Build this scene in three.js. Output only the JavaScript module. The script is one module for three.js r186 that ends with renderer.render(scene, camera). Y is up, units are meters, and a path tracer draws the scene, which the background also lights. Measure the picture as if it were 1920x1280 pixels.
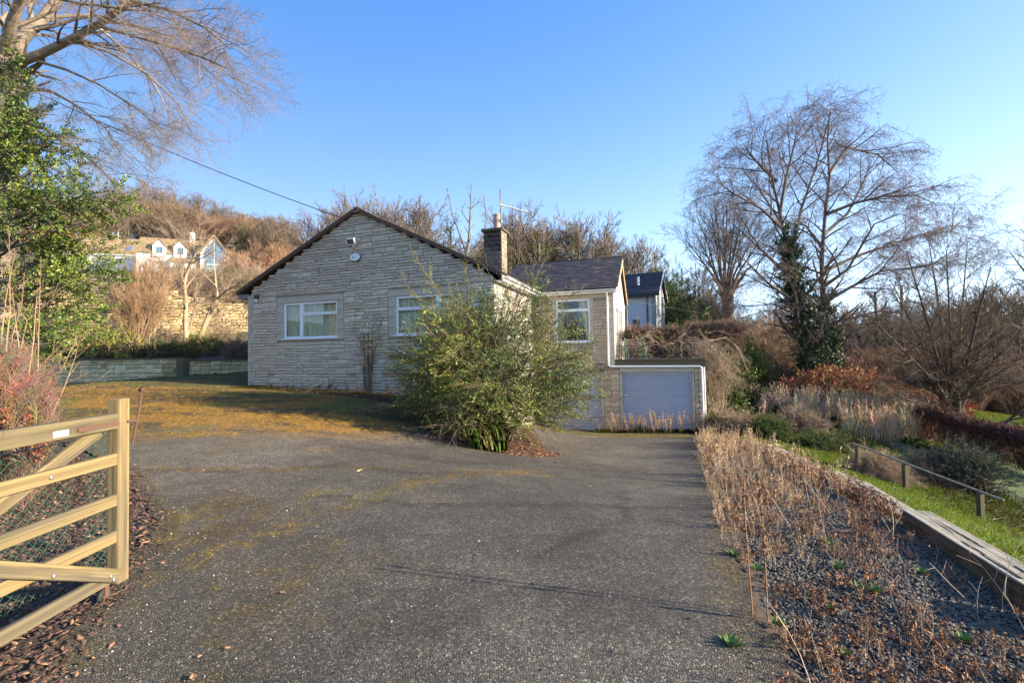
import * as THREE from 'three';
import { mergeGeometries } from "three/addons/utils/BufferGeometryUtils.js";
import { RoundedBoxGeometry } from "three/addons/geometries/RoundedBoxGeometry.js";

// ---------- camera, sky, sun, exposure ----------
const scene = new THREE.Scene();
const FPX = 853, EYE = 1.55;
const camera = new THREE.PerspectiveCamera(2 * Math.atan(640 / FPX) * 180 / Math.PI, 1.5, 0.1, 2500);
camera.rotation.order = 'YXZ';
camera.position.set(0, EYE, 0);
camera.rotation.set(1.5 * Math.PI / 180, 0, -0.96 * Math.PI / 180);
camera.updateMatrixWorld(true);
const SUN_AZ = -15.5 * Math.PI / 180, SUN_EL = 17 * Math.PI / 180;      // azimuth from +x towards the view direction
const sunDir = new THREE.Vector3(Math.cos(SUN_EL) * Math.cos(SUN_AZ), Math.sin(SUN_EL), -Math.cos(SUN_EL) * Math.sin(SUN_AZ));
{
  const W = 1024, H = 512, data = new Float32Array(W * H * 4);
  const mix = (a, b, t) => a + (b - a) * t;
  const zen = [0.009, 0.080, 0.280], mid = [0.030, 0.160, 0.385], hor = [0.49, 0.63, 0.75], glow = [1.0, 0.95, 0.86];
  for (let j = 0; j < H; j++) {
    const up = ((j + 0.5) / H - 0.5) * Math.PI, y = Math.max(0, Math.sin(up));
    for (let i = 0; i < W; i++) {
      const a = ((i + 0.5) / W - 0.5) * 2 * Math.PI, x = Math.cos(a) * Math.cos(up), z = Math.sin(a) * Math.cos(up);
      const c = x * sunDir.x + Math.sin(up) * sunDir.y + z * sunDir.z, o = (j * W + i) * 4;
      const h = Math.exp(-y * 4.4), zf = Math.pow(y, 0.75);
      const ang = Math.acos(Math.min(1, Math.max(-1, c)));
      const g1 = Math.exp(-ang * 2.4) * 0.95 * Math.exp(-y * 1.5), g2 = Math.exp(-ang * ang * 40) * 3;
      for (let k = 0; k < 3; k++) {
        let v = mix(mid[k], zen[k], Math.min(1, zf * 1.18));
        v = mix(v, hor[k], h);
        v = v * (1 + 0.22 * (1 + c)) * 0.9 + glow[k] * (g1 + g2);
        data[o + k] = v;
      }
      data[o + 3] = 1;
    }
  }
  const sky = new THREE.DataTexture(data, W, H, THREE.RGBAFormat, THREE.FloatType);
  sky.mapping = THREE.EquirectangularReflectionMapping; sky.magFilter = THREE.LinearFilter; sky.needsUpdate = true;
  scene.background = sky; scene.environment = sky;
}
const sun = new THREE.DirectionalLight(new THREE.Color(1.0, 0.87, 0.68), 4.6);
sun.position.copy(sunDir).multiplyScalar(120); sun.castShadow = true; sun.shadow.mapSize.set(4096, 4096);
Object.assign(sun.shadow.camera, { left: -60, right: 60, top: 60, bottom: -60, near: 1, far: 400 });
scene.add(sun, sun.target);
const renderer = new THREE.WebGLRenderer({ antialias: true });
renderer.shadowMap.enabled = true;
renderer.toneMapping = THREE.LinearToneMapping;
renderer.toneMappingExposure = 2.75;

// ---------- helpers ----------
const V = (x, y, z) => new THREE.Vector3(x, y, z);
function rng(seed) { let s = seed | 0; return () => { s = (s + 0x6d2b79f5) | 0; let t = Math.imul(s ^ (s >>> 15), 1 | s); t = (t + Math.imul(t ^ (t >>> 7), 61 | t)) ^ t; return ((t ^ (t >>> 14)) >>> 0) / 4294967296; }; }
const hash2 = (x, y) => { let h = Math.imul(x, 374761393) + Math.imul(y, 668265263); h = Math.imul(h ^ (h >>> 13), 1274126177); return ((h ^ (h >>> 16)) >>> 0) / 4294967296; };
function noise(x, y, per) {
  const xi = Math.floor(x), yi = Math.floor(y), fx = x - xi, fy = y - yi, u = fx * fx * (3 - 2 * fx), v = fy * fy * (3 - 2 * fy);
  const m = per ? (a) => ((a % per) + per) % per : (a) => a;
  const a = hash2(m(xi), m(yi)), b = hash2(m(xi + 1), m(yi)), c = hash2(m(xi), m(yi + 1)), d = hash2(m(xi + 1), m(yi + 1));
  return (a + (b - a) * u) * (1 - v) + (c + (d - c) * u) * v;
}
function fbm(x, y, o = 4, per) { let s = 0, a = 0.5, n = 0; for (let i = 0; i < o; i++) { s += a * noise(x, y, per); n += a; a *= 0.5; x *= 2; y *= 2; if (per) per *= 2; x += per ? 0 : 17.3; } return s / n; }
const clamp = (x, a = 0, b = 1) => Math.min(b, Math.max(a, x)), lerp = (a, b, t) => a + (b - a) * t, sstep = (a, b, x) => { const t = clamp((x - a) / (b - a)); return t * t * (3 - 2 * t); };
const mixc = (a, b, t) => [lerp(a[0], b[0], t), lerp(a[1], b[1], t), lerp(a[2], b[2], t)];
// a point of the place: the direction of a photo pixel at a distance along the view
function at(px, py, depth) {
  const d = V((px - 960) / FPX, (640 - py) / FPX, -1).applyQuaternion(camera.quaternion);
  return d.multiplyScalar(depth / -d.z).add(V(0, EYE, 0));
}
const used = new Map();
function numbered(n) { const k = used.get(n) || 0; used.set(n, k + 1); return k ? n + '_' + String(k).padStart(3, '0') : n; }
function tag(o, label, category, group, kind) {
  if (label) o.userData.label = label; if (category) o.userData.category = category; if (group) o.userData.group = group; if (kind) o.userData.kind = kind; return o;
}
function thing(name, label, category, group, pos = V(0, 0, 0), turn = 0) {
  const o = new THREE.Group(); o.name = numbered(name); o.position.copy(pos); o.rotation.y = turn; scene.add(o); return tag(o, label, category, group);
}
const shade = (m) => { m.castShadow = true; m.receiveShadow = true; return m; };
function part(name, geo, mat, parent, kind) { const m = shade(new THREE.Mesh(geo, mat)); m.name = name; if (parent) parent.add(m); if (kind) m.userData.kind = kind; return m; }
function solo(name, geo, mat, label, category, group, kind) { const m = shade(new THREE.Mesh(geo, mat)); m.name = numbered(name); scene.add(m); return tag(m, label, category, group, kind); }
const lin = (r, g, b) => new THREE.Color().setRGB(r, g, b);
function mat(c, rough = 0.9, extra = {}) { return new THREE.MeshStandardMaterial({ color: Array.isArray(c) ? lin(...c) : new THREE.Color(c), roughness: rough, side: THREE.DoubleSide, ...extra }); }
function leafMat(c, rough = 0.5, tr = 0.3) { return new THREE.MeshPhysicalMaterial({ color: lin(...c), roughness: rough, vertexColors: true, side: THREE.DoubleSide, transmission: 0, specularIntensity: tr }); }

// texture of n x n pixels, f(u, v) -> [r, g, b] sRGB-less linear 0..1, stored as sRGB bytes
function tex(n, f, srgb = true, rep) {
  const d = new Uint8Array(n * n * 4), enc = (x) => 255 * (srgb ? (x <= 0.0031308 ? 12.92 * x : 1.055 * Math.pow(x, 1 / 2.4) - 0.055) : x);
  for (let j = 0; j < n; j++) for (let i = 0; i < n; i++) { const c = f((i + 0.5) / n, (j + 0.5) / n), o = (j * n + i) * 4; for (let k = 0; k < 3; k++) d[o + k] = clamp(enc(clamp(Array.isArray(c) ? c[k] : c)), 0, 255); d[o + 3] = 255; }
  const t = new THREE.DataTexture(d, n, n); t.wrapS = t.wrapT = THREE.RepeatWrapping; t.magFilter = THREE.LinearFilter; if (srgb) t.colorSpace = THREE.SRGBColorSpace; if (rep) t.repeat.set(rep, rep); t.needsUpdate = true; return t;
}

// collects primitives into one geometry with vertex colours and uv
class MB {
  constructor() { this.p = []; this.n = []; this.c = []; this.u = []; this.i = []; }
  get size() { return this.p.length / 3; }
  vert(p, n, c, u, v) { this.p.push(p.x, p.y, p.z); this.n.push(n.x, n.y, n.z); this.c.push(c[0], c[1], c[2]); this.u.push(u, v); return this.p.length / 3 - 1; }
  quad(a, b, c, d, col = [1, 1, 1], uw = 1, vh = 1) {
    const n = V().subVectors(b, a).cross(V().subVectors(d, a)).normalize(); if (!isFinite(n.x)) n.set(0, 1, 0);
    const k = this.vert(a, n, col, 0, 0); this.vert(b, n, col, uw, 0); this.vert(c, n, col, uw, vh); this.vert(d, n, col, 0, vh); this.i.push(k, k + 1, k + 2, k, k + 2, k + 3); return this;
  }
  tri(a, b, c, col = [1, 1, 1]) { const n = V().subVectors(b, a).cross(V().subVectors(c, a)).normalize(); const k = this.vert(a, n, col, 0, 0); this.vert(b, n, col, 1, 0); this.vert(c, n, col, 0.5, 1); this.i.push(k, k + 1, k + 2); return this; }
  // box from min corner to max corner, uv in metres, bevel b on the edges when given, turned by matrix m
  box(x0, y0, z0, x1, y1, z1, col = [1, 1, 1], m) {
    const P = (x, y, z) => { const q = V(x, y, z); return m ? q.applyMatrix4(m) : q; }, dx = x1 - x0, dy = y1 - y0, dz = z1 - z0;
    this.quad(P(x0, y0, z1), P(x1, y0, z1), P(x1, y1, z1), P(x0, y1, z1), col, dx, dy); this.quad(P(x1, y0, z0), P(x0, y0, z0), P(x0, y1, z0), P(x1, y1, z0), col, dx, dy);
    this.quad(P(x1, y0, z1), P(x1, y0, z0), P(x1, y1, z0), P(x1, y1, z1), col, dz, dy); this.quad(P(x0, y0, z0), P(x0, y0, z1), P(x0, y1, z1), P(x0, y1, z0), col, dz, dy);
    this.quad(P(x0, y1, z1), P(x1, y1, z1), P(x1, y1, z0), P(x0, y1, z0), col, dx, dz); this.quad(P(x0, y0, z0), P(x1, y0, z0), P(x1, y0, z1), P(x0, y0, z1), col, dx, dz); return this;
  }
  tube(pts, rad, sides = 5, col = [1, 1, 1], cap = true, col2) {
    const N = pts.length; let t = V(), up = V(), s = V(), b = V(), base = this.size; let prev = null;
    for (let k = 0; k < N; k++) {
      t.subVectors(pts[Math.min(N - 1, k + 1)], pts[Math.max(0, k - 1)]).normalize();
      if (!prev) { up.set(0, 1, 0); if (Math.abs(t.y) > 0.9) up.set(1, 0, 0); } else up.copy(prev);
      s.crossVectors(up, t).normalize(); if (!isFinite(s.x) || s.lengthSq() < 0.5) s.set(1, 0, 0); b.crossVectors(t, s).normalize(); prev = b.clone();
      const r = Array.isArray(rad) ? rad[k] : rad, cc = col2 ? mixc(col, col2, k / (N - 1)) : col;
      for (let q = 0; q < sides; q++) { const a = q / sides * Math.PI * 2, n = V().addScaledVector(s, Math.cos(a)).addScaledVector(b, Math.sin(a)); this.vert(V().copy(pts[k]).addScaledVector(n, r), n, cc, q / sides, k / (N - 1)); }
      if (k) for (let q = 0; q < sides; q++) { const a0 = base + (k - 1) * sides + q, a1 = base + (k - 1) * sides + (q + 1) % sides, b0 = a0 + sides, b1 = a1 + sides; this.i.push(a0, a1, b1, a0, b1, b0); }
    }
    if (cap && sides > 3) for (const [k, sg] of [[0, -1], [N - 1, 1]]) { const o = base + k * sides; for (let q = 1; q < sides - 1; q++) sg > 0 ? this.i.push(o, o + q, o + q + 1) : this.i.push(o, o + q + 1, o + q); }
    return this;
  }
  // a leaf: folded blade from base point along d, with side s, length l, width w
  leaf(p, d, s, l, w, col, fold = 0.25) {
    const n = V().crossVectors(s, d).normalize(), tip = V().copy(p).addScaledVector(d, l), mid = V().copy(p).addScaledVector(d, l * 0.45).addScaledVector(n, -w * fold);
    const a = V().copy(p).addScaledVector(d, l * 0.42).addScaledVector(s, w * 0.5), b = V().copy(p).addScaledVector(d, l * 0.42).addScaledVector(s, -w * 0.5);
    const n1 = V().copy(n).addScaledVector(s, -fold).normalize(), n2 = V().copy(n).addScaledVector(s, fold).normalize();
    let k = this.vert(p, n1, col, 0.5, 0); this.vert(a, n1, col, 1, 0.4); this.vert(tip, n1, col, 0.5, 1); this.vert(mid, n1, col, 0.5, 0.45); this.i.push(k, k + 1, k + 3, k + 1, k + 2, k + 3);
    k = this.vert(p, n2, col, 0.5, 0); this.vert(b, n2, col, 0, 0.4); this.vert(tip, n2, col, 0.5, 1); this.vert(mid, n2, col, 0.5, 0.45); this.i.push(k, k + 3, k + 1, k + 1, k + 3, k + 2); return this;
  }
  geo() {
    const g = new THREE.BufferGeometry(), F = (a, n) => new THREE.BufferAttribute(new Float32Array(a), n);
    g.setAttribute('position', F(this.p, 3)); g.setAttribute('normal', F(this.n, 3)); g.setAttribute('color', F(this.c, 3)); g.setAttribute('uv', F(this.u, 2)); g.setIndex(this.i); return g;
  }
}
const boxGeo = (x0, y0, z0, x1, y1, z1) => new MB().box(x0, y0, z0, x1, y1, z1).geo();
function instanced(name, geo, material, list, parent, kind = 'stuff') {   // list of {m: Matrix4, c: [r, g, b]}
  const im = shade(new THREE.InstancedMesh(geo, material, list.length)), col = new THREE.Color();
  list.forEach((e, k) => { im.setMatrixAt(k, e.m); if (e.c) im.setColorAt(k, col.setRGB(e.c[0], e.c[1], e.c[2])); });
  im.name = name; if (kind) im.userData.kind = kind; if (parent) parent.add(im); return im;
}
const Q = new THREE.Quaternion(), YUP = V(0, 1, 0);
// matrix that puts a thing grown along +y at p, pointing along d, spun by a, scaled s
function place(p, d, a, s, sy) { const q = new THREE.Quaternion().setFromUnitVectors(YUP, d).multiply(Q.setFromAxisAngle(YUP, a)); return new THREE.Matrix4().compose(p, q, V(s, sy ?? s, s)); }
function randDir(R) { const z = R() * 2 - 1, a = R() * Math.PI * 2, r = Math.sqrt(1 - z * z); return V(r * Math.cos(a), z, r * Math.sin(a)); }

// ---------- terrain: a thin-plate surface through surveyed points [x, distance ahead, height] ----------
const spots = [[0,0,0],[0,2.5,0],[-3,2.5,.02],[3.2,2.9,-.13],[1.2,2.1,0],[-8,3,.1],[-3,0,0],[6,-3,0],[-10,-6,.1],[12,-9,0],[0,-15,0],[-25,-5,1],[25,-8,-1],
  [0,6,-.22],[-.2,9.4,-.52],[.5,12,-.85],[2,14,-1.1],[1.5,17.6,-1.33],[5,16.3,-1.33],[6.2,13.4,-1.12],[3.1,7.2,-.6],
  [-3.1,3.1,.02],[-5,7.5,.12],[-4,10,.06],[-9.6,16.5,.54],[-2.6,14.3,.07],[-6,15.4,.36],[-1,12.6,-.4],[-12,14,.55],[-16,16.5,.66],[-9,9,.25],
  [-21,20.2,.5],[-14.3,19.5,.79],[-12,21,.92],[-9,24,1.1],[-18,26,2.1],[-12,27,2.3],[-30,22,1.5],[-20,30,5],[-34,33,7],
  [-40,60,9.5],[-70,60,11],[-60,85,17],[-48,72,12.5],[-50,130,23],[-110,120,33],[-90,200,42],[-30,180,22],[-12,40,4],[-8,70,9],[0,35,1.8],[10,40,.4],[20,70,2],[0,120,12],[40,130,3],
  [4.1,4.8,-.28],[5,6.9,-.56],[5.6,8.5,-.74],[6.6,13,-1.12],[7.25,9.5,-1.15],[7.9,7.3,-1.5],[6,5,-.9],[6.5,3,-.8],[9.5,5,-1.9],[8.5,15,-1.38],[13.5,14,-1.85],[10.5,10.5,-1.85],[17.5,18,-1.62],[8,20,-1.0],[12,22,-1.2],
  [20,29,-1.6],[26,24,-2.2],[30,45,-4],[45,30,-6],[20,12,-3],[30,5,-5],[60,60,-9],[100,150,-5],[80,250,8],[250,330,16],[300,150,6],[0,400,30],[-250,300,60],[-200,0,25],[150,0,-8],[0,-150,3],[200,-100,0]];
const tps = (() => {
  const S = 0.05, n = spots.length, N = n + 3, A = [], phi = (x, z) => { const r = (x * x + z * z) * S * S; return r > 0 ? r * Math.log(r) : 0; };
  for (let i = 0; i < n; i++) { const r = new Float64Array(N + 1); for (let j = 0; j < n; j++) r[j] = phi(spots[i][0] - spots[j][0], spots[i][1] - spots[j][1]); r[i] += 2e-4; r[n] = 1; r[n + 1] = spots[i][0] * S; r[n + 2] = spots[i][1] * S; r[N] = spots[i][2]; A.push(r); }
  for (let k = 0; k < 3; k++) { const r = new Float64Array(N + 1); for (let j = 0; j < n; j++) r[j] = k ? spots[j][k - 1] * S : 1; A.push(r); }
  for (let c = 0; c < N; c++) { let p = c; for (let r = c + 1; r < N; r++) if (Math.abs(A[r][c]) > Math.abs(A[p][c])) p = r; [A[c], A[p]] = [A[p], A[c]]; for (let r = 0; r < N; r++) if (r !== c) { const f = A[r][c] / A[c][c]; if (f) for (let k = c; k <= N; k++) A[r][k] -= f * A[c][k]; } }
  const w = A.map((r, i) => r[N] / r[i]);
  return (x, z) => { let s = w[n] + w[n + 1] * x * S + w[n + 2] * z * S; for (let j = 0; j < n; j++) s += w[j] * phi(x - spots[j][0], z - spots[j][1]); return s; };
})();
// the retaining wall's front foot; behind it the ground stands higher
const WALL = [at(-120, 726, 21), at(60, 719, 20.3), at(333, 705, 19.4), at(470, 695, 21), at(560, 690, 22.6)];
const polyDist = (poly, x, z, open) => {     // distance to a polyline or, closed, signed distance to a polygon (negative inside)
  let d = 1e9, inside = false; const n = poly.length;
  for (let i = 0, j = open ? 0 : n - 1; i < n; j = i++) {
    const ax = poly[j][0], az = poly[j][1], bx = poly[i][0], bz = poly[i][1], dx = bx - ax, dz = bz - az, t = clamp(((x - ax) * dx + (z - az) * dz) / (dx * dx + dz * dz || 1)), ex = x - ax - dx * t, ez = z - az - dz * t;
    d = Math.min(d, ex * ex + ez * ez); if ((az > z) !== (bz > z) && x < (bx - ax) * (z - az) / (bz - az) + ax) inside = !inside;
  }
  d = Math.sqrt(d); return !open && inside ? -d : d;
};
function behindWall(x, z) {                 // metres behind the wall's foot
  for (let i = 0; i < WALL.length - 1; i++) { const a = WALL[i], b = WALL[i + 1]; if ((x >= a.x && x <= b.x) || (i === 0 && x < a.x)) { const t = (x - a.x) / (b.x - a.x); return z - lerp(-a.z, -b.z, t); } }
  return -1;
}
const H = (x, z) => { const b = x < -8.5 && z < 60 ? behindWall(x, z) : -1; return tps(x, z) + (b > 0 ? 0.55 * sstep(0.3, 0.8, b) * (1 - sstep(4, 9, b)) : 0); };

const DRIVE = [[.55,.3],[1.19,2.1],[3.05,7.0],[5.55,13.4],[6.0,15.75],[.2,17.7],[.35,15],[.5,11.4],[.75,10.1],[.35,9.55],[-.8,9.45],[-1.7,10.1],[-2.1,11.5],[-3.2,13.2],[-6,14.4],[-8.8,15.5],[-9.6,16.3],[-9.75,21],[-12,20.9],[-14.3,19.45],[-21,20.2],[-30,20],[-14,13.2],[-10,9.6],[-7,7.3],[-4.7,5.6],[-3.4,4.3],[-2.8,3.2],[-2.3,2.2],[-1.8,.3],[-2,-14],[1.2,-14]];
const BED = [[.7,.6],[1.22,2.1],[3.1,7.0],[5.6,13.3],[6.55,13.2],[5.55,8.5],[4.95,6.9],[4.05,4.8],[3.25,2.9],[2.5,.6]];
const edgeNoise = (x, z) => (fbm(x * 2.1 + 5, z * 2.1, 3) - 0.5) * 0.35;
const dDrive = (x, z) => polyDist(DRIVE, x, z) + edgeNoise(x, z), dBed = (x, z) => polyDist(BED, x, z);

// a sheet over the grid xs * zs, kept where dist < 0, lifted by lift, coloured by tint
function sheet(xs, zs, dist, lift, tint, uvScale = 1) {
  const nx = xs.length, nz = zs.length, P = [], C = [], U = [], I = [], D = new Float32Array(nx * nz), id = new Int32Array(nx * nz).fill(-1);
  for (let j = 0; j < nz; j++) for (let i = 0; i < nx; i++) D[j * nx + i] = dist ? dist(xs[i], zs[j]) : -1;
  const add = (x, z) => { P.push(x, H(x, z) + lift(x, z), -z); const c = tint(x, z); C.push(c[0], c[1], c[2]); U.push(x * uvScale, z * uvScale); return P.length / 3 - 1; };
  const get = (k) => (id[k] >= 0 ? id[k] : (id[k] = add(xs[k % nx], zs[Math.floor(k / nx)])));
  const cut = (k, l) => { const t = D[k] / (D[k] - D[l]), key = k < l ? k * 4e6 + l : l * 4e6 + k; if (cuts.has(key)) return cuts.get(key); const v = add(lerp(xs[k % nx], xs[l % nx], t), lerp(zs[Math.floor(k / nx)], zs[Math.floor(l / nx)], t)); cuts.set(key, v); return v; };
  const cuts = new Map();
  const tri = (a, b, c) => { const r = [], T = [a, b, c]; for (let q = 0; q < 3; q++) { const k = T[q], l = T[(q + 1) % 3]; if (D[k] < 0) r.push(get(k)); if ((D[k] < 0) !== (D[l] < 0)) r.push(cut(k, l)); } for (let q = 2; q < r.length; q++) I.push(r[0], r[q - 1], r[q]); };
  for (let j = 0; j < nz - 1; j++) for (let i = 0; i < nx - 1; i++) { const a = j * nx + i; tri(a, a + 1, a + nx); tri(a + 1, a + nx + 1, a + nx); }
  const g = new THREE.BufferGeometry(), F = (q, n) => new THREE.BufferAttribute(new Float32Array(q), n);
  g.setAttribute('position', F(P, 3)); g.setAttribute('color', F(C, 3)); g.setAttribute('uv', F(U, 2)); g.setIndex(I); g.computeVertexNormals(); return g;
}
const span = (a, b, n, f = (t) => t) => Array.from({ length: n }, (_, i) => lerp(a, b, f(i / (n - 1))));
const graded = (lo, hi, d0, grow, c = 0) => { const r = [c]; for (let x = c, d = d0; x < hi; d *= grow) r.push(x += d); for (let x = c, d = d0; x > lo; d *= grow) r.unshift(x -= d); return r; };

// textures in metres
function cells(n, k, seed) {      // jittered cells, k per side, tiling: [distance to centre, distance to edge, random]
  return (u, v) => {
    const x = u * k, y = v * k, xi = Math.floor(x), yi = Math.floor(y); let d1 = 9, d2 = 9, r = 0;
    for (let j = -1; j < 2; j++) for (let i = -1; i < 2; i++) { const cx = xi + i, cy = yi + j, mx = ((cx % k) + k) % k + seed, my = ((cy % k) + k) % k, px = cx + hash2(mx, my), py = cy + hash2(mx + 991, my + 57), d = Math.hypot(px - x, py - y); if (d < d1) { d2 = d1; d1 = d; r = hash2(mx + 13, my + 777); } else if (d < d2) d2 = d; }
    return [d1, d2 - d1, r];
  };
}
const asphC = cells(1024, 74, 3), aspTone = (r) => (r > 0.98 ? 0.38 : r > 0.86 ? 0.25 : 0.06 + 0.15 * r);
const asphaltMap = tex(1024, (u, v) => { const [d, e, r] = asphC(u, v), m = sstep(0.02, 0.16, e), t = lerp(0.022, aspTone(r), m) * (0.8 + 0.4 * fbm(u * 8, v * 8, 3, 8)), w = hash2(Math.floor(r * 9999), 5); return [t * (1.10 + 0.14 * w), t * (1.01 + 0.05 * w), t * (0.82 - 0.06 * w)]; });
const asphaltBump = tex(1024, (u, v) => { const [d, e, r] = asphC(u, v); return sstep(0, 0.35, e) * (0.35 + 0.65 * r); }, false);
const soilMap = tex(1024, (u, v) => { const a = fbm(u * 16, v * 16, 5, 16), b = fbm(u * 90, v * 90, 2, 90), t = 0.55 + 0.6 * a * (0.6 + 0.8 * b); return [t, t, t * 0.97]; });
const soilBump = tex(512, (u, v) => fbm(u * 24, v * 24, 4, 24), false);
const grain = tex(512, (u, v) => { const g = fbm(u * 4, v * 64, 4, 4), s = sstep(0.62, 0.75, fbm(u * 5, v * 5, 3, 5)), t = (0.42 + 0.95 * g) * (0.85 + 0.3 * fbm(u * 40, v * 40, 2, 40)) * (1 - 0.35 * s); return [t, t * (1 + 0.05 * s), t * (1 - 0.06 * g)]; });
const timberMap = tex(1024, (u, v) => { const g = fbm(u * 6, v * 90, 4, 6), w = fbm(u * 3, v * 5, 4, 3), st = sstep(0.5, 0.7, fbm(u * 7, v * 9, 4, 7)); let k = 0, rg = 0; for (let q = 0; q < 14; q++) { const kx = hash2(q, 77), ky = hash2(q, 99); let dx = Math.abs(u - kx), dy = Math.abs(v - ky); dx = Math.min(dx, 1 - dx); dy = Math.min(dy, 1 - dy); const d = Math.hypot(dx * 60, dy * 34); k = Math.max(k, sstep(1, 0.35, d)); rg = Math.max(rg, sstep(2.4, 1, d) * (0.5 + 0.5 * Math.sin(d * 14))); } const cr = sstep(0.78, 0.83, fbm(u * 5 + 0.3, v * 120, 3, 5)); let c = mixc([0.42, 0.335, 0.155], [0.25, 0.215, 0.135], sstep(0.38, 0.62, w)); c = mixc(c, [0.20, 0.205, 0.085], st * 0.45); const t = (0.45 + 0.95 * g) * (1 - 0.35 * rg) * (1 - 0.6 * cr); c = c.map((x) => x * t); return mixc(c, [0.10, 0.055, 0.025], k * 0.85); });
const stoneMap = tex(512, (u, v) => { const a = fbm(u * 6, v * 6, 5, 6), b = fbm(u * 40, v * 40, 3, 40), t = 0.62 + 0.38 * a + 0.35 * (b - 0.5); return [t, t * 0.99, t * 0.965]; });
const stoneBump = tex(512, (u, v) => 0.6 * fbm(u * 10, v * 10, 5, 10) + 0.4 * fbm(u * 60, v * 60, 2, 60), false);

// ground sheet: lowered where another sheet covers it
const GREEN = [0.075, 0.125, 0.022], DRYG = [0.16, 0.125, 0.06], EARTH = [0.06, 0.042, 0.028], LITTER = [0.10, 0.062, 0.038], ORANGE = [0.34, 0.115, 0.03], DARKG = [0.032, 0.055, 0.018];
const sleeperX = (z) => z < 4.8 ? lerp(3.3, 4.1, (z - 2.9) / 1.9) : z < 6.9 ? lerp(4.1, 5.05, (z - 4.8) / 2.1) : z < 8.4 ? lerp(5.05, 5.6, (z - 6.9) / 1.5) : lerp(5.6, 6.7, (z - 8.4) / 4.6);
function groundTint(x, z) {
  const n = fbm(x * 0.35 + 9, z * 0.35, 4), n2 = fbm(x * 1.7, z * 1.7 + 3, 3);
  if (z > 26 || x > 30 || x < -32) { const a = mixc(DRYG, [0.075, 0.06, 0.035], n); return mixc(a, DARKG, sstep(0.45, 0.65, fbm(x * 0.05, z * 0.05 + 2, 3)) * 0.7); }
  if (x > 2 && x > sleeperX(z) - 0.05) {
    const off = x - sleeperX(z);
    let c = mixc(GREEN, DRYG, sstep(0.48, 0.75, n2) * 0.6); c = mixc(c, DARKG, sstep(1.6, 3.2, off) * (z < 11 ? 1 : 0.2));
    if (z > 13.5) c = mixc(c, LITTER, sstep(13.5, 15.5, z) * (1 - sstep(13, 15, x) ));
    if (x > 13 && z > 15) c = mixc(c, GREEN, 0.9);
    c = mixc(c, ORANGE, sstep(0, 2.5, 4 - Math.hypot((x - 16.5) * 0.9, (z - 22.5) * 0.7)));
    return c;
  }
  if (x < -9 && z > 19) return mixc(EARTH, LITTER, n2);
  return mixc(LITTER, EARTH, n);
}
const soilMat = mat([1, 1, 1], 0.95, { map: soilMap, vertexColors: true, bumpMap: soilBump, bumpScale: 0.03, side: THREE.FrontSide });
{
  const xs = graded(-420, 520, 0.16, 1.028, 1), zs = graded(-160, 620, 0.16, 1.025, 8);
  const lower = (x, z) => { if (x > 7.5 || x < -32 || z > 24 || z < -14) return 0; const d = Math.min(polyDist(DRIVE, x, z) + 0.18, dBed(x, z)); return -0.14 * sstep(0.05, 0.3, -d); };
  const m = solo('ground', sheet(xs, zs, null, lower, groundTint, 0.5), soilMat, 'earth, leaf litter and rough grass of the garden and hillside', 'ground', null, 'structure');
}
const onGround = (x, z, dy = 0) => V(x, H(x, z) + dy, -z);

// moss and grime on the drive
function moss(x, z) {
  const n = fbm(x * 1.3 + 40, z * 1.3, 4), f = fbm(x * 7, z * 7 + 11, 3), ff = noise(x * 26, z * 26);
  let a = sstep(-1.2, -4.2, x + (z - 10) * -0.35) * sstep(8.3, 10.8, z + n * 2.2);               // the far left arm
  const strip = (poly, w) => 1 - sstep(w * 0.3, w, polyDist(poly, x, z, true) + (f - 0.5) * w * 0.9);
  a = Math.max(a, strip([[-7.5, 7.9], [-6, 8.2], [-4.1, 9.3], [-3, 10]], 0.55), strip([[-9.4, 15.9], [-6, 14.3], [-3, 12.8], [-2, 11.2]], 0.7), 0.95 * strip([[.6, 16.6], [3, 15.7], [5.6, 14.8]], 1.0) * sstep(0.3, 0.55, n + 0.2));
  a = Math.max(a, 0.6 * strip([[-2.6, 3.2], [-1.9, 4.6], [-1.2, 6.2], [0.3, 7.6]], 0.3), 0.45 * strip([[-5.2, 6], [-3, 6.3], [-1.5, 7.0], [.5, 7.2]], 0.2), 0.7 * sstep(1.0, 0.3, Math.hypot(x + 3.0, (z - 4.3) * 0.8)));
  a = Math.max(a, 0.55 * sstep(0.62, 0.74, n) * sstep(-0.5, -2, x), 0.5 * sstep(0.35, 0.05, -dDriveFast(x, z)));
  const fine = sstep(0.40, 0.62, fbm(x * 10 + 3, z * 10, 3)), nr = sstep(10.5, 7.5, z); return clamp(a * sstep(0.12, 0.5, f * 0.75 + a * 0.42) * (0.62 + 0.6 * ff) * lerp(1, 0.25 + 0.95 * fine, nr));
}
const CRACKS = [[[-5.6, 5.9], [-3.6, 6.1], [-2.4, 6.7], [-1.4, 6.5], [0.3, 7.3]], [[-3, 8.1], [-1.2, 7.6], [0.8, 8.4], [3.2, 8.2]], [[0.2, 3.6], [1.1, 4.6], [1.4, 6], [2.4, 7.2]], [[-2.2, 5.2], [-1.0, 4.9], [0.4, 5.1], [2.2, 5.0]]];
const dDriveFast = (x, z) => polyDist(DRIVE, x, z);
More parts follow.
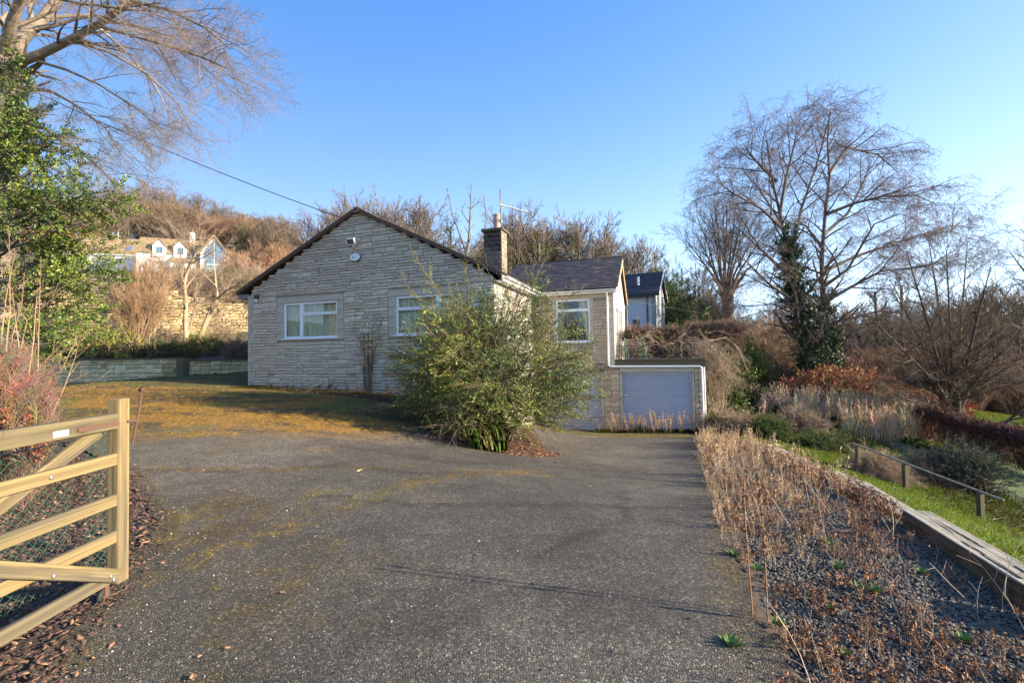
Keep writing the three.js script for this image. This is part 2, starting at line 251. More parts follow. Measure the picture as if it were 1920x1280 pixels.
{
  const xs = graded(-31, 6.4, 0.035, 1.011, 0), zs = graded(-14, 21.5, 0.035, 1.0115, 2.2);
  const tint = (x, z) => {
    const n = fbm(x * 0.6, z * 0.6, 5), n2 = fbm(x * 3.1 + 7, z * 3.1, 3), pa = sstep(0.46, 0.56, fbm(x * 0.35 + 21, z * 0.3, 4)), ft = fbm(x * 9, z * 9 + 4, 2), b = (0.38 + 0.50 * n + 0.36 * (n2 - 0.5) + 0.26 * pa) * (0.86 + 0.28 * ft); let c = [1.05 * b, 1.0 * b, 0.94 * b]; for (const q of CRACKS) { const w = polyDist(q, x + 0.25 * (n2 - 0.5), z + 0.25 * (ft - 0.5), true); if (w < 0.12) c = mixc(c, [0.28, 0.24, 0.17], (1 - w / 0.12) * 0.75); }
    const m = moss(x, z), gold = fbm(x * 0.5 + 3, z * 0.5, 3);
    const st = fbm(x * 0.8 + 2, z * 2.4, 4), mc = mixc(mixc([2.3, 1.25, 0.05], [1.15, 1.05, 0.06], sstep(0.38, 0.62, gold + (z > 15.5 ? 0.18 : 0))), [0.55, 0.36, 0.12], sstep(0.52, 0.64, st)); const mn = mixc(mc, [1.25, 0.92, 0.18], 0.6 * sstep(9.5, 7, z)); c = mixc(c, mn.map((v) => v * (0.65 + 0.7 * noise(x * 14, z * 14))), m * 0.95);
    const br = sstep(0.95, 0.2, Math.hypot(x + 2.95, (z - 4.3) * 0.75)) * sstep(0.35, 0.6, n2); c = mixc(c, [0.55, 0.36, 0.15], br * 0.85);
    const edge = sstep(0.25, 0.0, -polyDist(DRIVE, x, z)); c = mixc(c, [0.5, 0.42, 0.36], edge * 0.6);
    const wet = sstep(-3, -6, x) * sstep(12.2, 13.2, z) * 0.3; return [c[0] * (1 - wet), c[1] * (1 - wet), c[2] * (1 - wet)];
  };
  solo('driveway', sheet(xs, zs, dDrive, () => 0.02, tint, 1), mat([1, 1, 1], 0.97, { map: asphaltMap, bumpMap: asphaltBump, bumpScale: 0.010, vertexColors: true, side: THREE.FrontSide }), 'weathered grey tarmac drive with golden moss on its far left arm', 'driveway', null, 'structure');
}
const bedLift = (x, z) => -0.02 + 0.05 * (fbm(x * 2, z * 2, 2) - 0.5);
solo('gravel_bed', sheet(graded(0.4, 7, 0.08, 1.01, 2), graded(0.4, 13.6, 0.08, 1.012, 2), (x, z) => dBed(x, z), bedLift, (x, z) => { const n = fbm(x * 3, z * 3, 3); return [0.05 + 0.03 * n, 0.046 + 0.026 * n, 0.042 + 0.022 * n]; }, 0.8), soilMat, 'dark gravel bed between the drive and the sleepers', 'gravel bed', null, 'structure');

// ---------- the bungalow: one building with its extension, garages and terrace ----------
const HX = -0.51, HZ = -13.6, HT = -18 * Math.PI / 180;
const house = thing('bungalow', 'pale stone bungalow with a wide gable, dark tiled extension and garages below', 'bungalow', null, V(HX, 0, HZ), HT);
const houseMatrix = new THREE.Matrix4().makeRotationY(HT).setPosition(HX, 0, HZ);
const inHouse = (x, y, z) => V(x, y, z).applyMatrix4(houseMatrix);     // house axes to the place
const EAVE = 3.9, RIDGE = 6.42, RX = -4.8, PITCH = (RIDGE - EAVE) / 4.8;
const M = {
  core: mat([0.27, 0.245, 0.20], 0.95, { bumpMap: stoneBump, bumpScale: 0.01 }),
  smooth: mat([0.62, 0.56, 0.45], 0.9, { map: stoneMap, bumpMap: stoneBump, bumpScale: 0.004 }),
  stoneV: mat([1, 1, 1], 0.92, { map: stoneMap, bumpMap: stoneBump, bumpScale: 0.012, vertexColors: true }),
  tile: mat([1, 1, 1], 0.62, { vertexColors: true, bumpMap: stoneBump, bumpScale: 0.006 }),
  upvc: mat([0.80, 0.82, 0.84], 0.32), gutter: mat([0.72, 0.72, 0.70], 0.4), fascia: mat([0.78, 0.77, 0.73], 0.5),
  glass: new THREE.MeshPhysicalMaterial({ color: lin(0.93, 0.97, 0.96), roughness: 0.02, transmission: 1, thickness: 0, ior: 1.5, side: THREE.DoubleSide }),
  board: mat([0.10, 0.065, 0.045], 0.8, { map: grain }), dark: mat([0.02, 0.02, 0.022], 0.5),
  curtain: mat([0.52, 0.50, 0.36], 0.95), room: mat([0.22, 0.2, 0.17], 0.9),
  slat: mat([0.40, 0.43, 0.49], 0.38, { metalness: 0.25 }), steel: mat([0.5, 0.5, 0.5], 0.35, { metalness: 0.8 }),
  brickred: mat([0.42, 0.20, 0.10], 0.9), mossStone: mat([0.14, 0.12, 0.07], 0.95, { map: stoneMap, bumpMap: stoneBump, bumpScale: 0.01 }),
};
// rock-faced block in a unit cell: x, y 0..1, face towards +z
function blockGeo(seed, rough = 0.5, nx = 4, ny = 2) {
  const R = rng(seed), b = new MB(), g = [], zz = [];
  for (let j = 0; j <= ny; j++) for (let i = 0; i <= nx; i++) { const e = i === 0 || j === 0 || i === nx || j === ny, x = i / nx, y = j / ny; g.push(V(e && i !== 0 && i !== nx ? x : x + (i === 0 ? 1 : i === nx ? -1 : 0) * R() * 0.02, y + (j === 0 ? 1 : j === ny ? -1 : 0) * R() * 0.05, e ? 0.45 + rough * 0.35 * R() : 0.7 + rough * (R() - 0.3) + (j === 1 ? 0.1 : 0))); }
  const id = (i, j) => j * (nx + 1) + i;
  for (let j = 0; j < ny; j++) for (let i = 0; i < nx; i++) { const k = b.size; b.quad(g[id(i, j)], g[id(i + 1, j)], g[id(i + 1, j + 1)], g[id(i, j + 1)]); [[i, j], [i + 1, j], [i + 1, j + 1], [i, j + 1]].forEach(([a, c], q) => { b.u[(k + q) * 2] = a / nx * 0.45 + seed * 0.137; b.u[(k + q) * 2 + 1] = c / ny * 0.13 + seed * 0.31; }); }
  const back = (p) => V(p.x, p.y, 0);
  for (let i = 0; i < nx; i++) { b.quad(back(g[id(i, 0)]), back(g[id(i + 1, 0)]), g[id(i + 1, 0)], g[id(i, 0)], [1, 1, 1], 0.1, 0.03); b.quad(g[id(i, ny)], g[id(i + 1, ny)], back(g[id(i + 1, ny)]), back(g[id(i, ny)]), [1, 1, 1], 0.1, 0.03); }
  for (let j = 0; j < ny; j++) { b.quad(back(g[id(0, j + 1)]), back(g[id(0, j)]), g[id(0, j)], g[id(0, j + 1)], [1, 1, 1], 0.03, 0.1); b.quad(g[id(nx, j + 1)], g[id(nx, j)], back(g[id(nx, j)]), back(g[id(nx, j + 1)]), [1, 1, 1], 0.03, 0.1); }
  return b.geo();
}
const blocks = Array.from({ length: 10 }, (_, k) => blockGeo(k + 1, 0.36));
const toneMats = new Map();
function toneMat(c) { const k = c.map((v) => Math.round(v * 28)).join(); if (!toneMats.has(k)) toneMats.set(k, mat(c.map((v) => Math.round(v * 28) / 28), 0.92, { map: stoneMap, bumpMap: stoneBump, bumpScale: 0.012 })); return toneMats.get(k); }
// stones: {x, y, w, h, d, c, v}; the `most` largest as meshes of their own, the rest joined; m turns wall axes into the parent's
function layStones(parent, stones, most, m, name = 'stone', geos = blocks, weight = (s) => s.w * s.h) {
  const order = [...stones].sort((a, b) => weight(b) - weight(a)), rest = [], one = new THREE.Matrix4();
  order.forEach((s, k) => {
    one.compose(V(s.x, s.y, s.z || 0), new THREE.Quaternion().setFromAxisAngle(V(0, 0, 1), s.a || 0), V(s.w, s.h, s.d || 0.04)); if (m) one.premultiply(m);
    if (k < most) { const o = part(name, geos[s.v % geos.length], toneMat(s.c), parent); o.matrix.copy(one); o.matrix.decompose(o.position, o.quaternion, o.scale); } else {
      const g = geos[s.v % geos.length].clone().applyMatrix4(one), n = g.attributes.position.count, c = new Float32Array(n * 3); for (let i = 0; i < n; i++) c.set(s.c, i * 3); g.setAttribute('color', new THREE.BufferAttribute(c, 3)); rest.push(g);
    }
  });
  if (rest.length) part(name, mergeGeometries(rest), M.stoneV, parent, 'stuff');
}
// coursed walling with jumpers between x0 and x1; open(x, y) says where stone goes, limit(y) narrows a row
function courses(seed, x0, x1, y0, y1, unit, tone, holes, limit, lens = [0.24, 0.62], under) {
  const R = rng(seed), out = []; const gap = 0.010, gy = 0.014;
  for (let y = y0; y < y1 - 0.02; ) {
    const u = unit * (0.88 + 0.24 * R()), top = Math.min(y + u, y1); let spans = [limit ? limit(y, top) : [x0, x1]]; if (!spans[0]) break;
    for (const [a, b, c, d] of holes) if (d > y + 0.03 && c < top - 0.03) spans = spans.flatMap(([p, q]) => (b <= p || a >= q ? [[p, q]] : [[p, a], [b, q]].filter(([s, t]) => t - s > 0.04)));
    for (const [p, q] of spans) for (let x = p; x < q - 0.01; ) {
      let w = lerp(lens[0], lens[1], R()); if (q - x - w < lens[0] * 0.7) w = q - x; const put = (yy, hh, xx = x, ww = w) => out.push({ x: xx + gap / 2, y: yy + gy / 2, w: ww - gap, h: hh - gy, d: 0.03 + 0.024 * R(), c: tone(xx + ww / 2, yy + hh / 2, R), v: Math.floor(R() * 10) });
      if (R() < 0.15) put(y, top - y); else { const s = (top - y) * (0.4 + 0.2 * R()); if (R() < 0.5) { put(y, s); const f = w * (0.35 + 0.3 * R()); put(y + s, top - y - s, x, f); put(y + s, top - y - s, x + f, w - f); } else { put(y, s); put(y + s, top - y - s); } }
      x += w;
    }
    if (under && spans.length) { const lo = limit(y, top), full = limit(y + 0.02, y + 0.02); for (const [a, b] of [[full[0], lo[0]], [lo[1], full[1]]]) for (let q = 0; q < 3; q++) { const p = lerp(a, b, q / 3), e = lerp(a, b, (q + 1) / 3), hh = Math.min(top, under(a < -4.8 ? p : e)) - y; if (hh > 0.03 && e - p > 0.02) out.push({ x: p + 0.003, y: y + 0.004, w: e - p - 0.006, h: hh - 0.004, d: 0.04, c: tone(p, y, R), v: Math.floor(R() * 10) }); } }
    y = top;
  }
  return out;
}
function wallShape(pts, holes, depth, z) {
  const s = new THREE.Shape(pts.map(([x, y]) => new THREE.Vector2(x, y)));
  for (const [a, b, c, d] of holes) s.holes.push(new THREE.Path([[a, c], [a, d], [b, d], [b, c]].map(([x, y]) => new THREE.Vector2(x, y))));
  const g = new THREE.ExtrudeGeometry(s, { depth, bevelEnabled: false }); g.translate(0, 0, z - depth); return g;
}
const W1 = [-7.96, -5.66, 2.2, 3.45], W2 = [-3.39, -1.15, 2.2, 3.45], W3 = [0.88, 2.19, 1.95, 3.58], D1 = [0.17, 2.57, -1.6, 0.79], D2 = [3.34, 5.73, -1.6, 0.79], EZ = -4.5;
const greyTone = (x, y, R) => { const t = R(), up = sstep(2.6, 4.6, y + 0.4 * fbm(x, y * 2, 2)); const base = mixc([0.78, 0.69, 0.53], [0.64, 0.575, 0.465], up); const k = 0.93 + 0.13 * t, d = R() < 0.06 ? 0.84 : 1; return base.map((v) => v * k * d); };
const warmTone = (x, y, R) => { const k = 0.85 + 0.3 * R(); return [0.66 * k, 0.52 * k, 0.37 * k]; };
{
  // gable wall
  const gable = part('wall', wallShape([[-9.55, -1.2], [0, -1.2], [0, EAVE - 0.1], [RX, RIDGE - 0.12], [-9.55, EAVE - 0.1]], [W1, W2], 0.27, -0.02), mat([0.36, 0.315, 0.24], 1), house);
  const lim = (y, top) => { const f = (RIDGE + 0.0 - (y * 0.35 + top * 0.65)) / PITCH; return f < 0.15 ? null : [Math.max(-9.55 + 0.16, RX - f), Math.min(-0.02, RX + f)]; };
  const holes = [[-8.24, -5.38, 2.13, 3.66], [-3.67, -0.87, 2.13, 3.66]];
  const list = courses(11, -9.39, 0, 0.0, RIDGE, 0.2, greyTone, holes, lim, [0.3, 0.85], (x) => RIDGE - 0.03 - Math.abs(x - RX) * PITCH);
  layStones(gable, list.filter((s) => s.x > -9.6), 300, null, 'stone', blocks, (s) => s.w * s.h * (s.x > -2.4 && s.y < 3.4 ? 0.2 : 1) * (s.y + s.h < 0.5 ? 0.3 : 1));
  // smooth surrounds, corner blocks, lintels, air bricks
  let k = 0; const R = rng(5);
  const smooth = (x0, x1, y0, y1, nm = 'quoin', z = 0.03) => { const o = part(nm, new RoundedBoxGeometry(x1 - x0 - 0.008, y1 - y0 - 0.008, 0.07, 1, 0.006), M.smooth, gable); o.position.set((x0 + x1) / 2, (y0 + y1) / 2, z - 0.035 - 0.004 * R()); };
  for (let y = 0.35; y < 3.75; y += 0.34, k++) smooth(-9.56, -9.4 + (k % 2 ? 0.1 : 0), y, Math.min(3.8, y + 0.34), 'quoin', 0.034);
  for (const w of [W1, W2]) {
    for (let y = 2.13, q = 0; y < 3.4; y += 0.33, q++) { const e = Math.min(3.45, y + 0.33), o = 0.268; smooth(w[0] - o, w[0] - 0.005, y, e); smooth(w[1] + 0.005, w[1] + o, y, e); }
    smooth(w[0] - 0.27, w[1] + 0.27, 3.455, 3.655, 'lintel', 0.026);
  }
  for (const x of [-8.46, -5.05, -3.7]) { const b = new MB(); b.box(-0.11, -0.04, -0.02, 0.11, 0.04, 0.008); for (let q = 0; q < 4; q++) b.box(-0.085 + q * 0.046, -0.022, 0.0085, -0.055 + q * 0.046, 0.022, 0.012, [0.1, 0.05, 0.03]); const o = part('air_brick', b.geo(), M.brickred, gable); o.position.set(x, 0.955, 0.062); }

  // other walls of the main block, floor
  part('wall', boxGeo(-9.55, -1.2, -12, -9.28, EAVE - 0.1, -0.3), M.core, house); part('wall', boxGeo(-9.55, -1.4, -12.3, 3.08, EAVE - 0.1, -12.02), M.core, house); part('floor_slab', boxGeo(-9.2, 0.9, -11.9, -0.35, 1.1, -0.35), M.room, house);
  const side = part('wall', boxGeo(-0.3, -1.6, EZ, -0.02, EAVE - 0.1, -0.3), M.core, house);
  const toSide = new THREE.Matrix4().makeRotationY(Math.PI / 2).setPosition(-0.02, 0, 0);       // wall x runs back from the corner
  layStones(side, courses(21, -0.0, 4.5, -1.2, 3.78, 0.2, (x, y, R2) => [0.6, 0.55, 0.47].map((v) => v * (0.85 + 0.3 * R2())), []).map((s) => ({ ...s, x: s.x })), 90, toSide);

  // extension and garage front
  const front = part('wall', wallShape([[0, -1.65], [6.12, -1.65], [6.12, 0.98], [3.08, 0.98], [3.08, EAVE - 0.1], [0, EAVE - 0.1]], [W3, D1, D2], 0.27, EZ - 0.02), M.core, house);
  const toFront = new THREE.Matrix4().setPosition(0, 0, EZ - 0.02);
  const ext = [...courses(31, 0.05, 2.9, 0.98, 3.5, 0.24, warmTone, [[0.74, 2.33, 1.88, 3.6]], null, [0.22, 0.5]), ...courses(32, 2.66, 3.24, -1.5, 0.95, 0.4, warmTone, [], null, [0.2, 0.34]), ...courses(33, 5.83, 6.12, -1.5, 0.95, 0.4, warmTone, [], null, [0.28, 0.3])];
  layStones(front, ext.map((s) => ({ ...s, d: s.d * 0.7 })), 300, toFront);
  const sm = (x0, x1, y0, y1, nm = 'quoin', z = 0.03) => { const o = part(nm, new RoundedBoxGeometry(x1 - x0 - 0.008, y1 - y0 - 0.008, 0.07, 1, 0.006), M.smooth, front); o.position.set((x0 + x1) / 2, (y0 + y1) / 2, EZ - 0.02 + z - 0.035); };
  for (let y = -1.5; y < 0.75; y += 0.45) { sm(2.57, 2.65, y, Math.min(0.95, y + 0.45)); sm(3.25, 3.34, y, Math.min(0.78, y + 0.45)); sm(5.73, 5.82, y, Math.min(0.78, y + 0.45)); }
  sm(3.25, 4.6, 0.79, 0.97, 'lintel', 0.032); sm(4.605, 5.82, 0.79, 0.97, 'lintel', 0.032); sm(0.05, 2.56, 0.795, 0.975, 'lintel', 0.028);
  for (let y = 0.98, q = 0; y < 3.6; y += 0.36, q++) sm(2.905 - 0.0, 3.09, y, Math.min(3.75, y + 0.36), 'quoin', 0.034);
  sm(0.6, 2.9, 3.585, 3.76, 'lintel', 0.026); for (let y = 1.95, q = 0; y < 3.5; y += 0.41, q++) { sm(2.195, 2.34, y, y + 0.41); sm(0.74, 0.875, y, y + 0.41); }

  // extension's end wall with its glazed doors, garage's end wall
  const toEnd = new THREE.Matrix4().makeRotationY(Math.PI / 2).setPosition(3.08, 0, EZ - 0.3);
  const end = part('wall', wallShape([[0, 0.9], [5.4, 0.9], [5.4, EAVE - 0.1], [2.7, 5.45], [0, EAVE - 0.1]], [[0.5, 1.7, 1.25, 3.3], [2.1, 3.9, 1.25, 3.3]], 0.27, 0).applyMatrix4(toEnd), mat([0.60, 0.52, 0.40], 0.9, { bumpMap: stoneBump, bumpScale: 0.01 }), house);
  for (const [a, b2] of [[0.5, 1.7], [2.1, 3.9]]) { const b = new MB(); for (const [p, q, r, s] of [[a, a + 0.09, 1.25, 3.3], [b2 - 0.09, b2, 1.25, 3.3], [a, b2, 1.25, 1.36], [a, b2, 3.21, 3.3], [(a + b2) / 2 - 0.05, (a + b2) / 2 + 0.05, 1.25, 3.3]]) b.box(p, r, -0.16, q, s, -0.08); const f = part('glazed_door', b.geo().applyMatrix4(toEnd), M.upvc, house); part('pane', boxGeo(a + 0.09, 1.36, -0.125, b2 - 0.09, 3.21, -0.12).applyMatrix4(toEnd), M.glass, f); }
  part('wall', boxGeo(5.85, -1.65, -11, 6.12, 0.98, EZ - 0.3), M.core, house);

  // roofs
  const tilesOn = (x0, x1, yA, zA, yB, zB, gauge, wide, seed, turned) => {   // slope from the foot (yA, zA) to the top (yB, zB), across x0..x1; turned: slope runs along x instead
    const R2 = rng(seed), b = new MB(), L = Math.hypot(yB - yA, zB - zA), n = Math.round(L / gauge), m = new THREE.Matrix4(), th = Math.atan2(yB - yA, Math.abs(zB - zA)), sg = Math.sign(zB - zA);
    for (let j = 0; j < n; j++) { const t = j / n, off = j % 2 ? wide / 2 : 0; for (let x = x0 - off; x < x1; x += wide) { const a = Math.max(x, x0), e = Math.min(x + wide - 0.006, x1); if (e - a < 0.02) continue; const k = 0.7 + 0.6 * R2(), lift = 0.012 + 0.01 * R2(), c = R2() < 0.05 ? [0.12 * k, 0.09 * k, 0.06 * k] : [0.062 * k, 0.048 * k, 0.042 * k]; const q = new THREE.Matrix4().makeRotationX(sg < 0 ? th : -th).setPosition(0, lerp(yA, yB, t), lerp(zA, zB, t)); if (sg < 0) b.box(a, lift, -L / n * 1.25, e, lift + 0.036, 0.02, c, q.multiply(new THREE.Matrix4().makeRotationX(-0.085))); else b.box(a, lift, -0.02, e, lift + 0.022, L / n * 1.25, c, q.multiply(new THREE.Matrix4().makeRotationX(0.055))); } }
    return b.geo();
  };
  const slopeTurn = new THREE.Matrix4().makeRotationY(Math.PI / 2);           // makes a slope along z a slope along x
  const roof = part('roof', wallShape([[-9.98, EAVE - 0.02], [RX, RIDGE - 0.06], [0.3, EAVE - 0.02], [0.3, EAVE + 0.02], [RX, RIDGE], [-9.98, EAVE + 0.02]], [], 12.2, 0.06), M.board, house);
  const long = (foot) => tilesOn(-0.14, 12.1, EAVE, foot, RIDGE, 0, 0.3, 0.33, 41).applyMatrix4(slopeTurn);
  part('roof_tiles', mergeGeometries([tilesOn(-12.1, 0.14, EAVE + 0.02, -5.12, RIDGE + 0.02, 0, 0.3, 0.33, 42).applyMatrix4(new THREE.Matrix4().makeRotationY(-Math.PI / 2).multiply(new THREE.Matrix4().makeScale(1, 1, 1))).applyMatrix4(new THREE.Matrix4().makeTranslation(RX, 0, 0)), tilesOn(-0.14, 12.1, EAVE + 0.02, -5.18, RIDGE + 0.02, 0, 0.3, 0.33, 43).applyMatrix4(slopeTurn).applyMatrix4(new THREE.Matrix4().makeTranslation(RX, 0, 0))]), M.tile, roof, 'stuff');
  for (let z = 0.16; z > -12; z -= 0.45) { const r = part('ridge_tile', new THREE.CylinderGeometry(0.125, 0.125, 0.44, 8, 1, false, 0, Math.PI), mat([0.17, 0.10, 0.07], 0.85), roof); r.rotation.set(Math.PI / 2, Math.PI / 2, 0, 'YXZ'); r.rotation.set(-Math.PI / 2, 0, 0); r.rotation.order = 'XYZ'; r.rotation.set(-Math.PI / 2, Math.PI / 2, 0); r.position.set(RX, RIDGE - 0.01, z - 0.22); }
  const verge = (x0, y0, x1, y1, nm, c, w, z0, z1) => { const L = Math.hypot(x1 - x0, y1 - y0), o = part(nm, boxGeo(0, -w, z0, L, 0, z1), c, roof); o.position.set(x0, y0, 0); o.rotation.z = Math.atan2(y1 - y0, x1 - x0); };
  verge(-10.02, EAVE + 0.055, RX, RIDGE + 0.06, 'bargeboard', M.board, 0.115, 0.062, 0.15); verge(RX, RIDGE + 0.06, 0.32, EAVE + 0.055, 'bargeboard', M.board, 0.115, 0.06, 0.148);
  part('soffit', boxGeo(-10.0, EAVE - 0.2, -12, -9.56, EAVE - 0.04, 0.05), mat([0.2, 0.19, 0.18], 0.8), house);
  part('fascia', boxGeo(0.26, EAVE - 0.17, EZ - 0.1, 0.29, EAVE - 0.0, 0.06), M.fascia, house); part('soffit', boxGeo(0.03, EAVE - 0.18, EZ, 0.258, EAVE - 0.16, 0.05), M.fascia, house);
  part('gutter', new THREE.CylinderGeometry(0.06, 0.06, 4.7, 10, 1, true, Math.PI / 2, Math.PI).rotateX(Math.PI / 2).rotateZ(Math.PI).translate(0.35, EAVE - 0.03, EZ / 2 - 0.1), M.gutter, house);
  // extension's roof
  const eroof = part('roof', new THREE.ExtrudeGeometry(new THREE.Shape([[0, EAVE - 0.06], [3.05, 5.56], [6.1, EAVE - 0.06], [6.1, EAVE], [3.05, 5.62], [0, EAVE]].map(([x, y]) => new THREE.Vector2(x, y))), { depth: 4.8, bevelEnabled: false }).applyMatrix4(new THREE.Matrix4().makeRotationY(Math.PI / 2).setPosition(-1.6, 0, EZ + 0.22)), M.board, house);
  part('roof_tiles', mergeGeometries([tilesOn(-1.6, 3.26, EAVE + 0.0, EZ + 0.26, 5.63, EZ + 0.22 - 3.05, 0.235, 0.28, 44), tilesOn(-1.6, 3.26, EAVE, EZ + 0.22 - 6.1, 5.63, EZ + 0.22 - 3.05, 0.235, 0.28, 45)]), M.tile, eroof, 'stuff');
  for (let x = -1.5; x < 3.2; x += 0.45) { const r = part('ridge_tile', new THREE.CylinderGeometry(0.11, 0.11, 0.44, 8, 1, false, -Math.PI / 2, Math.PI).rotateX(Math.PI / 2).rotateY(Math.PI / 2), mat([0.05, 0.045, 0.042], 0.8), eroof); r.position.set(x + 0.02, 5.63, EZ + 0.22 - 3.05); }
  for (const s of [-1, 1]) { const L = Math.hypot(3.05, 1.68), o = part('bargeboard', boxGeo(0, -0.16, 0, L, -0.02, 0.03), mat([0.55, 0.42, 0.25], 0.7), eroof); o.position.set(3.235, EAVE, s > 0 ? EZ + 0.22 : EZ + 0.22 - 6.1); o.rotation.set(0, s > 0 ? Math.PI / 2 : -Math.PI / 2, Math.atan2(1.68, 3.05), 'YZX'); }
  part('fascia', boxGeo(0.3, EAVE - 0.16, EZ + 0.19, 3.2, EAVE - 0.02, EZ + 0.215), M.fascia, house); part('soffit', boxGeo(0.05, EAVE - 0.16, EZ + 0.02, 3.2, EAVE - 0.145, EZ + 0.188), mat([0.5, 0.36, 0.2], 0.8), house);
  part('gutter', new THREE.CylinderGeometry(0.06, 0.06, 2.75, 10, 1, true, Math.PI / 2, Math.PI).rotateZ(Math.PI / 2).rotateX(-Math.PI / 2).translate(1.8, EAVE - 0.03, EZ + 0.28), M.gutter, house);
  part('downpipe', new MB().tube([V(2.86, EAVE - 0.06, EZ + 0.27), V(2.86, EAVE - 0.2, EZ + 0.2), V(2.86, EAVE - 0.32, EZ + 0.09), V(2.86, 1.08, EZ + 0.09), V(2.9, 1.0, EZ + 0.1), V(6.0, 0.985, EZ + 0.1), V(6.06, 0.95, EZ + 0.1), V(6.08, -1.35, EZ + 0.1)], 0.04, 9).geo(), M.gutter, house);
  part('downpipe', new MB().tube([V(6.15, 0.95, EZ - 0.1), V(6.17, -1.4, EZ - 0.1)], 0.032, 8).geo(), M.gutter, house); part('cable', new MB().tube([V(5.97, 0.97, EZ + 0.05), V(5.96, 0.2, EZ + 0.045), V(5.99, -1.3, EZ + 0.045)], 0.008, 5).geo(), M.dark, house);

  // terrace over the garage
  part('terrace', boxGeo(3.085, 1.0, -11, 6.2, 1.16, EZ - 0.02), M.mossStone, house); for (let x = 3.1; x < 6.1; x += 0.62) { const o = part('coping', new RoundedBoxGeometry(0.61, 0.07, 0.3, 1, 0.012), M.mossStone, house); o.position.set(x + 0.31, 1.235, EZ - 0.1); } part('parapet', boxGeo(3.09, 1.04, EZ - 0.2, 6.18, 1.2, EZ + 0.02), M.mossStone, house);

  // roller shutter doors
  const sp = new THREE.Shape(); sp.moveTo(0, 0); for (let q = 0; q <= 5; q++) sp.lineTo(0.004 + 0.012 * Math.sin(Math.PI * (0.08 + 0.84 * q / 5)), 0.008 + 0.066 * q / 5); sp.lineTo(0, 0.078); sp.lineTo(-0.006, 0.078); sp.lineTo(-0.006, 0);
  for (const d of [D1, D2]) {
    const w = d[1] - d[0], door = part('roller_door', new MB().box(d[0] + 0.002, -1.5, EZ - 0.16, d[0] + 0.05, 0.79, EZ - 0.07).box(d[1] - 0.05, -1.5, EZ - 0.16, d[1] - 0.002, 0.79, EZ - 0.07).box(d[0] + 0.05, 0.70, EZ - 0.155, d[1] - 0.05, 0.788, EZ - 0.08).geo(), M.slat, house);
    const g = new THREE.ExtrudeGeometry(sp, { depth: w - 0.1, bevelEnabled: false }).rotateY(-Math.PI / 2).translate(0, 0, 0);
    for (let y = -1.42; y < 0.70; y += 0.0785) { const o = part('slat', g, M.slat, door); o.position.set(d[1] - 0.05, y, EZ - 0.125); }
    part('bottom_bar', boxGeo(d[0] + 0.05, -1.5, EZ - 0.15, d[1] - 0.05, -1.425, EZ - 0.1), M.dark, door); part('wall', boxGeo(d[0] - 0.05, -1.6, EZ - 0.28, d[1] + 0.05, 0.9, EZ - 0.2), M.room, door);
  }

  // windows: bars as [x0, x1, y0, y1] and panes
  const windowAt = (w, z, bars, panes, drape) => {
    const b = new MB(), X = (t) => lerp(w[0], w[1], t), Y = (t) => lerp(w[2], w[3], t);
    const fr = 0.055; for (const [a, c, e, g2] of [[w[0], w[1], w[2], w[2] + fr], [w[0], w[1], w[3] - fr, w[3]], [w[0], w[0] + fr, w[2] + fr, w[3] - fr], [w[1] - fr, w[1], w[2] + fr, w[3] - fr]]) b.box(a, e, z - 0.10, c, g2, z - 0.03);
    for (const [a, c, e, g2] of bars) b.box(X(a) - (a === c ? 0.032 : 0), Y(e) - (e === g2 ? 0.028 : 0), z - 0.099, X(c) + (a === c ? 0.032 : 0), Y(g2) + (e === g2 ? 0.028 : 0), z - 0.026);
    for (const [a, c, e, g2, cas] of panes) if (cas) { const f = 0.045, x0 = X(a) + 0.028, x1 = X(c) - 0.028, y0 = Y(e) + 0.026, y1 = Y(g2) - 0.026; b.box(x0, y0, z - 0.09, x1, y0 + f, z - 0.016).box(x0, y1 - f, z - 0.09, x1, y1, z - 0.016).box(x0, y0 + f, z - 0.09, x0 + f, y1 - f, z - 0.016).box(x1 - f, y0 + f, z - 0.09, x1, y1 - f, z - 0.016); }
    const win = part('window', b.geo(), M.upvc, house);
    panes.forEach(([a, c, e, g2]) => part('pane', boxGeo(X(a) + 0.03, Y(e) + 0.03, z - 0.062, X(c) - 0.03, Y(g2) - 0.03, z - 0.058), M.glass, win));
    part('sill', boxGeo(w[0] - 0.06, w[2] - 0.045, z - 0.2, w[1] + 0.06, w[2] - 0.001, z + 0.06), M.upvc, win);
    for (const [a, c, flare] of drape) { const P = [], n = 60, g = new THREE.PlaneGeometry(1, 1, n, 6), p = g.attributes.position; for (let i = 0; i < p.count; i++) { const u = p.getX(i) + 0.5, v = p.getY(i) + 0.5, x = flare ? lerp(X(c) - (X(c) - X(a)) * lerp(0.35, 1, Math.pow(v, 1.3)) , X(c), u) : lerp(X(a), X(c), u); p.setXYZ(i, x, lerp(w[2] - 0.05, w[3] + 0.1, v), z - 0.2 + 0.03 * Math.sin(u * 70 * (X(c) - X(a)) / 2 + Math.sin(u * 9) * 2 + v * 0.6)); } g.computeVertexNormals(); part('curtain', g, M.curtain, win); }
    return win;
  };
  windowAt(W1, 0, [[0.34, 0.34, 0, 1], [0.34, 1, 0.655, 0.655]], [[0, 0.34, 0, 1, 1], [0.34, 1, 0, 0.655], [0.34, 1, 0.655, 1, 1]], [[0, 1]]);
  windowAt(W2, 0, [[0.67, 0.67, 0, 1], [0, 0.67, 0.655, 0.655]], [[0, 0.67, 0, 0.655], [0, 0.67, 0.655, 1, 1], [0.67, 1, 0, 1, 1]], [[0, 1]]);
  windowAt(W3, EZ, [[0, 1, 0.73, 0.73]], [[0, 1, 0, 0.73], [0, 1, 0.73, 1, 1]], [[0.62, 1, 1], [0, 0.2]]);
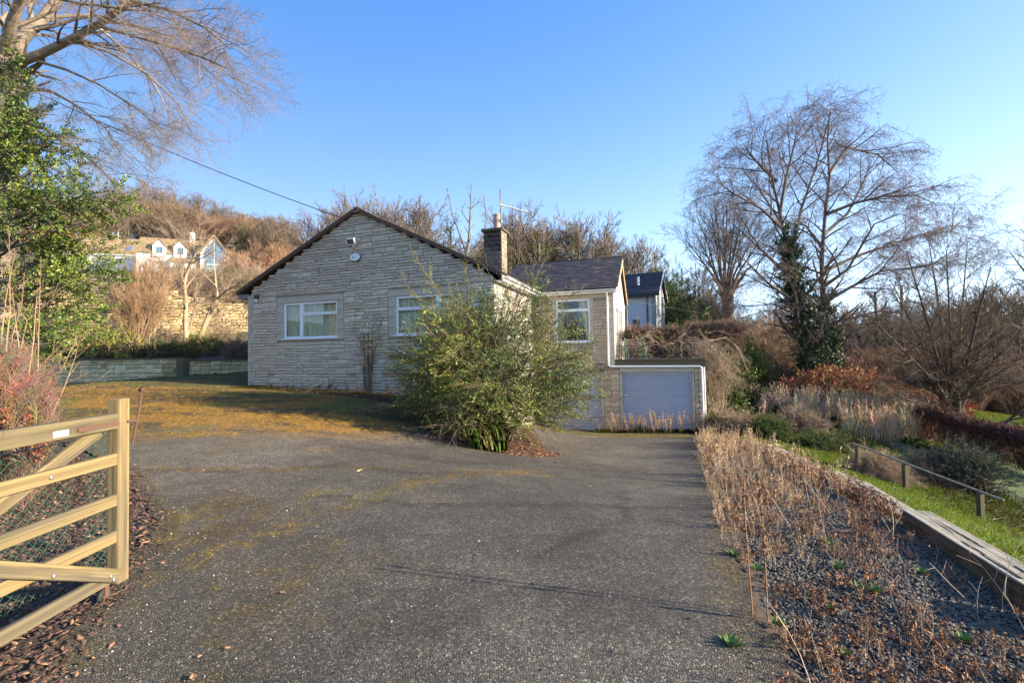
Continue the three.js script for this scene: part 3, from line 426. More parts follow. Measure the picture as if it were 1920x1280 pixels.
  // rooms behind the extension's window and doors
  part('floor_slab', boxGeo(0.02, 0.8, -10, 3.0, 0.99, EZ - 0.3), M.room, house); part('wall', boxGeo(0.02, 1.0, -7.5, 1.2, 3.7, -7.4), M.room, house);

  // chimney
  const ch = part('chimney', boxGeo(-0.975, 3.9, -2.285, -0.345, 5.74, -1.735), M.core, house), cs = [], cs2 = [], R3 = rng(77);
  for (let y = 4.1, j = 0; y < 5.7; y += 0.155, j++) { for (let x = -0.99 - (j % 2 ? 0.12 : 0); x < -0.36; x += 0.25) { const a = Math.max(x, -0.99), e = Math.min(x + 0.24, -0.335); if (e - a > 0.03) { const k = lerp(1, 0.35, sstep(4.9, 5.4, y + 0.3 * R3())) * (0.7 + 0.6 * R3()); cs.push({ x: a, y, w: e - a, h: 0.145, d: 0.025, c: [0.19 * k, 0.155 * k, 0.12 * k], v: j + Math.floor(R3() * 9) }); } } for (let x = 0; x < 0.5; x += 0.28) { const k = 0.8 + 0.4 * R3(); cs2.push({ x, y, w: Math.min(0.27, 0.56 - x), h: 0.145, d: 0.025, c: [0.32 * k, 0.26 * k, 0.19 * k], v: Math.floor(R3() * 10) }); } }
  layStones(ch, cs, 300, new THREE.Matrix4().setPosition(0, 0, -1.737)); layStones(ch, cs2, 300, new THREE.Matrix4().makeRotationY(Math.PI / 2).setPosition(-0.347, 0, -1.73));
  part('chimney_cap', new RoundedBoxGeometry(0.8, 0.09, 0.72, 1, 0.02).translate(-0.66, 5.785, -2.01), M.mossStone, ch);
  part('chimney_pot', new THREE.LatheGeometry([[0.13, 0], [0.15, 0.02], [0.135, 0.06], [0.13, 0.3], [0.155, 0.31], [0.155, 0.34], [0.12, 0.36], [0.12, 0.5], [0.14, 0.52], [0.14, 0.55], [0.09, 0.55]].map(([r, y]) => new THREE.Vector2(r, y)), 16).translate(-0.58, 5.825, -2.01), mat([0.46, 0.33, 0.25], 0.85), ch);
}

// ---------- things fixed to the bungalow ----------
{
  const a = thing('television_aerial', 'thin aerial on a mast strapped to the chimney', 'aerial', null, inHouse(-0.32, 5.2, -1.66), HT);
  part('mast', new MB().tube([V(0, -0.3, 0), V(-0.02, 1.92, 0)], 0.018, 6).geo(), mat([0.12, 0.08, 0.07], 0.6), a);
  const d = V(0.80, -0.22, -0.35).normalize(), o = V(0, 1.38, 0), b = new MB(), side = V(0.3, 0.1, 0.93).normalize();
  part('boom', new MB().tube([V().copy(o).addScaledVector(d, -0.05), V().copy(o).addScaledVector(d, 0.95)], 0.024, 6).geo(), mat([0.85, 0.85, 0.85], 0.35, { metalness: 0.3 }), a);
  for (let q = 0; q < 8; q++) { const c = V().copy(o).addScaledVector(d, 0.22 + q * 0.1); part('element', new MB().tube([V().copy(c).add(V(0.02, 0.09, 0.03)), V().copy(c).add(V(-0.02, -0.09, -0.03))], 0.006, 4).tube([V().copy(c).addScaledVector(side, 0.13), V().copy(c).addScaledVector(side, -0.13)], 0.006, 4).geo(), mat([0.2, 0.2, 0.22], 0.4), a); }
  for (let q = -3; q <= 3; q++) b.tube([V(-0.02, 1.38 + q * 0.045, -0.16), V(0.02, 1.38 + q * 0.045, 0.2)], 0.005, 3); part('reflector', b.geo(), mat([0.4, 0.42, 0.45], 0.4), a);

  const s = thing('security_light', 'square floodlight fixed high on the gable above the alarm box', 'floodlight', null, inHouse(-4.87, 5.33, 0.03), HT);
  const tiltM = new THREE.Matrix4().makeRotationX(0.45).setPosition(-0.06, 0, 0.16);
  part('housing', new RoundedBoxGeometry(0.3, 0.22, 0.1, 1, 0.015).applyMatrix4(tiltM), mat([0.62, 0.64, 0.6], 0.5), s); part('lens', new RoundedBoxGeometry(0.24, 0.15, 0.012, 1, 0.004).translate(0, 0.012, 0.053).applyMatrix4(tiltM), mat([0.10, 0.105, 0.11], 0.15), s);
  part('bracket', new MB().tube([V(0.08, -0.08, 0.0), V(0.1, -0.06, 0.12), V(0.06, -0.05, 0.17)], 0.018, 6).geo(), mat([0.6, 0.62, 0.58], 0.5), s); part('sensor', new THREE.SphereGeometry(0.05, 10, 8).translate(-0.02, -0.16, 0.12), mat([0.5, 0.45, 0.3], 0.4), s);

  const al = thing('alarm_box', 'oval white and blue burglar alarm box in the gable', 'alarm box', null, inHouse(-4.86, 4.81, 0.03), HT);
  const oval = (w, h, d, bev) => { const sh = new THREE.Shape(); sh.absellipse(0, 0, w, h, 0, Math.PI * 2); return new THREE.ExtrudeGeometry(sh, { depth: d, bevelEnabled: true, bevelThickness: bev, bevelSize: bev, bevelSegments: 3, curveSegments: 28 }); };
  part('back_case', oval(0.19, 0.125, 0.06, 0.005), mat([0.02, 0.10, 0.20], 0.35), al);
  part('cover', oval(0.172, 0.108, 0.03, 0.016).translate(-0.004, 0.008, 0.066), mat([0.72, 0.76, 0.78], 0.3), al);
  const cv = document.createElement('canvas'); cv.width = 256; cv.height = 128; const c = cv.getContext('2d'); c.fillStyle = '#dde4e8'; c.fillRect(0, 0, 256, 128);
  c.lineWidth = 13; c.lineCap = 'round'; c.strokeStyle = '#2b1c2c'; c.beginPath(); c.arc(84, 66, 27, 0, Math.PI * 2); c.stroke(); c.beginPath(); c.moveTo(112, 28); c.lineTo(112, 92); c.stroke();
  c.strokeStyle = '#c23a48'; c.beginPath(); c.arc(164, 46, 17, -0.3, Math.PI * 1.1, true); c.stroke(); c.strokeStyle = '#2b1c2c'; c.beginPath(); c.arc(164, 78, 17, -Math.PI * 0.5, Math.PI * 0.9); c.stroke(); c.strokeStyle = '#7f98b4'; c.lineWidth = 5; c.beginPath(); c.moveTo(60, 114); c.lineTo(190, 114); c.stroke();
  const ct = new THREE.CanvasTexture(cv); ct.colorSpace = THREE.SRGBColorSpace; part('badge', new THREE.PlaneGeometry(0.2, 0.1).translate(-0.03, 0.012, 0.1135), mat([1, 1, 1], 0.35, { map: ct, side: THREE.FrontSide }), al);

  const cam = thing('security_camera', 'small black and white camera under the left eave', 'camera', null, inHouse(-9.1, 3.72, 0.03), HT);
  part('base', new RoundedBoxGeometry(0.16, 0.16, 0.08, 1, 0.01).translate(0, 0, 0.04), M.dark, cam); part('dome', new THREE.SphereGeometry(0.055, 12, 9).translate(0.02, -0.12, 0.09), mat([0.75, 0.76, 0.78], 0.3), cam); part('arm', new MB().tube([V(0, -0.05, 0.05), V(0.02, -0.12, 0.08)], 0.02, 6).geo(), M.dark, cam);
  const gl = thing('garage_light', 'black floodlight with a sensor on the pier between the garage doors', 'floodlight', null, inHouse(2.54, 0.99, EZ + 0.02), HT);
  part('housing', new RoundedBoxGeometry(0.22, 0.2, 0.12, 1, 0.02).applyMatrix4(new THREE.Matrix4().makeRotationX(0.3).setPosition(0, 0.02, 0.12)), M.dark, gl); part('lens', new RoundedBoxGeometry(0.17, 0.12, 0.012, 1, 0.004).translate(0, 0.01, 0.062).applyMatrix4(new THREE.Matrix4().makeRotationX(0.3).setPosition(0, 0.02, 0.12)), mat([0.28, 0.3, 0.33], 0.1), gl); part('sensor', new THREE.SphereGeometry(0.04, 9, 7).translate(0, -0.16, 0.08), M.dark, gl); part('bracket', new MB().tube([V(0, -0.1, 0), V(0, -0.12, 0.08)], 0.02, 6).geo(), M.dark, gl);

  // rusty-green chair on the terrace
  const ch = thing('garden_bench', 'green iron garden bench with faded pink slats on the terrace', 'bench', null, inHouse(3.78, 1.16, -5.3), HT + 0.15), ir = mat([0.05, 0.22, 0.13], 0.5), wood = mat([0.34, 0.22, 0.17], 0.8, { map: grain });
  for (const sx of [-0.36, 0.36]) part('side_frame', new MB().tube([V(sx, 0, 0.22), V(sx, 0.3, 0.26), V(sx, 0.6, 0.2), V(sx, 0.6, -0.2)], 0.028, 6).tube([V(sx, 0, -0.26), V(sx, 0.4, -0.2), V(sx, 0.9, -0.3)], 0.028, 6).tube([V(sx, 0.38, 0.24), V(sx, 0.38, -0.2)], 0.02, 6).geo(), ir, ch);
  for (let q = 0; q < 5; q++) { part('slat', boxGeo(-0.36, 0.4, 0.2 - q * 0.09, 0.36, 0.42, 0.27 - q * 0.09), wood, ch); if (q < 4) part('slat', boxGeo(-0.36, 0.5 + q * 0.1, -0.262 - q * 0.02, 0.36, 0.57 + q * 0.1, -0.24 - q * 0.02), wood, ch); }
  const rl = thing('terrace_railing', 'thin dark railing with two green posts along the front of the terrace', 'railing', null, inHouse(3.12, 1.26, EZ - 0.12), HT), iron = mat([0.03, 0.03, 0.032], 0.5);
  for (const x of [0.2, 0.86]) part('post', new THREE.LatheGeometry([[0.03, 0], [0.03, 0.05], [0.018, 0.08], [0.018, 0.28], [0.03, 0.31], [0.018, 0.34], [0.018, 0.52], [0.03, 0.56], [0.001, 0.62]].map(([r, y]) => new THREE.Vector2(r, y)), 9).translate(x, 0, 0), ir, rl);
  for (const y of [0.12, 0.5]) part('rail', new MB().tube([V(0, y, 0), V(2.95, y, 0)], 0.01, 5).geo(), iron, rl); for (let x = 0.02; x < 2.95; x += 0.13) part('bar', new MB().tube([V(x, 0, 0), V(x, 0.5, 0)], 0.006, 4).geo(), iron, rl);
  // trellis and bare climber
  const tr = thing('trellis', 'weathered narrow wooden trellis fixed to the gable between the windows', 'trellis', null, inHouse(-4.42, 0.98, 0.035), HT), tw = mat([0.20, 0.15, 0.10], 0.9, { map: grain });
  for (const x of [-0.16, 0, 0.16]) part('upright', boxGeo(x - 0.011, 0, 0, x + 0.011, 1.35, 0.016), tw, tr); for (let q = 0; q < 6; q++) part('crosspiece', boxGeo(-0.2, 0.08 + q * 0.24, 0.0165, 0.2, 0.1 + q * 0.24, 0.03), tw, tr);
}

// ---------- plants: limbs grown step by step, twigs and leaves as sprays along them ----------
function limbPath(R, p, d, len, segs, wig, up) {
  const pts = [p.clone()], q = p.clone(), v = d.clone().normalize();
  for (let k = 0; k < segs; k++) { v.addScaledVector(randDir(R), wig).addScaledVector(YUP, up / segs).normalize(); q.addScaledVector(v, len / segs); pts.push(q.clone()); }
  return pts;
}
const limb = (pts, r0, r1, lvl) => { let L = 0; for (let k = 1; k < pts.length; k++) L += pts[k].distanceTo(pts[k - 1]); return { pts, r0, r1, lvl, L }; };
function alongLimb(l, t) {
  const f = t * (l.pts.length - 1), k = Math.min(l.pts.length - 2, Math.floor(f)), u = f - k;
  return { p: V().lerpVectors(l.pts[k], l.pts[k + 1], u), d: V().subVectors(l.pts[k + 1], l.pts[k]).normalize(), r: lerp(l.r0, l.r1, t) };
}
// specs: per level {n, from, to, len (share of the parent's), angle, segs, wig, up, rr}
function ramify(R, limbs, specs, first = 0) {
  let prev = limbs.filter((l) => l.lvl === first), all = [...limbs];
  specs.forEach((s, k) => {
    const next = [];
    const parents = s.all ? all.filter((l) => l.lvl <= first + k) : prev;
    for (const l of parents) {
      const n = Math.max(1, Math.round(s.n * (s.perM ? l.L : 1) * (0.8 + 0.4 * R()))); let az = R() * 7;
      for (let q = 0; q < n; q++) {
        const t = lerp(s.from ?? 0.3, s.to ?? 1, (q + R() * 0.8) / n), a = alongLimb(l, Math.min(0.999, t)); az += 2.4 + (R() - 0.5);
        const side = V(Math.cos(az), 0.2 * (R() - 0.5), Math.sin(az)); side.addScaledVector(a.d, -side.dot(a.d)).normalize();
        const ang = s.angle * (0.75 + 0.5 * R()), d = V().copy(a.d).multiplyScalar(Math.cos(ang)).addScaledVector(side, Math.sin(ang));
        const len = (s.abs ?? l.L * s.len) * (1.15 - 0.55 * t) * (0.7 + 0.6 * R()), r = Math.max(s.min ?? 0.006, Math.min(a.r * 0.85, a.r * s.rr * (0.8 + 0.4 * R())));
        next.push(limb(limbPath(R, a.p, d, len, s.segs, s.wig, s.up), r, Math.max(r * 0.3, s.tip ?? 0.004), l.lvl + 1));
      }
    }
    all.push(...next); prev = next;
  });
  return all;
}
function limbGeo(limbs, col, col2) {
  const b = new MB(), R = rng(limbs.length * 7 + 1);
  for (const l of limbs) { const n = l.pts.length, s = l.lvl === 0 ? 9 : l.lvl === 1 ? 6 : l.lvl === 2 ? 4 : 3, k = 0.8 + 0.4 * R(), c = col.map((v) => v * k); b.tube(l.pts, l.pts.map((_, i) => lerp(l.r0, l.r1, Math.pow(i / (n - 1), l.lvl ? 1 : 0.8))), s, c, true, (col2 || col).map((v) => v * k)); }
  return b.geo();
}
// a bare twig spray along +y, one long
function twigSpray(seed, n = 9, r = 0.006, col = [0.16, 0.11, 0.085], hang = 0, spread = 0.7) {
  const R = rng(seed), b = new MB(), main = limbPath(R, V(), V(0, 1, 0), 1, 5, 0.16, 0); b.tube(main, main.map((_, i) => r * (1 - 0.65 * i / 5)), 3, col, false);
  const l = limb(main, r, r * 0.3, 0);
  for (let k = 0; k < n; k++) {
    const t = 0.12 + 0.85 * k / n, a = alongLimb(l, t), az = k * 2.4 + R(), side = V(Math.cos(az), 0, Math.sin(az)), d = V().copy(a.d).multiplyScalar(Math.cos(spread)).addScaledVector(side, Math.sin(spread)), L = (0.5 - 0.25 * t) * (0.7 + 0.6 * R());
    const pts = limbPath(R, a.p, d, L, 3, 0.2, hang); b.tube(pts, [r * 0.6, r * 0.5, r * 0.38, r * 0.28], 3, col, false);
    for (let q = 0; q < 2; q++) { const c = alongLimb(limb(pts, 1, 1, 0), 0.3 + 0.5 * R()), e = V().copy(c.d).addScaledVector(randDir(R), 0.8).normalize(), p2 = limbPath(R, c.p, e, L * 0.45, 2, 0.2, hang); b.tube(p2, [r * 0.4, r * 0.32, r * 0.22], 3, col, false); }
  }
  return b.geo();
}
// a leafy spray along +y, one long; l, w of a leaf in units of the spray, cols to pick from
function leafSpray(seed, n, l, w, cols, o = {}) {
  const R = rng(seed), b = new MB(), main = limbPath(R, V(), V(0, 1, 0), 1, 4, o.wig ?? 0.12, o.up ?? 0), lm = limb(main, 1, 1, 0), sc = o.stem || [0.09, 0.06, 0.04], r = o.r ?? 0.008;
  b.tube(main, main.map((_, i) => r * (1 - 0.6 * i / 4)), 3, sc, false);
  for (let k = 0; k < n; k++) {
    const t = (o.from ?? 0.08) + (0.98 - (o.from ?? 0.08)) * (k + R() * 0.6) / n, a = alongLimb(lm, Math.min(0.999, t)), az = o.flat ? (k % 2 ? 0 : Math.PI) + (R() - 0.5) * o.flat : k * 2.4 + R() * 0.7, side = V(Math.cos(az), 0, Math.sin(az)), sp = o.open ?? 0.95, off = o.side ? R() * o.side : 0.01;
    const d = V().copy(a.d).multiplyScalar(Math.cos(sp)).addScaledVector(side, Math.sin(sp)).addScaledVector(randDir(R), 0.35).normalize(), s = V().crossVectors(d, randDir(R).addScaledVector(a.d, 0.8)).normalize(), c = cols[Math.floor(R() * cols.length)], kk = 0.75 + 0.5 * R();
    const p = V().copy(a.p).addScaledVector(side, off); if (off > 0.05) b.tube([a.p, p], [r * 0.4, r * 0.25], 3, sc, false);
    b.leaf(p, d, s, l * (0.7 + 0.5 * R()), w * (0.7 + 0.5 * R()), c.map((v) => v * kk), o.fold ?? 0.25);
  }
  return b.geo();
}
const bark = (c = [1, 1, 1]) => new THREE.MeshStandardMaterial({ color: lin(...c), roughness: 0.95, vertexColors: true, bumpMap: barkBump, bumpScale: 0.02 });
const barkBump = tex(256, (u, v) => 0.6 * fbm(u * 4, v * 24, 4, 4) + 0.4 * fbm(u * 24, v * 24, 2, 24), false);
const barkM = bark(), twigM = new THREE.MeshStandardMaterial({ color: lin(1, 1, 1), roughness: 0.9, vertexColors: true });
const foliageM = leafMat([1, 1, 1], 0.45, 0.6), dullLeafM = leafMat([1, 1, 1], 0.8, 0.3), glossM = leafMat([1, 1, 1], 0.42, 0.7);
const grassM = new THREE.MeshPhysicalMaterial({ color: lin(1, 1, 1), roughness: 0.7, vertexColors: true, side: THREE.DoubleSide, transmission: 0.35, thickness: 0 });
// sprays along limbs: {geo list, per limb or perM, len, spread, droop}
function spraysOn(R, limbs, o) {
  const out = [];
  for (const l of limbs) { const n = Math.max(1, Math.round((o.n ?? 0) + (o.perM ?? 0) * l.L)); for (let k = 0; k < n; k++) { const t = lerp(o.from ?? 0.25, 1, (k + R()) / n), a = alongLimb(l, Math.min(0.999, t)), d = V().copy(a.d).addScaledVector(randDir(R), o.spread ?? 0.6); d.y -= o.droop ?? 0; d.y += o.up ?? 0; d.normalize(); const s = (o.len ?? 1) * (0.6 + 0.8 * R()), k2 = 0.75 + 0.5 * R(), m = place(a.p, d, R() * 7, s); if (!o.keep || o.keep(a.p)) out.push({ m, c: (o.tint ? o.tint(R, a.p) : [1, 1, 1]).map((v) => v * k2), g: Math.floor(R() * 97) }); } }
  return out;
}
function addSprays(name, geos, material, list, parent) { geos.forEach((g, k) => { const part = list.filter((e) => e.g % geos.length === k); if (part.length) instanced(name, g, material, part, parent); }); }

// merges limbs and their sprays into plain geometry for the far trees
function bakedTree(seed, o) {
  const R = rng(seed), h = o.h, trunk = limb(limbPath(R, V(), V(0, 1, 0), h * (o.trunk ?? 0.55), 6, o.lean ?? 0.05, 0.2), o.r, o.r * 0.45, 0), stems = [trunk];
  if (o.stems) { stems.length = 0; for (let k = 0; k < o.stems; k++) { const a = k / o.stems * 6.28 + R(), d = V(Math.cos(a) * o.fan, 1, Math.sin(a) * o.fan).normalize(); stems.push(limb(limbPath(R, V(Math.cos(a) * o.r, 0, Math.sin(a) * o.r), d, h * (0.55 + 0.25 * R()), 5, 0.08, 0.25), o.r * 0.6, o.r * 0.15, 0)); } }
  const limbs = ramify(R, stems, o.specs), last = Math.max(...limbs.map((l) => l.lvl)), fine = limbs.filter((l) => l.lvl >= last - (o.twigLvls ?? 1));
  const list = spraysOn(R, fine, { ...o.spray }), gs = o.twigs.map((g) => g), b = list.map((e) => { const g = gs[e.g % gs.length].clone().applyMatrix4(e.m), c = g.attributes.color.array; for (let i = 0; i < c.length; i++) c[i] *= e.c[i % 3]; return g; });
  return { trunk: limbGeo(limbs.filter((l) => l.lvl === 0), o.col), crown: mergeGeometries([limbGeo(limbs.filter((l) => l.lvl > 0), o.col, o.col2), ...b]), h };
}

// ---------- retaining wall, rubble wall, cottages on the hill, neighbour's house ----------
const onWall = (a, b, dy = 0) => { const d = V().subVectors(b, a); return { m: new THREE.Matrix4().makeRotationY(Math.atan2(-d.z, d.x)).setPosition(a.x, 0, a.z), L: Math.hypot(d.x, d.z), y0: a.y + dy, y1: b.y + dy }; };
{
  const wl = thing('retaining_wall', 'low mossy stone block wall with flat coping along the back of the drive', 'wall', null, V(0, 0, 0));
  const tone = (x, y, R) => { const k = 0.75 + 0.4 * R(), s = fbm(x * 0.9, y * 0.4, 3); return mixc([0.74, 0.64, 0.37], [0.38, 0.34, 0.16], sstep(0.4, 0.65, s)).map((v, i) => v * k * (i === 0 && R() < 0.1 ? 1.2 : 1)); };
  const R = rng(9); let all = [], xoff = 0;
  for (let i = 0; i < WALL.length - 1; i++) {
    const f = onWall(WALL[i], WALL[i + 1]), top = i < 2 ? Math.max(f.y0, f.y1) + 0.74 : Math.max(f.y0, f.y1) + 0.5, b0 = Math.min(f.y0, f.y1) - 0.3;
    if (i === 1) for (const q of [0]) part('pier', boxGeo(f.L - 0.02, b0, -0.3, f.L + 0.3, top + 0.02, 0.06).applyMatrix4(f.m), M.mossStone, wl);
    part('core', boxGeo(0, b0, -0.3, f.L, top, -0.02).applyMatrix4(f.m), M.mossStone, wl);
    layStones(wl, courses(50 + i, 0, f.L, b0, top, 0.36, tone, [], null, [0.3, 0.55]), i ? 110 : 20, new THREE.Matrix4().copy(f.m).multiply(new THREE.Matrix4().setPosition(0, 0, -0.02)));
    for (let x = 0; x < f.L - 0.1; x += 0.6) { const w = Math.min(0.59, f.L - x), o = part('coping_stone', new RoundedBoxGeometry(w, 0.055, 0.4, 1, 0.01), M.mossStone, wl); o.applyMatrix4(new THREE.Matrix4().copy(f.m).multiply(new THREE.Matrix4().setPosition(x + w / 2, top + 0.028 + 0.006 * R(), -0.13))); }
  }
}
{
  const P = [[-60, 648, 23.6, 3.2], [90, 650, 24.3, 3.6], [205, 648, 25.2, 3.5], [300, 645, 26.2, 2.7], [385, 640, 27.2, 2.1], [470, 638, 28.3, 1.6], [540, 636, 29, 1.5]].map(([x, y, z, h]) => { const p = at(x, y, z); p.y = H(p.x, -p.z) - 0.1; return { p, h }; });
  const wl = thing('rubble_wall', 'tall sunlit golden dry stone wall across the bank behind the shrubs', 'wall', null, V(0, 0, 0)), core = mat([0.16, 0.12, 0.07], 0.95, { bumpMap: stoneBump, bumpScale: 0.03 });
  const tone = (x, y, R) => { const k = 0.6 + 0.6 * R(), s = fbm(x * 0.5 + 3, y * 0.5, 3); return mixc([0.62, 0.46, 0.25], [0.26, 0.21, 0.10], sstep(0.5, 0.72, s)).map((v) => v * k); };
  for (let i = 0; i < P.length - 1; i++) {
    const a = P[i], b = P[i + 1], f = onWall(a.p, b.p), y0 = Math.min(a.p.y, b.p.y) - 0.4;
    const lim = (y) => { const t0 = a.p.y + a.h, t1 = b.p.y + b.h; if (y < Math.min(t0, t1)) return [0, f.L]; if (y > Math.max(t0, t1)) return null; const t = (y - t0) / (t1 - t0) * f.L; return t1 > t0 ? [t, f.L] : [0, t]; };
    const st = courses(70 + i, 0, f.L, y0, Math.max(a.p.y + a.h, b.p.y + b.h), 0.34, tone, [], (y, top) => lim((y + top) / 2), [0.2, 0.6]);
    const R = rng(i + 3); layStones(wl, st.map((s) => ({ ...s, d: 0.10 + 0.10 * R(), a: (R() - 0.5) * 0.06, y: s.y + (R() - 0.5) * 0.02 })), 60, new THREE.Matrix4().copy(f.m).multiply(new THREE.Matrix4().setPosition(0, 0, -0.06)));
    const sh = new THREE.Shape([[0, y0], [f.L, y0], [f.L, b.p.y + b.h], [0, a.p.y + a.h]].map(([x, y]) => new THREE.Vector2(x, y))); part('core', new THREE.ExtrudeGeometry(sh, { depth: 0.4, bevelEnabled: false }).translate(0, 0, -0.44).applyMatrix4(f.m), core, wl);
  }
}
function gableRoof(parent, x0, x1, zf, zb, eave, ridge, matR, seed, wide = 0.45, gauge = 0.4) {   // ridge along x
  const zm = (zf + zb) / 2, b = new MB(), R = rng(seed);
  for (const s of [1, -1]) { const z0 = s > 0 ? zf + 0.25 : zb - 0.25, L = Math.hypot(ridge - eave, z0 - zm), n = Math.round(L / gauge); for (let j = 0; j < n; j++) { const t0 = j / n, t1 = Math.min(1, (j + 1.12) / n), ya = lerp(eave, ridge, t0) + 0.05, yb = lerp(eave, ridge, t1) + 0.02, za = lerp(z0, zm, t0), zb2 = lerp(z0, zm, t1); for (let x = x0 - (j % 2) * wide / 2; x < x1; x += wide) { const a = Math.max(x, x0), e = Math.min(x + wide - 0.015, x1); if (e <= a) continue; const k = 0.7 + 0.6 * R(), c = [k, k, k], nA = V(a, ya, za), nB = V(e, ya, za), nC = V(e, yb, zb2), nD = V(a, yb, zb2); if (s > 0) b.quad(nA, nB, nC, nD, c); else b.quad(nB, nA, nD, nC, c); b.quad(V(a, ya - 0.06, za), V(e, ya - 0.06, za), nB, nA, c.map((v) => v * 0.8)); } } }
  const roof = part('roof', new THREE.ExtrudeGeometry(new THREE.Shape([[-(zf + 0.22), eave - 0.06], [-zm, ridge - 0.04], [-(zb - 0.22), eave - 0.06], [-(zb - 0.22), eave], [-zm, ridge + 0.015], [-(zf + 0.22), eave]].map(([x, y]) => new THREE.Vector2(x, y))), { depth: x1 - x0 - 0.04, bevelEnabled: false }).applyMatrix4(new THREE.Matrix4().makeRotationY(Math.PI / 2)).translate(x0 + 0.02, 0, 0), M.board, parent);
  part('roof_tiles', b.geo(), matR, roof, 'stuff'); return roof;
}
const gableShape = (x0, x1, y0, eave, ridge, holes, z, d) => wallShape([[x0, y0], [x1, y0], [x1, eave], [(x0 + x1) / 2, ridge], [x0, eave]], holes, d, z);
function paneWindow(parent, x0, x1, y0, y1, z, bars, frameM, glassM) {
  const b = new MB(), f = 0.07; b.box(x0, y0, z - 0.06, x1, y0 + f, z + 0.02).box(x0, y1 - f, z - 0.06, x1, y1, z + 0.02).box(x0, y0 + f, z - 0.06, x0 + f, y1 - f, z + 0.02).box(x1 - f, y0 + f, z - 0.06, x1, y1 - f, z + 0.02);
  for (let q = 1; q < bars; q++) { const x = lerp(x0, x1, q / bars); b.box(x - f / 2, y0 + f, z - 0.055, x + f / 2, y1 - f, z + 0.015); }
  const w = part('window', b.geo(), frameM, parent); for (let q = 0; q < bars; q++) part('pane', boxGeo(lerp(x0, x1, q / bars) + f * 0.5, y0 + f, z - 0.03, lerp(x0, x1, (q + 1) / bars) - f * 0.5, y1 - f, z - 0.02), glassM, w); return w;
}
const blueGlass = new THREE.MeshPhysicalMaterial({ color: lin(0.10, 0.20, 0.28), roughness: 0.05, metalness: 0, specularIntensity: 1, clearcoat: 1, clearcoatRoughness: 0.03 });
const whiteWall = mat([0.78, 0.74, 0.68], 0.9, { bumpMap: stoneBump, bumpScale: 0.01 }), tanTile = mat([0.30, 0.205, 0.10], 0.9, { vertexColors: true }), greyFrame = mat([0.16, 0.2, 0.25], 0.5);
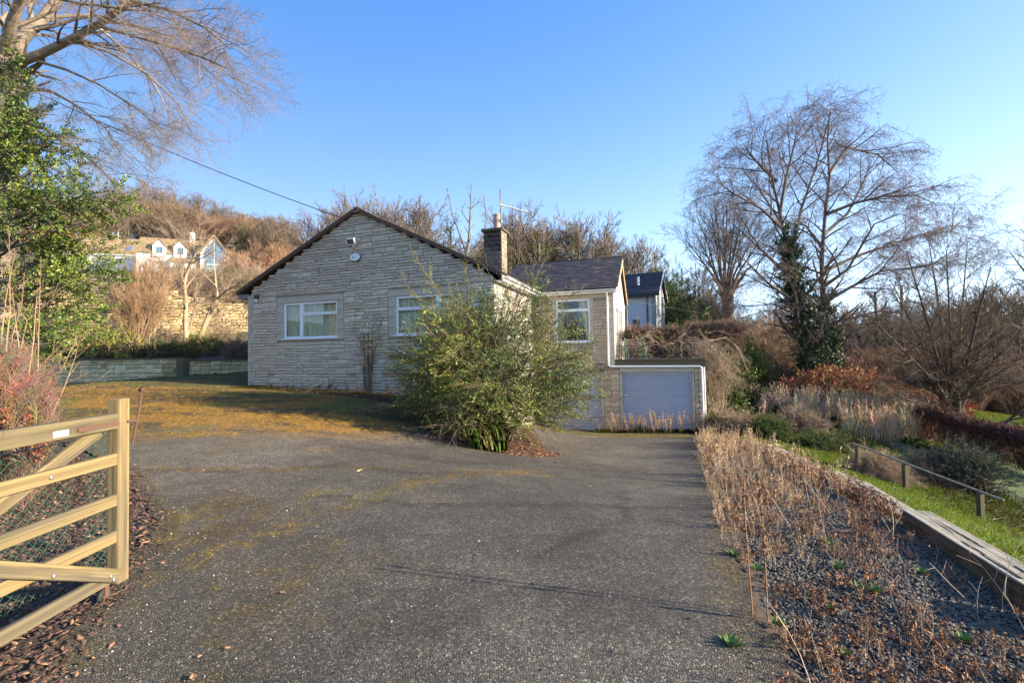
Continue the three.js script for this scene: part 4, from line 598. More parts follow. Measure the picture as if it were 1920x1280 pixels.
{
  const p = at(262, 505, 78); p.y = Math.min(p.y, H(p.x, -p.z)) ; const c = thing('hillside_cottage', 'white cottage on the hill with two dormers and a glazed gable', 'cottage', null, at(255, 505, 78), 24 * Math.PI / 180); c.scale.set(0.8, 1, 0.9);
  part('wall', boxGeo(0, -3, -6, 11.4, 3.1, 0), whiteWall, c);
  for (const x of [0, 11.38]) part('wall', new THREE.ExtrudeGeometry(new THREE.Shape([[0, 3.1], [6, 3.1], [3, 6.1]].map(([a, b]) => new THREE.Vector2(a, b))), { depth: 0.2, bevelEnabled: false }).rotateY(Math.PI / 2).translate(x - (x ? 0.2 : 0), 0, 0), whiteWall, c);
  gableRoof(c, -0.2, 11.5, 0, -6, 3.05, 6.3, tanTile, 81);
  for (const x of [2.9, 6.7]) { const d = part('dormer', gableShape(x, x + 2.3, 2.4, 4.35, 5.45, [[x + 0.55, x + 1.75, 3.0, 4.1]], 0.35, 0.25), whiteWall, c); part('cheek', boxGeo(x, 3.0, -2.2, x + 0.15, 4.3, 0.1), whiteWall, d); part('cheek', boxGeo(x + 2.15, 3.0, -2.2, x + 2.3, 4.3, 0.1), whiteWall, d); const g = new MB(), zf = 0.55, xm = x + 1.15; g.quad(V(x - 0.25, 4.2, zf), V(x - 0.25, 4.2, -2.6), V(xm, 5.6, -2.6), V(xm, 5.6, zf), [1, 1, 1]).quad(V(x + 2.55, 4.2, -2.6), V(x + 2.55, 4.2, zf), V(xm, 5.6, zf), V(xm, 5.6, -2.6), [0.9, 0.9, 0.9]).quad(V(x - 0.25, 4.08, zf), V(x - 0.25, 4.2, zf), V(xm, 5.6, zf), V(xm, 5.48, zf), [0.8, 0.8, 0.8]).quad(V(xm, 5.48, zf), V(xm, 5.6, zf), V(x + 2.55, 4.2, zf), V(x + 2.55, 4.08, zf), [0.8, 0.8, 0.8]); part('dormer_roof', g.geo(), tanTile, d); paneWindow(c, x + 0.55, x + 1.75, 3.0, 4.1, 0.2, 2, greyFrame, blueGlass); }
  const ch = part('chimney', new RoundedBoxGeometry(0.9, 2.2, 0.9, 1, 0.04).translate(9.4, 6.6, -3), whiteWall, c); part('chimney_pot', new THREE.CylinderGeometry(0.16, 0.2, 0.5, 10).translate(9.4, 7.9, -3), M.brickred, ch);
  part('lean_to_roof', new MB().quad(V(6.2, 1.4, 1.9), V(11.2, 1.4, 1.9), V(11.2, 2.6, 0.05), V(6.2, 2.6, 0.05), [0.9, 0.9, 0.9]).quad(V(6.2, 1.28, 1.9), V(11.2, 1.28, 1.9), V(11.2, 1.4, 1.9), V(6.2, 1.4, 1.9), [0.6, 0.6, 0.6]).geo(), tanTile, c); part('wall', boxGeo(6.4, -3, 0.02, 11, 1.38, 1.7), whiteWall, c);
  // glazed wing
  const wing = part('wing', gableShape(11.9, 17.3, -3.5, 3.2, 6.3, [], 1.9, 0.3), whiteWall, c); part('wall', boxGeo(11.9, -3.5, -5, 12.2, 3.2, 1.58), whiteWall, wing); part('wall', boxGeo(17.0, -3.5, -5, 17.3, 3.2, 1.58), whiteWall, wing);
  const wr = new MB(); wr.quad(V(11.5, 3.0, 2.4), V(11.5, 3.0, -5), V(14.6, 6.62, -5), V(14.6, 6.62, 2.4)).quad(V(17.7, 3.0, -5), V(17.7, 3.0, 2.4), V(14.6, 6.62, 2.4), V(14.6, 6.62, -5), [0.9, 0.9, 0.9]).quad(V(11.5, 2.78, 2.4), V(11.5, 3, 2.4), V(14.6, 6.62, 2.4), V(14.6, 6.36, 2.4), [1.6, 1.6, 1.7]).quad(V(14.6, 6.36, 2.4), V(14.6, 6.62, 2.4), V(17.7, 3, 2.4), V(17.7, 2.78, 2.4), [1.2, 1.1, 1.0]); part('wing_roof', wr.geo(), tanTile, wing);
  for (let q = 0; q < 4; q++) { const x0 = 12.75 + q * 0.98, x1 = x0 + 0.9, top = (x) => 5.85 - Math.abs(x - 14.6) * 1.13; const s = new THREE.Shape([[x0, -0.4], [x1, -0.4], [x1, top(x1)], ...(x0 < 14.6 && x1 > 14.6 ? [[14.6, top(14.6)]] : []), [x0, top(x0)]].map(([a, b]) => new THREE.Vector2(a, b))); part('pane', new THREE.ExtrudeGeometry(s, { depth: 0.04, bevelEnabled: false }).translate(0, 0, 1.92), blueGlass, wing); }
  part('transom', boxGeo(12.7, 1.2, 1.93, 16.7, 1.3, 1.99), M.upvc, wing); part('mullion', boxGeo(14.55, -0.4, 1.93, 14.65, 5.8, 2.0), M.upvc, wing); part('balustrade', boxGeo(12.7, -0.4, 2.1, 16.9, 0.7, 2.13), new THREE.MeshPhysicalMaterial({ color: lin(0.8, 0.9, 0.9), transmission: 0.8, roughness: 0.05, thickness: 0 }), wing);
  const bn = thing('hillside_barn', 'long low cottage roof with one skylight left of the white cottage', 'cottage', null, at(120, 508, 82), 14 * Math.PI / 180);
  part('wall', boxGeo(0, -3, -5.5, 13.8, 3.2, 0), whiteWall, bn); const rf = gableRoof(bn, -0.2, 14, 0, -5.5, 3.3, 6.9, tanTile, 82); const sk = part('skylight', new RoundedBoxGeometry(1.1, 0.12, 1.3, 1, 0.02), greyFrame, rf); sk.position.set(9.6, 4.75, -0.95); sk.rotation.x = 0.87; const sp = part('pane', boxGeo(-0.45, 0.062, -0.55, 0.45, 0.07, 0.55), blueGlass, sk);
  part('gutter', boxGeo(0, 3.1, 0.27, 13.8, 3.25, 0.38), M.upvc, bn); part('flue', new THREE.CylinderGeometry(0.1, 0.1, 1.8, 8).translate(6.5, 7.4, -3.4), M.steel, bn);
}
{
  const p = at(1232, 640, 31), n = thing('neighbouring_house', 'pale rendered house with dark tiles and a glazed gable beyond the terrace', 'house', null, V(p.x, 0, p.z), -25 * Math.PI / 180), blue = mat([0.56, 0.56, 0.57], 0.9, { bumpMap: stoneBump, bumpScale: 0.004 }), dt = mat([0.05, 0.042, 0.04], 0.75, { vertexColors: true });
  const y = (py) => at(1230, py, 31).y;
  part('wall', wallShape([[-9, -2], [0, -2], [0, 5.5], [-9, 5.5]], [[-1.62, -1.12, 2.2, 3.75]], 0.3, 0), blue, n); const w = paneWindow(n, -1.62, -1.12, 2.2, 3.75, -0.06, 1, greyFrame, M.glass); part('curtain', boxGeo(-1.7, 2.1, -0.34, -1, 3.85, -0.3), mat([0.4, 0.34, 0.22], 0.9), w);
  const g = new THREE.Shape([[0, -2], [5.2, -2], [5.2, 5.4], [2.6, 7.25], [0, 5.4]].map(([a, b]) => new THREE.Vector2(a, b))); for (const [a, b, c, d] of [[0.7, 2.2, 1.3, 3.3], [2.9, 4.5, 1.3, 3.3], [0.7, 2.2, 3.9, 5.6], [2.9, 4.5, 3.9, 5.6]]) g.holes.push(new THREE.Path([[a, c], [a, d], [b, d], [b, c]].map(([x, q]) => new THREE.Vector2(x, q))));
  const gm = new THREE.Matrix4().makeRotationY(Math.PI / 2), gw = part('wall', new THREE.ExtrudeGeometry(g, { depth: 0.29, bevelEnabled: false }).translate(0, 0, -0.3).applyMatrix4(gm), whiteWall, n);
  for (const [a, b, c, d] of [[0.7, 2.2, 1.3, 3.3], [2.9, 4.5, 1.3, 3.3], [0.7, 2.2, 3.9, 5.6], [2.9, 4.5, 3.9, 5.6]]) { const q = new MB(); q.box(a, c, -0.14, a + 0.1, d, -0.06).box(b - 0.1, c, -0.14, b, d, -0.06).box(a, c, -0.14, b, c + 0.1, -0.06).box(a, d - 0.1, -0.14, b, d, -0.06); const f = part('window', q.geo().applyMatrix4(gm), M.upvc, n); part('pane', boxGeo(a + 0.1, c + 0.1, -0.11, b - 0.1, d - 0.1, -0.1).applyMatrix4(gm), mat([0.06, 0.14, 0.12], 0.08), f); }
  const roof = gableRoof(n, -9, 0.25, 0.05, -5.2, 5.45, 7.35, dt, 83, 0.35, 0.3); for (const s of [1, -1]) { const o = part('bargeboard', boxGeo(0, -0.2, 0, Math.hypot(2.9, 1.95), 0, 0.04), M.upvc, roof); o.position.set(0.24, 5.47, s > 0 ? 0.3 : -5.5); o.rotation.set(0, s > 0 ? Math.PI / 2 : -Math.PI / 2, Math.atan2(1.95, 2.9), 'YZX'); }
  part('flue', new THREE.CylinderGeometry(0.11, 0.11, 0.6, 10).translate(-1.3, 6.55, -0.9), M.steel, roof); part('downpipe', new MB().tube([V(-0.55, 5.4, 0.09), V(-0.55, 0, 0.09)], 0.05, 8).geo(), M.dark, n); part('gutter', boxGeo(-9, 5.3, 0.3, 0.25, 5.42, 0.4), M.dark, n);
}
{ // overhead cables
  const cable = (a, b, sag, r, label) => { const pts = []; for (let k = 0; k <= 24; k++) { const t = k / 24, p = V().lerpVectors(a, b, t); p.y -= sag * 4 * t * (1 - t); pts.push(p); } solo('overhead_cable', new MB().tube(pts, r, 5).geo(), M.dark, label, 'cable'); };
  cable(at(-160, 60, 16), at(646, 410, 17.2), 0.35, 0.016, 'thick black overhead cable running down to the bungalow roof');
  cable(at(1150, 557, 24), at(1400, 597, 30.5), 0.1, 0.012, 'thin black cable crossing the pale wall of the neighbouring house');
  cable(at(430, 458, 60), at(580, 462, 55), 0.3, 0.02, 'thin cable across the brown hillside scrub left of the gable');
}

// ---------- trees ----------
const BIRCH = [0.085, 0.062, 0.055], OAK = [0.11, 0.085, 0.06], PALE = [0.26, 0.22, 0.17], TAN = [0.20, 0.14, 0.09];
function tree(name, label, category, group, base, limbs, o) {      // limbs in the place's axes; the thing stands at base
  const t = thing(name, label, category, group, base), inv = new THREE.Matrix4().makeTranslation(-base.x, -base.y, -base.z), R = rng(o.seed || 1);
  const sub = ramify(R, limbs, o.specs), last = Math.max(...sub.map((l) => l.lvl)), cut = o.trunkLvl ?? 0;
  part('trunk', limbGeo(sub.filter((l) => l.lvl <= cut), o.col, o.col1).applyMatrix4(inv), barkM, t);
  const cr = part('crown', limbGeo(sub.filter((l) => l.lvl > cut), o.col1 || o.col, o.col2).applyMatrix4(inv), barkM, t);
  for (const s of o.sprays) { const list = spraysOn(R, sub.filter((l) => s.lvls ? s.lvls.includes(l.lvl) : l.lvl === last), s).map((e) => ({ ...e, m: e.m.premultiply(inv) })); addSprays(s.name || 'twigs', s.geo, s.mat || twigM, list, cr); }
  return { t, sub, inv, R };
}
const path = (pts, depth, jig = 0, R) => pts.map(([x, y, dz], k) => at(x, y, depth + (dz ?? 0) + (R ? (R() - 0.5) * jig : 0)));
const pl = (pts, depth, r0, r1, lvl = 0) => limb(path(pts, depth), r0, r1, lvl);
const weep = [1, 2, 3].map((k) => twigSpray(k, 9, 0.0085, [0.19, 0.13, 0.10], -0.9, 0.5)), bare = [4, 5, 6].map((k) => twigSpray(k, 9, 0.0085, [0.14, 0.105, 0.075], 0.25, 0.65)), pinkish = [7, 8, 9].map((k) => twigSpray(k, 10, 0.006, [0.24, 0.175, 0.125], -0.25, 0.6));

{ // two birches in the valley garden, ivy round their feet
  const ivy = [11, 12].map((k) => leafSpray(k, 16, 0.17, 0.15, [[0.035, 0.08, 0.022], [0.045, 0.10, 0.028], [0.075, 0.13, 0.04]], { open: 1.2, stem: [0.05, 0.04, 0.02] }));
  const spec = [{ n: 2.0, perM: 1, from: 0.2, len: 0.4, angle: 0.75, segs: 5, wig: 0.16, up: 0.15, rr: 0.5, min: 0.012, abs: 2.6, all: 1 }, { n: 1.8, perM: 1, from: 0.25, abs: 1.3, angle: 0.8, segs: 4, wig: 0.2, up: -0.2, rr: 0.6, min: 0.009 }];
  const spr = { geo: weep, len: 1.0, perM: 1.3, n: 1, spread: 0.45, droop: 0.75, lvls: [1, 2, 3] };
  const addIvy = (o, list) => { const R = rng(5), out = []; for (const [px, py, z, w] of list) for (let k = 0; k < 100 * w; k++) { const p = at(px, py, z).add(V((R() - 0.5) * w * 0.9, (R() - 0.5) * 1.4, (R() - 0.5) * w * 0.9)), c = at(px, py, z), d = V(p.x - c.x, 0.5 - R(), p.z - c.z).addScaledVector(randDir(R), 0.5).normalize(); out.push({ m: place(p, d, R() * 7, 0.5 + 0.5 * R()).premultiply(o.inv), c: [1, 1, 1].map(() => 0.7 + 0.6 * R()), g: Math.floor(R() * 50) }); } addSprays('ivy', ivy, glossM, out, o.t); };
  const A = [pl([[1548, 770], [1531, 742], [1512, 660], [1498, 602], [1487, 540], [1480, 480], [1461, 391], [1446, 325], [1438, 262]], 28, 0.3, 0.03), ...[[[1485, 470], [1503, 391, .6], [1531, 311, 1], [1550, 241, 1.3], [1559, 208, 1.4]], [[1476, 436], [1428, 391, -.8], [1376, 363, -1.5], [1343, 338, -1.8]], [[1457, 340], [1430, 315, .4], [1405, 286, .8], [1395, 270, 1]], [[1474, 512], [1440, 480, .8], [1405, 447, 1.5], [1366, 412, 2.4]], [[1490, 565], [1440, 530, -1], [1400, 490, -1.6], [1370, 470, -2]], [[1463, 400], [1475, 330, -.6], [1490, 270, -1], [1496, 235, -1.1]]].map((q) => pl(q, 28, 0.11, 0.02)), ...[[[1495, 590], [1450, 570, 1], [1400, 575, 1.8]], [[1468, 420], [1420, 350, 1.4], [1385, 310, 2.2]]].map((q) => pl(q, 28, 0.07, 0.015))];
  const a = tree('birch_tree', 'left birch leaning left with a thick ivy skirt, tall bare weeping crown', 'tree', null, at(1549, 770, 28), A, { seed: 3, col: [0.16, 0.14, 0.12], col1: BIRCH, col2: BIRCH, specs: spec, sprays: [spr] });
  addIvy(a, [[1545, 750, 28, 1.8], [1535, 715, 28, 1.6], [1527, 680, 28, 1.35], [1520, 645, 28, 1.2], [1512, 610, 28, 1.15], [1505, 575, 28, 1.0], [1497, 545, 28, 0.9], [1489, 520, 28, 0.8], [1484, 495, 28, 0.7], [1480, 470, 28, 0.5], [1478, 445, 28, 0.4], [1582, 748, 27.4, 1.3], [1602, 738, 27.2, 0.8]]);
  const B = [pl([[1556, 760], [1552, 720], [1549, 650], [1547, 600], [1543, 540], [1541, 490], [1548, 400], [1556, 330], [1552, 265], [1556, 212]], 29, 0.27, 0.03), ...[[[1547, 566], [1600, 536, -.5], [1653, 508, -1], [1742, 499, -1.6], [1789, 470, -2]], [[1543, 510], [1606, 480, .6], [1662, 461, 1], [1719, 442, 1.4], [1784, 432, 1.7], [1812, 404, 1.9]], [[1549, 402], [1602, 381, -.7], [1658, 367, -1.2], [1719, 366, -1.6], [1758, 384, -1.8]], [[1555, 325], [1587, 276, .5], [1648, 290, 1], [1683, 322, 1.2]], [[1543, 465], [1512, 424, 1], [1484, 408, 1.8]], [[1551, 608], [1600, 596, -.8], [1648, 583, -1.4], [1697, 588, -2]], [[1545, 440], [1590, 400, 1], [1620, 340, 1.6], [1635, 300, 1.8]], [[1548, 535], [1590, 505, -1.5], [1640, 420, -2.6], [1690, 400, -3.2]]].map((q) => pl(q, 29, 0.12, 0.018))];
  const b = tree('birch_tree', 'right birch with a straight pale trunk and long limbs sweeping right', 'tree', null, at(1556, 762, 29), B, { seed: 8, col: [0.24, 0.19, 0.15], col1: [0.11, 0.08, 0.068], col2: BIRCH, specs: spec, sprays: [spr] });
  addIvy(b, [[1553, 735, 29, 1.15], [1552, 700, 29, 1.0], [1551, 668, 29, 0.95], [1550, 640, 29, 0.85], [1548, 615, 29, 0.75], [1547, 590, 29, 0.5], [1545, 565, 29, 0.35]]);
}
{ // coppiced tree left of the birches
  const R = rng(21), base = at(1365, 608, 33), L = [limb([base, at(1365, 560, 33), at(1364, 545, 33)], 0.42, 0.4, 0)];
  for (let k = 0; k < 13; k++) { const t = k / 12, x = lerp(1285, 1450, t) + (R() - 0.5) * 14, y = 372 + 70 * Math.pow(Math.abs(t - 0.48) * 2, 2) + R() * 25; L.push(pl([[1362 + t * 8, 556], [lerp(1358, x, 0.3), 515, R() - .5], [lerp(1362, x, 0.62), lerp(545, y, 0.62), R() * 2 - 1], [x, y, R() * 3 - 1.5]], 33, 0.11, 0.02)); }
  tree('coppiced_tree', 'round bare many-stemmed tree just left of the two birches', 'tree', null, base, L, { seed: 4, col: [0.20, 0.155, 0.11], col1: OAK, specs: [{ n: 1.3, perM: 1, from: 0.35, abs: 2.0, angle: 0.6, segs: 4, wig: 0.14, up: 0.35, rr: 0.5, min: 0.013 }, { n: 1.6, perM: 1, from: 0.2, abs: 1.1, angle: 0.7, segs: 3, wig: 0.16, up: 0.2, rr: 0.6, min: 0.009 }], sprays: [{ geo: bare, len: 0.85, perM: 0.8, n: 1, spread: 0.5, up: 0.2, lvls: [1, 2] }] });
}
{ // spreading many-stemmed tree on the lawn at the right
  const R = rng(31), base = at(1792, 800, 17.5), L = [limb([base, at(1790, 775, 17.5)], 0.38, 0.3, 0)];
  [[[1668, 520], 1], [[1700, 470], -1], [[1742, 450], .6], [[1775, 468], -.6], [[1815, 452], .8], [[1858, 500], -1.2], [[1900, 530], 1], [[1935, 600], -.5], [[1640, 600], -1.4], [[1665, 690], 1.6], [[1940, 690], 1.2]].forEach(([[x, y], dz], k) => L.push(pl([[1790 + (k % 5 - 2) * 9, 790], [lerp(1790, x, 0.22), 720, dz * 0.3], [lerp(1790, x, 0.55), lerp(740, y, 0.5), dz * 0.8], [x, y, dz * 1.5]], 17.5, 0.10, 0.012)));
  L.push(pl([[1795, 790], [1835, 796, -.6], [1875, 800, -1.2], [1915, 770, -1.6], [1950, 735, -2]], 17.5, 0.1, 0.02)); L.push(pl([[1785, 790], [1745, 760, -.8], [1700, 748, -1.4], [1650, 720, -2]], 17.5, 0.06, 0.012));
  tree('spreading_tree', 'wide dark many-stemmed bare tree on the lawn at the right edge', 'tree', null, base, L, { seed: 6, col: [0.085, 0.06, 0.045], col1: [0.085, 0.065, 0.045], specs: [{ n: 3.4, perM: 1, from: 0.15, abs: 1.5, angle: 0.7, segs: 4, wig: 0.18, up: 0.15, rr: 0.5, min: 0.009 }, { n: 2.4, perM: 1, from: 0.2, abs: 0.8, angle: 0.8, segs: 3, wig: 0.2, up: 0.05, rr: 0.6, min: 0.006 }], sprays: [{ geo: bare, len: 0.55, perM: 1.1, n: 0.8, spread: 0.6, lvls: [1, 2], tint: () => [1, 0.9, 0.7] }] });
  const b2 = at(2010, 760, 24), L2 = [pl([[2005, 760], [1995, 640], [1975, 560], [1960, 500]], 24, 0.26, 0.1), pl([[1985, 590], [1950, 540], [1915, 500], [1893, 470]], 24, 0.09, 0.015), pl([[1978, 560], [1955, 500], [1935, 450], [1915, 430]], 24, 0.09, 0.015), pl([[1990, 620], [1945, 590], [1905, 575], [1872, 540]], 24, 0.09, 0.015), pl([[1995, 660], [1950, 640], [1910, 650], [1875, 620]], 24, 0.07, 0.012)];
  tree('oak_tree', 'twisted dark branches of an oak reaching in at the right edge', 'tree', null, b2, L2, { seed: 9, col: [0.07, 0.055, 0.04], specs: [{ n: 2.6, perM: 1, from: 0.2, abs: 1.5, angle: 0.9, segs: 5, wig: 0.3, up: 0.1, rr: 0.55, min: 0.012 }, { n: 2.0, perM: 1, from: 0.2, abs: 0.8, angle: 0.9, segs: 4, wig: 0.3, up: 0.1, rr: 0.6, min: 0.008 }], sprays: [{ geo: bare, len: 0.6, perM: 1.5, n: 1, spread: 0.7, lvls: [1, 2] }] });
}
{ // big beech over the left edge
  const z = 11, base = onGround(at(-8, 640, z + .4).x, z + .4), L = [limb([base, at(-2, 500, z + .3), at(2, 300, z + .2), at(8, 180, z), at(15, 118, z)], 0.42, 0.26, 0)];
  const lim = (q, r0, r1 = 0.012) => L.push(pl(q, z, r0, r1));
  lim([[14, 124], [75, 101, -.1], [132, 74, -.3], [182, 46, -.5], [250, 0, -.8], [330, -60, -1.2]], 0.115, 0.05); lim([[12, 118], [42, 68, .2], [82, 32, .5], [130, -30, .8]], 0.17, 0.1); lim([[8, 110], [22, 40, -.5], [52, -40, -.9]], 0.14, 0.08); lim([[6, 110], [-30, 40], [-80, -30]], 0.2, 0.1);
  lim([[62, 112], [122, 130, -.3], [183, 157, -.6], [258, 205, -1], [305, 243, -1.2]], 0.04); lim([[30, 163, .1], [95, 171, -.2], [130, 190, -.4], [152, 204, -.6], [200, 242, -.9], [228, 292, -1.1]], 0.045); lim([[20, 234, .2], [82, 240, 0], [112, 262, -.2], [152, 286, -.5], [182, 312, -.7], [218, 348, -1], [252, 386, -1.2]], 0.045);
  lim([[182, 48, -.5], [232, 62, -.9], [300, 82, -1.4], [380, 108, -1.9], [425, 128, -2.2]], 0.04); lim([[132, 75, -.3], [205, 98, 0], [275, 138, .4], [335, 196, .7], [352, 232, .8]], 0.04); lim([[250, 2, -.8], [320, 20, -1.2], [385, 52, -1.7], [432, 92, -2]], 0.045); lim([[180, 48, -.4], [240, 100, .3], [290, 160, .8], [318, 215, 1]], 0.032); lim([[82, 33, .5], [170, 28, .9], [250, 50, 1.3], [330, 70, 1.6]], 0.05); lim([[120, -20, .7], [210, -10, 1], [300, 30, 1.3], [360, 50, 1.5]], 0.05); lim([[50, -20, -.8], [140, 5, -1.3], [220, 15, -1.8], [300, 5, -2.2]], 0.05);
  tree('beech_tree', 'large bare beech at the left with pale limbs sweeping right over the drive', 'tree', null, base, L, { seed: 12, col: [0.30, 0.235, 0.15], col1: [0.26, 0.205, 0.15], col2: [0.2, 0.15, 0.12], specs: [{ n: 2.9, perM: 1, from: 0.3, abs: 1.5, angle: 0.55, segs: 5, wig: 0.13, up: -0.12, rr: 0.42, min: 0.007, tip: 0.0035 }, { n: 3.0, perM: 1, from: 0.15, abs: 0.75, angle: 0.6, segs: 4, wig: 0.15, up: -0.1, rr: 0.5, min: 0.0045, tip: 0.0025 }], sprays: [{ geo: pinkish, len: 0.55, perM: 2.4, n: 1, spread: 0.4, droop: 0.15, lvls: [2], keep: (p) => p.y < 13 }] });
}
// ---------- holly, ivy and hedge at the left ----------
const HOLLY = [[0.07, 0.13, 0.02], [0.04, 0.085, 0.018], [0.16, 0.20, 0.035], [0.09, 0.15, 0.025], [0.06, 0.11, 0.02], [0.17, 0.19, 0.04]];
const hollySpray = [1, 2, 3].map((k) => leafSpray(k + 40, 17, 0.21, 0.115, HOLLY, { open: 1.0, fold: 0.4, stem: [0.10, 0.08, 0.03] }));
{
  const z = 9.4, base = onGround(at(-55, 640, z).x, z), L = [limb([base, at(-40, 520, z), at(-25, 380, z), at(-10, 260, z), at(5, 170, z)], 0.16, 0.04, 0)];
  [[188, 360], [100, 268], [45, 200], [165, 415], [120, 322], [190, 470], [170, 520], [130, 560], [175, 575], [120, 610], [80, 312], [60, 432], [185, 500], [60, 590], [80, 650], [30, 330], [50, 520], [15, 250], [150, 480], [140, 630], [65, 250], [30, 640], [120, 380], [100, 480], [40, 420]].forEach(([x, y], k) => { const y0 = Math.min(620, y + 60), dz = ((k * 37) % 11 - 5) * 0.22; L.push(pl([[-30 + (640 - y0) * 0.05, y0], [lerp(-20, x, 0.4), lerp(y0, y, 0.35), dz * 0.4], [lerp(-20, x, 0.75), lerp(y0, y, 0.8), dz * 0.8], [x, y, dz]], z, 0.035, 0.008)); });
  const keep = (p) => p.y > H(p.x, -p.z) + 0.25;
  tree('holly_tree', 'glossy evergreen holly with yellow-green leaves at the left edge', 'tree', null, base, L, { seed: 14, col: [0.22, 0.2, 0.13], specs: [{ n: 4.2, perM: 1, from: 0.18, abs: 0.7, angle: 0.8, segs: 4, wig: 0.22, up: 0.15, rr: 0.6, min: 0.006 }, { n: 3.2, perM: 1, from: 0.3, abs: 0.4, angle: 0.8, segs: 3, wig: 0.2, up: 0.1, rr: 0.6, min: 0.004 }], sprays: [{ name: 'leaves', geo: hollySpray, mat: glossM, len: 0.26, perM: 4.2, n: 1.3, spread: 0.75, lvls: [1, 2], keep, tint: (R, p) => { const y = sstep(0.35, 0.7, fbm(p.x * 1.4, p.y * 1.4 + p.z, 3)); return [lerp(0.75, 1.35, y), lerp(0.8, 1.2, y), lerp(0.9, 0.85, y)]; } }] });
  // ivy climbing the beech above it
  const R = rng(61), t = thing('ivy', 'dark ivy with reddish stems wrapping the beech trunk at the left edge', 'ivy', null, base), st = [], ls = [];
  for (let k = 0; k < 34; k++) { const y = 120 + R() * 210, p = at(-15 + R() * 35, y, 10.6), pts = limbPath(R, p, V(0.6 + R(), 0.5 * R() - 0.2, R() - 0.2), 0.4 + 0.7 * R(), 4, 0.3, 0); st.push(limb(pts, 0.008, 0.004, 1)); }
  const inv = new THREE.Matrix4().makeTranslation(-base.x, -base.y, -base.z); part('stems', limbGeo(st, [0.25, 0.14, 0.1]).applyMatrix4(inv), barkM, t); addSprays('leaves', hollySpray, glossM, spraysOn(R, st, { len: 0.28, n: 9, spread: 0.8 }).map((e) => ({ ...e, m: e.m.premultiply(inv) })), t);
}
{ // clipped brown hedge behind the gate
  const R = rng(71), base = onGround(-6.6, 6.2), t = thing('clipped_hedge', 'rounded pinkish brown clipped hedge behind the wooden gate', 'hedge', null, base), st = [], twig = [1, 2].map((k) => twigSpray(k + 80, 13, 0.011, [0.25, 0.165, 0.105], 0.25, 0.45)), tip = [1, 2].map((k) => leafSpray(k + 90, 15, 0.16, 0.10, [[0.185, 0.068, 0.04], [0.145, 0.055, 0.035], [0.25, 0.125, 0.07]], { open: 0.7, stem: [0.35, 0.22, 0.15] })), list = [], tips = [], core = [];
  const top = (x, z) => 1.42 + 0.18 * fbm(x * 2, z * 2, 2) - (z < 5.4 ? (5.4 - z) * 0.3 : 0) - 0.5 * sstep(0.55, 0, -1.035 * z - x);
  for (let k = 0; k < 5600; k++) {
    const z = lerp(4.5, 8.2, R()), x = -1.035 * z - Math.pow(R(), 1.4) * 2.6 + 0.12 * (fbm(z * 3, 3, 2) - 0.5), h = top(x, z); const y = R() < 0.5 ? h * (0.9 + 0.1 * R()) : h * R(), xb = x - 0.22 * (1 - y / h), o = V(xb, H(x, z) + y - 0.2, -z).sub(base), d = V(0.25 + 0.5 * (R() - 0.3), 1, 0.35 + (R() - 0.5)).normalize();
    if (y > h * 0.84 && R() < 0.75 * sstep(0.36, 0.55, fbm(x * 1.8, z * 1.8, 2)) + 0.15) tips.push({ m: place(o, d, R() * 7, 0.2 + 0.12 * R()), c: [1, 1, 1].map(() => 0.8 + 0.5 * R()), g: k }); else list.push({ m: place(o, d, R() * 7, 0.26 + 0.2 * R()), c: [1, 1, 1].map((v) => 0.6 + 0.7 * R()), g: k });
  }
  for (let k = 0; k < 60; k++) { const zz = lerp(4.8, 8, R()), p = V(-1.035 * zz - 0.3 - 2 * R(), 0, -zz); p.y = H(p.x, -p.z); core.push(limb(limbPath(R, p.sub(base), V(R() - 0.5, 1, R() - 0.5), 0.95, 4, 0.2, 0), 0.02, 0.006, 1)); }
  part('stems', limbGeo(core, [0.16, 0.1, 0.07]), barkM, t); addSprays('twigs', twig, twigM, list, t); addSprays('leaves', tip, dullLeafM, tips, t);
  // long bare shoots rising through it
  const sh = thing('bare_shrub', 'long bare orange shoots rising above the clipped hedge at the left', 'shrub', null, base), shoots = [];
  [[[50, 720], [62, 640], [66, 580], [70, 540]], [[62, 700], [110, 650], [155, 615]], [[60, 700], [105, 690], [140, 672], [165, 650]], [[70, 690], [130, 668], [185, 636], [207, 652]], [[40, 690], [28, 600], [22, 540]], [[15, 700], [22, 630], [40, 570], [45, 510]], [[70, 715], [115, 695], [130, 660], [150, 620]], [[95, 780], [120, 725], [140, 670], [152, 625]], [[70, 700], [72, 610], [76, 480]], [[55, 715], [90, 705], [110, 670]], [[10, 660], [18, 580], [16, 430]], [[110, 745], [150, 730], [195, 705]], [[60, 700], [125, 650], [178, 620]], [[30, 690], [50, 600], [98, 560], [108, 530]], [[85, 735], [135, 712], [160, 700]], [[0, 650], [10, 560], [28, 470]]].forEach((q, k) => shoots.push(limb(path(q, 5.9 + (k % 5) * 0.25).map((p) => p.sub(base)), 0.009, 0.0035, 0)));
  const all = ramify(R, shoots, [{ n: 3, from: 0.3, abs: 0.28, angle: 0.6, segs: 3, wig: 0.1, up: 0.3, rr: 0.6, min: 0.003, tip: 0.0025 }]); part('stems', limbGeo(all, [0.42, 0.28, 0.17], [0.36, 0.20, 0.12]), barkM, sh);
}

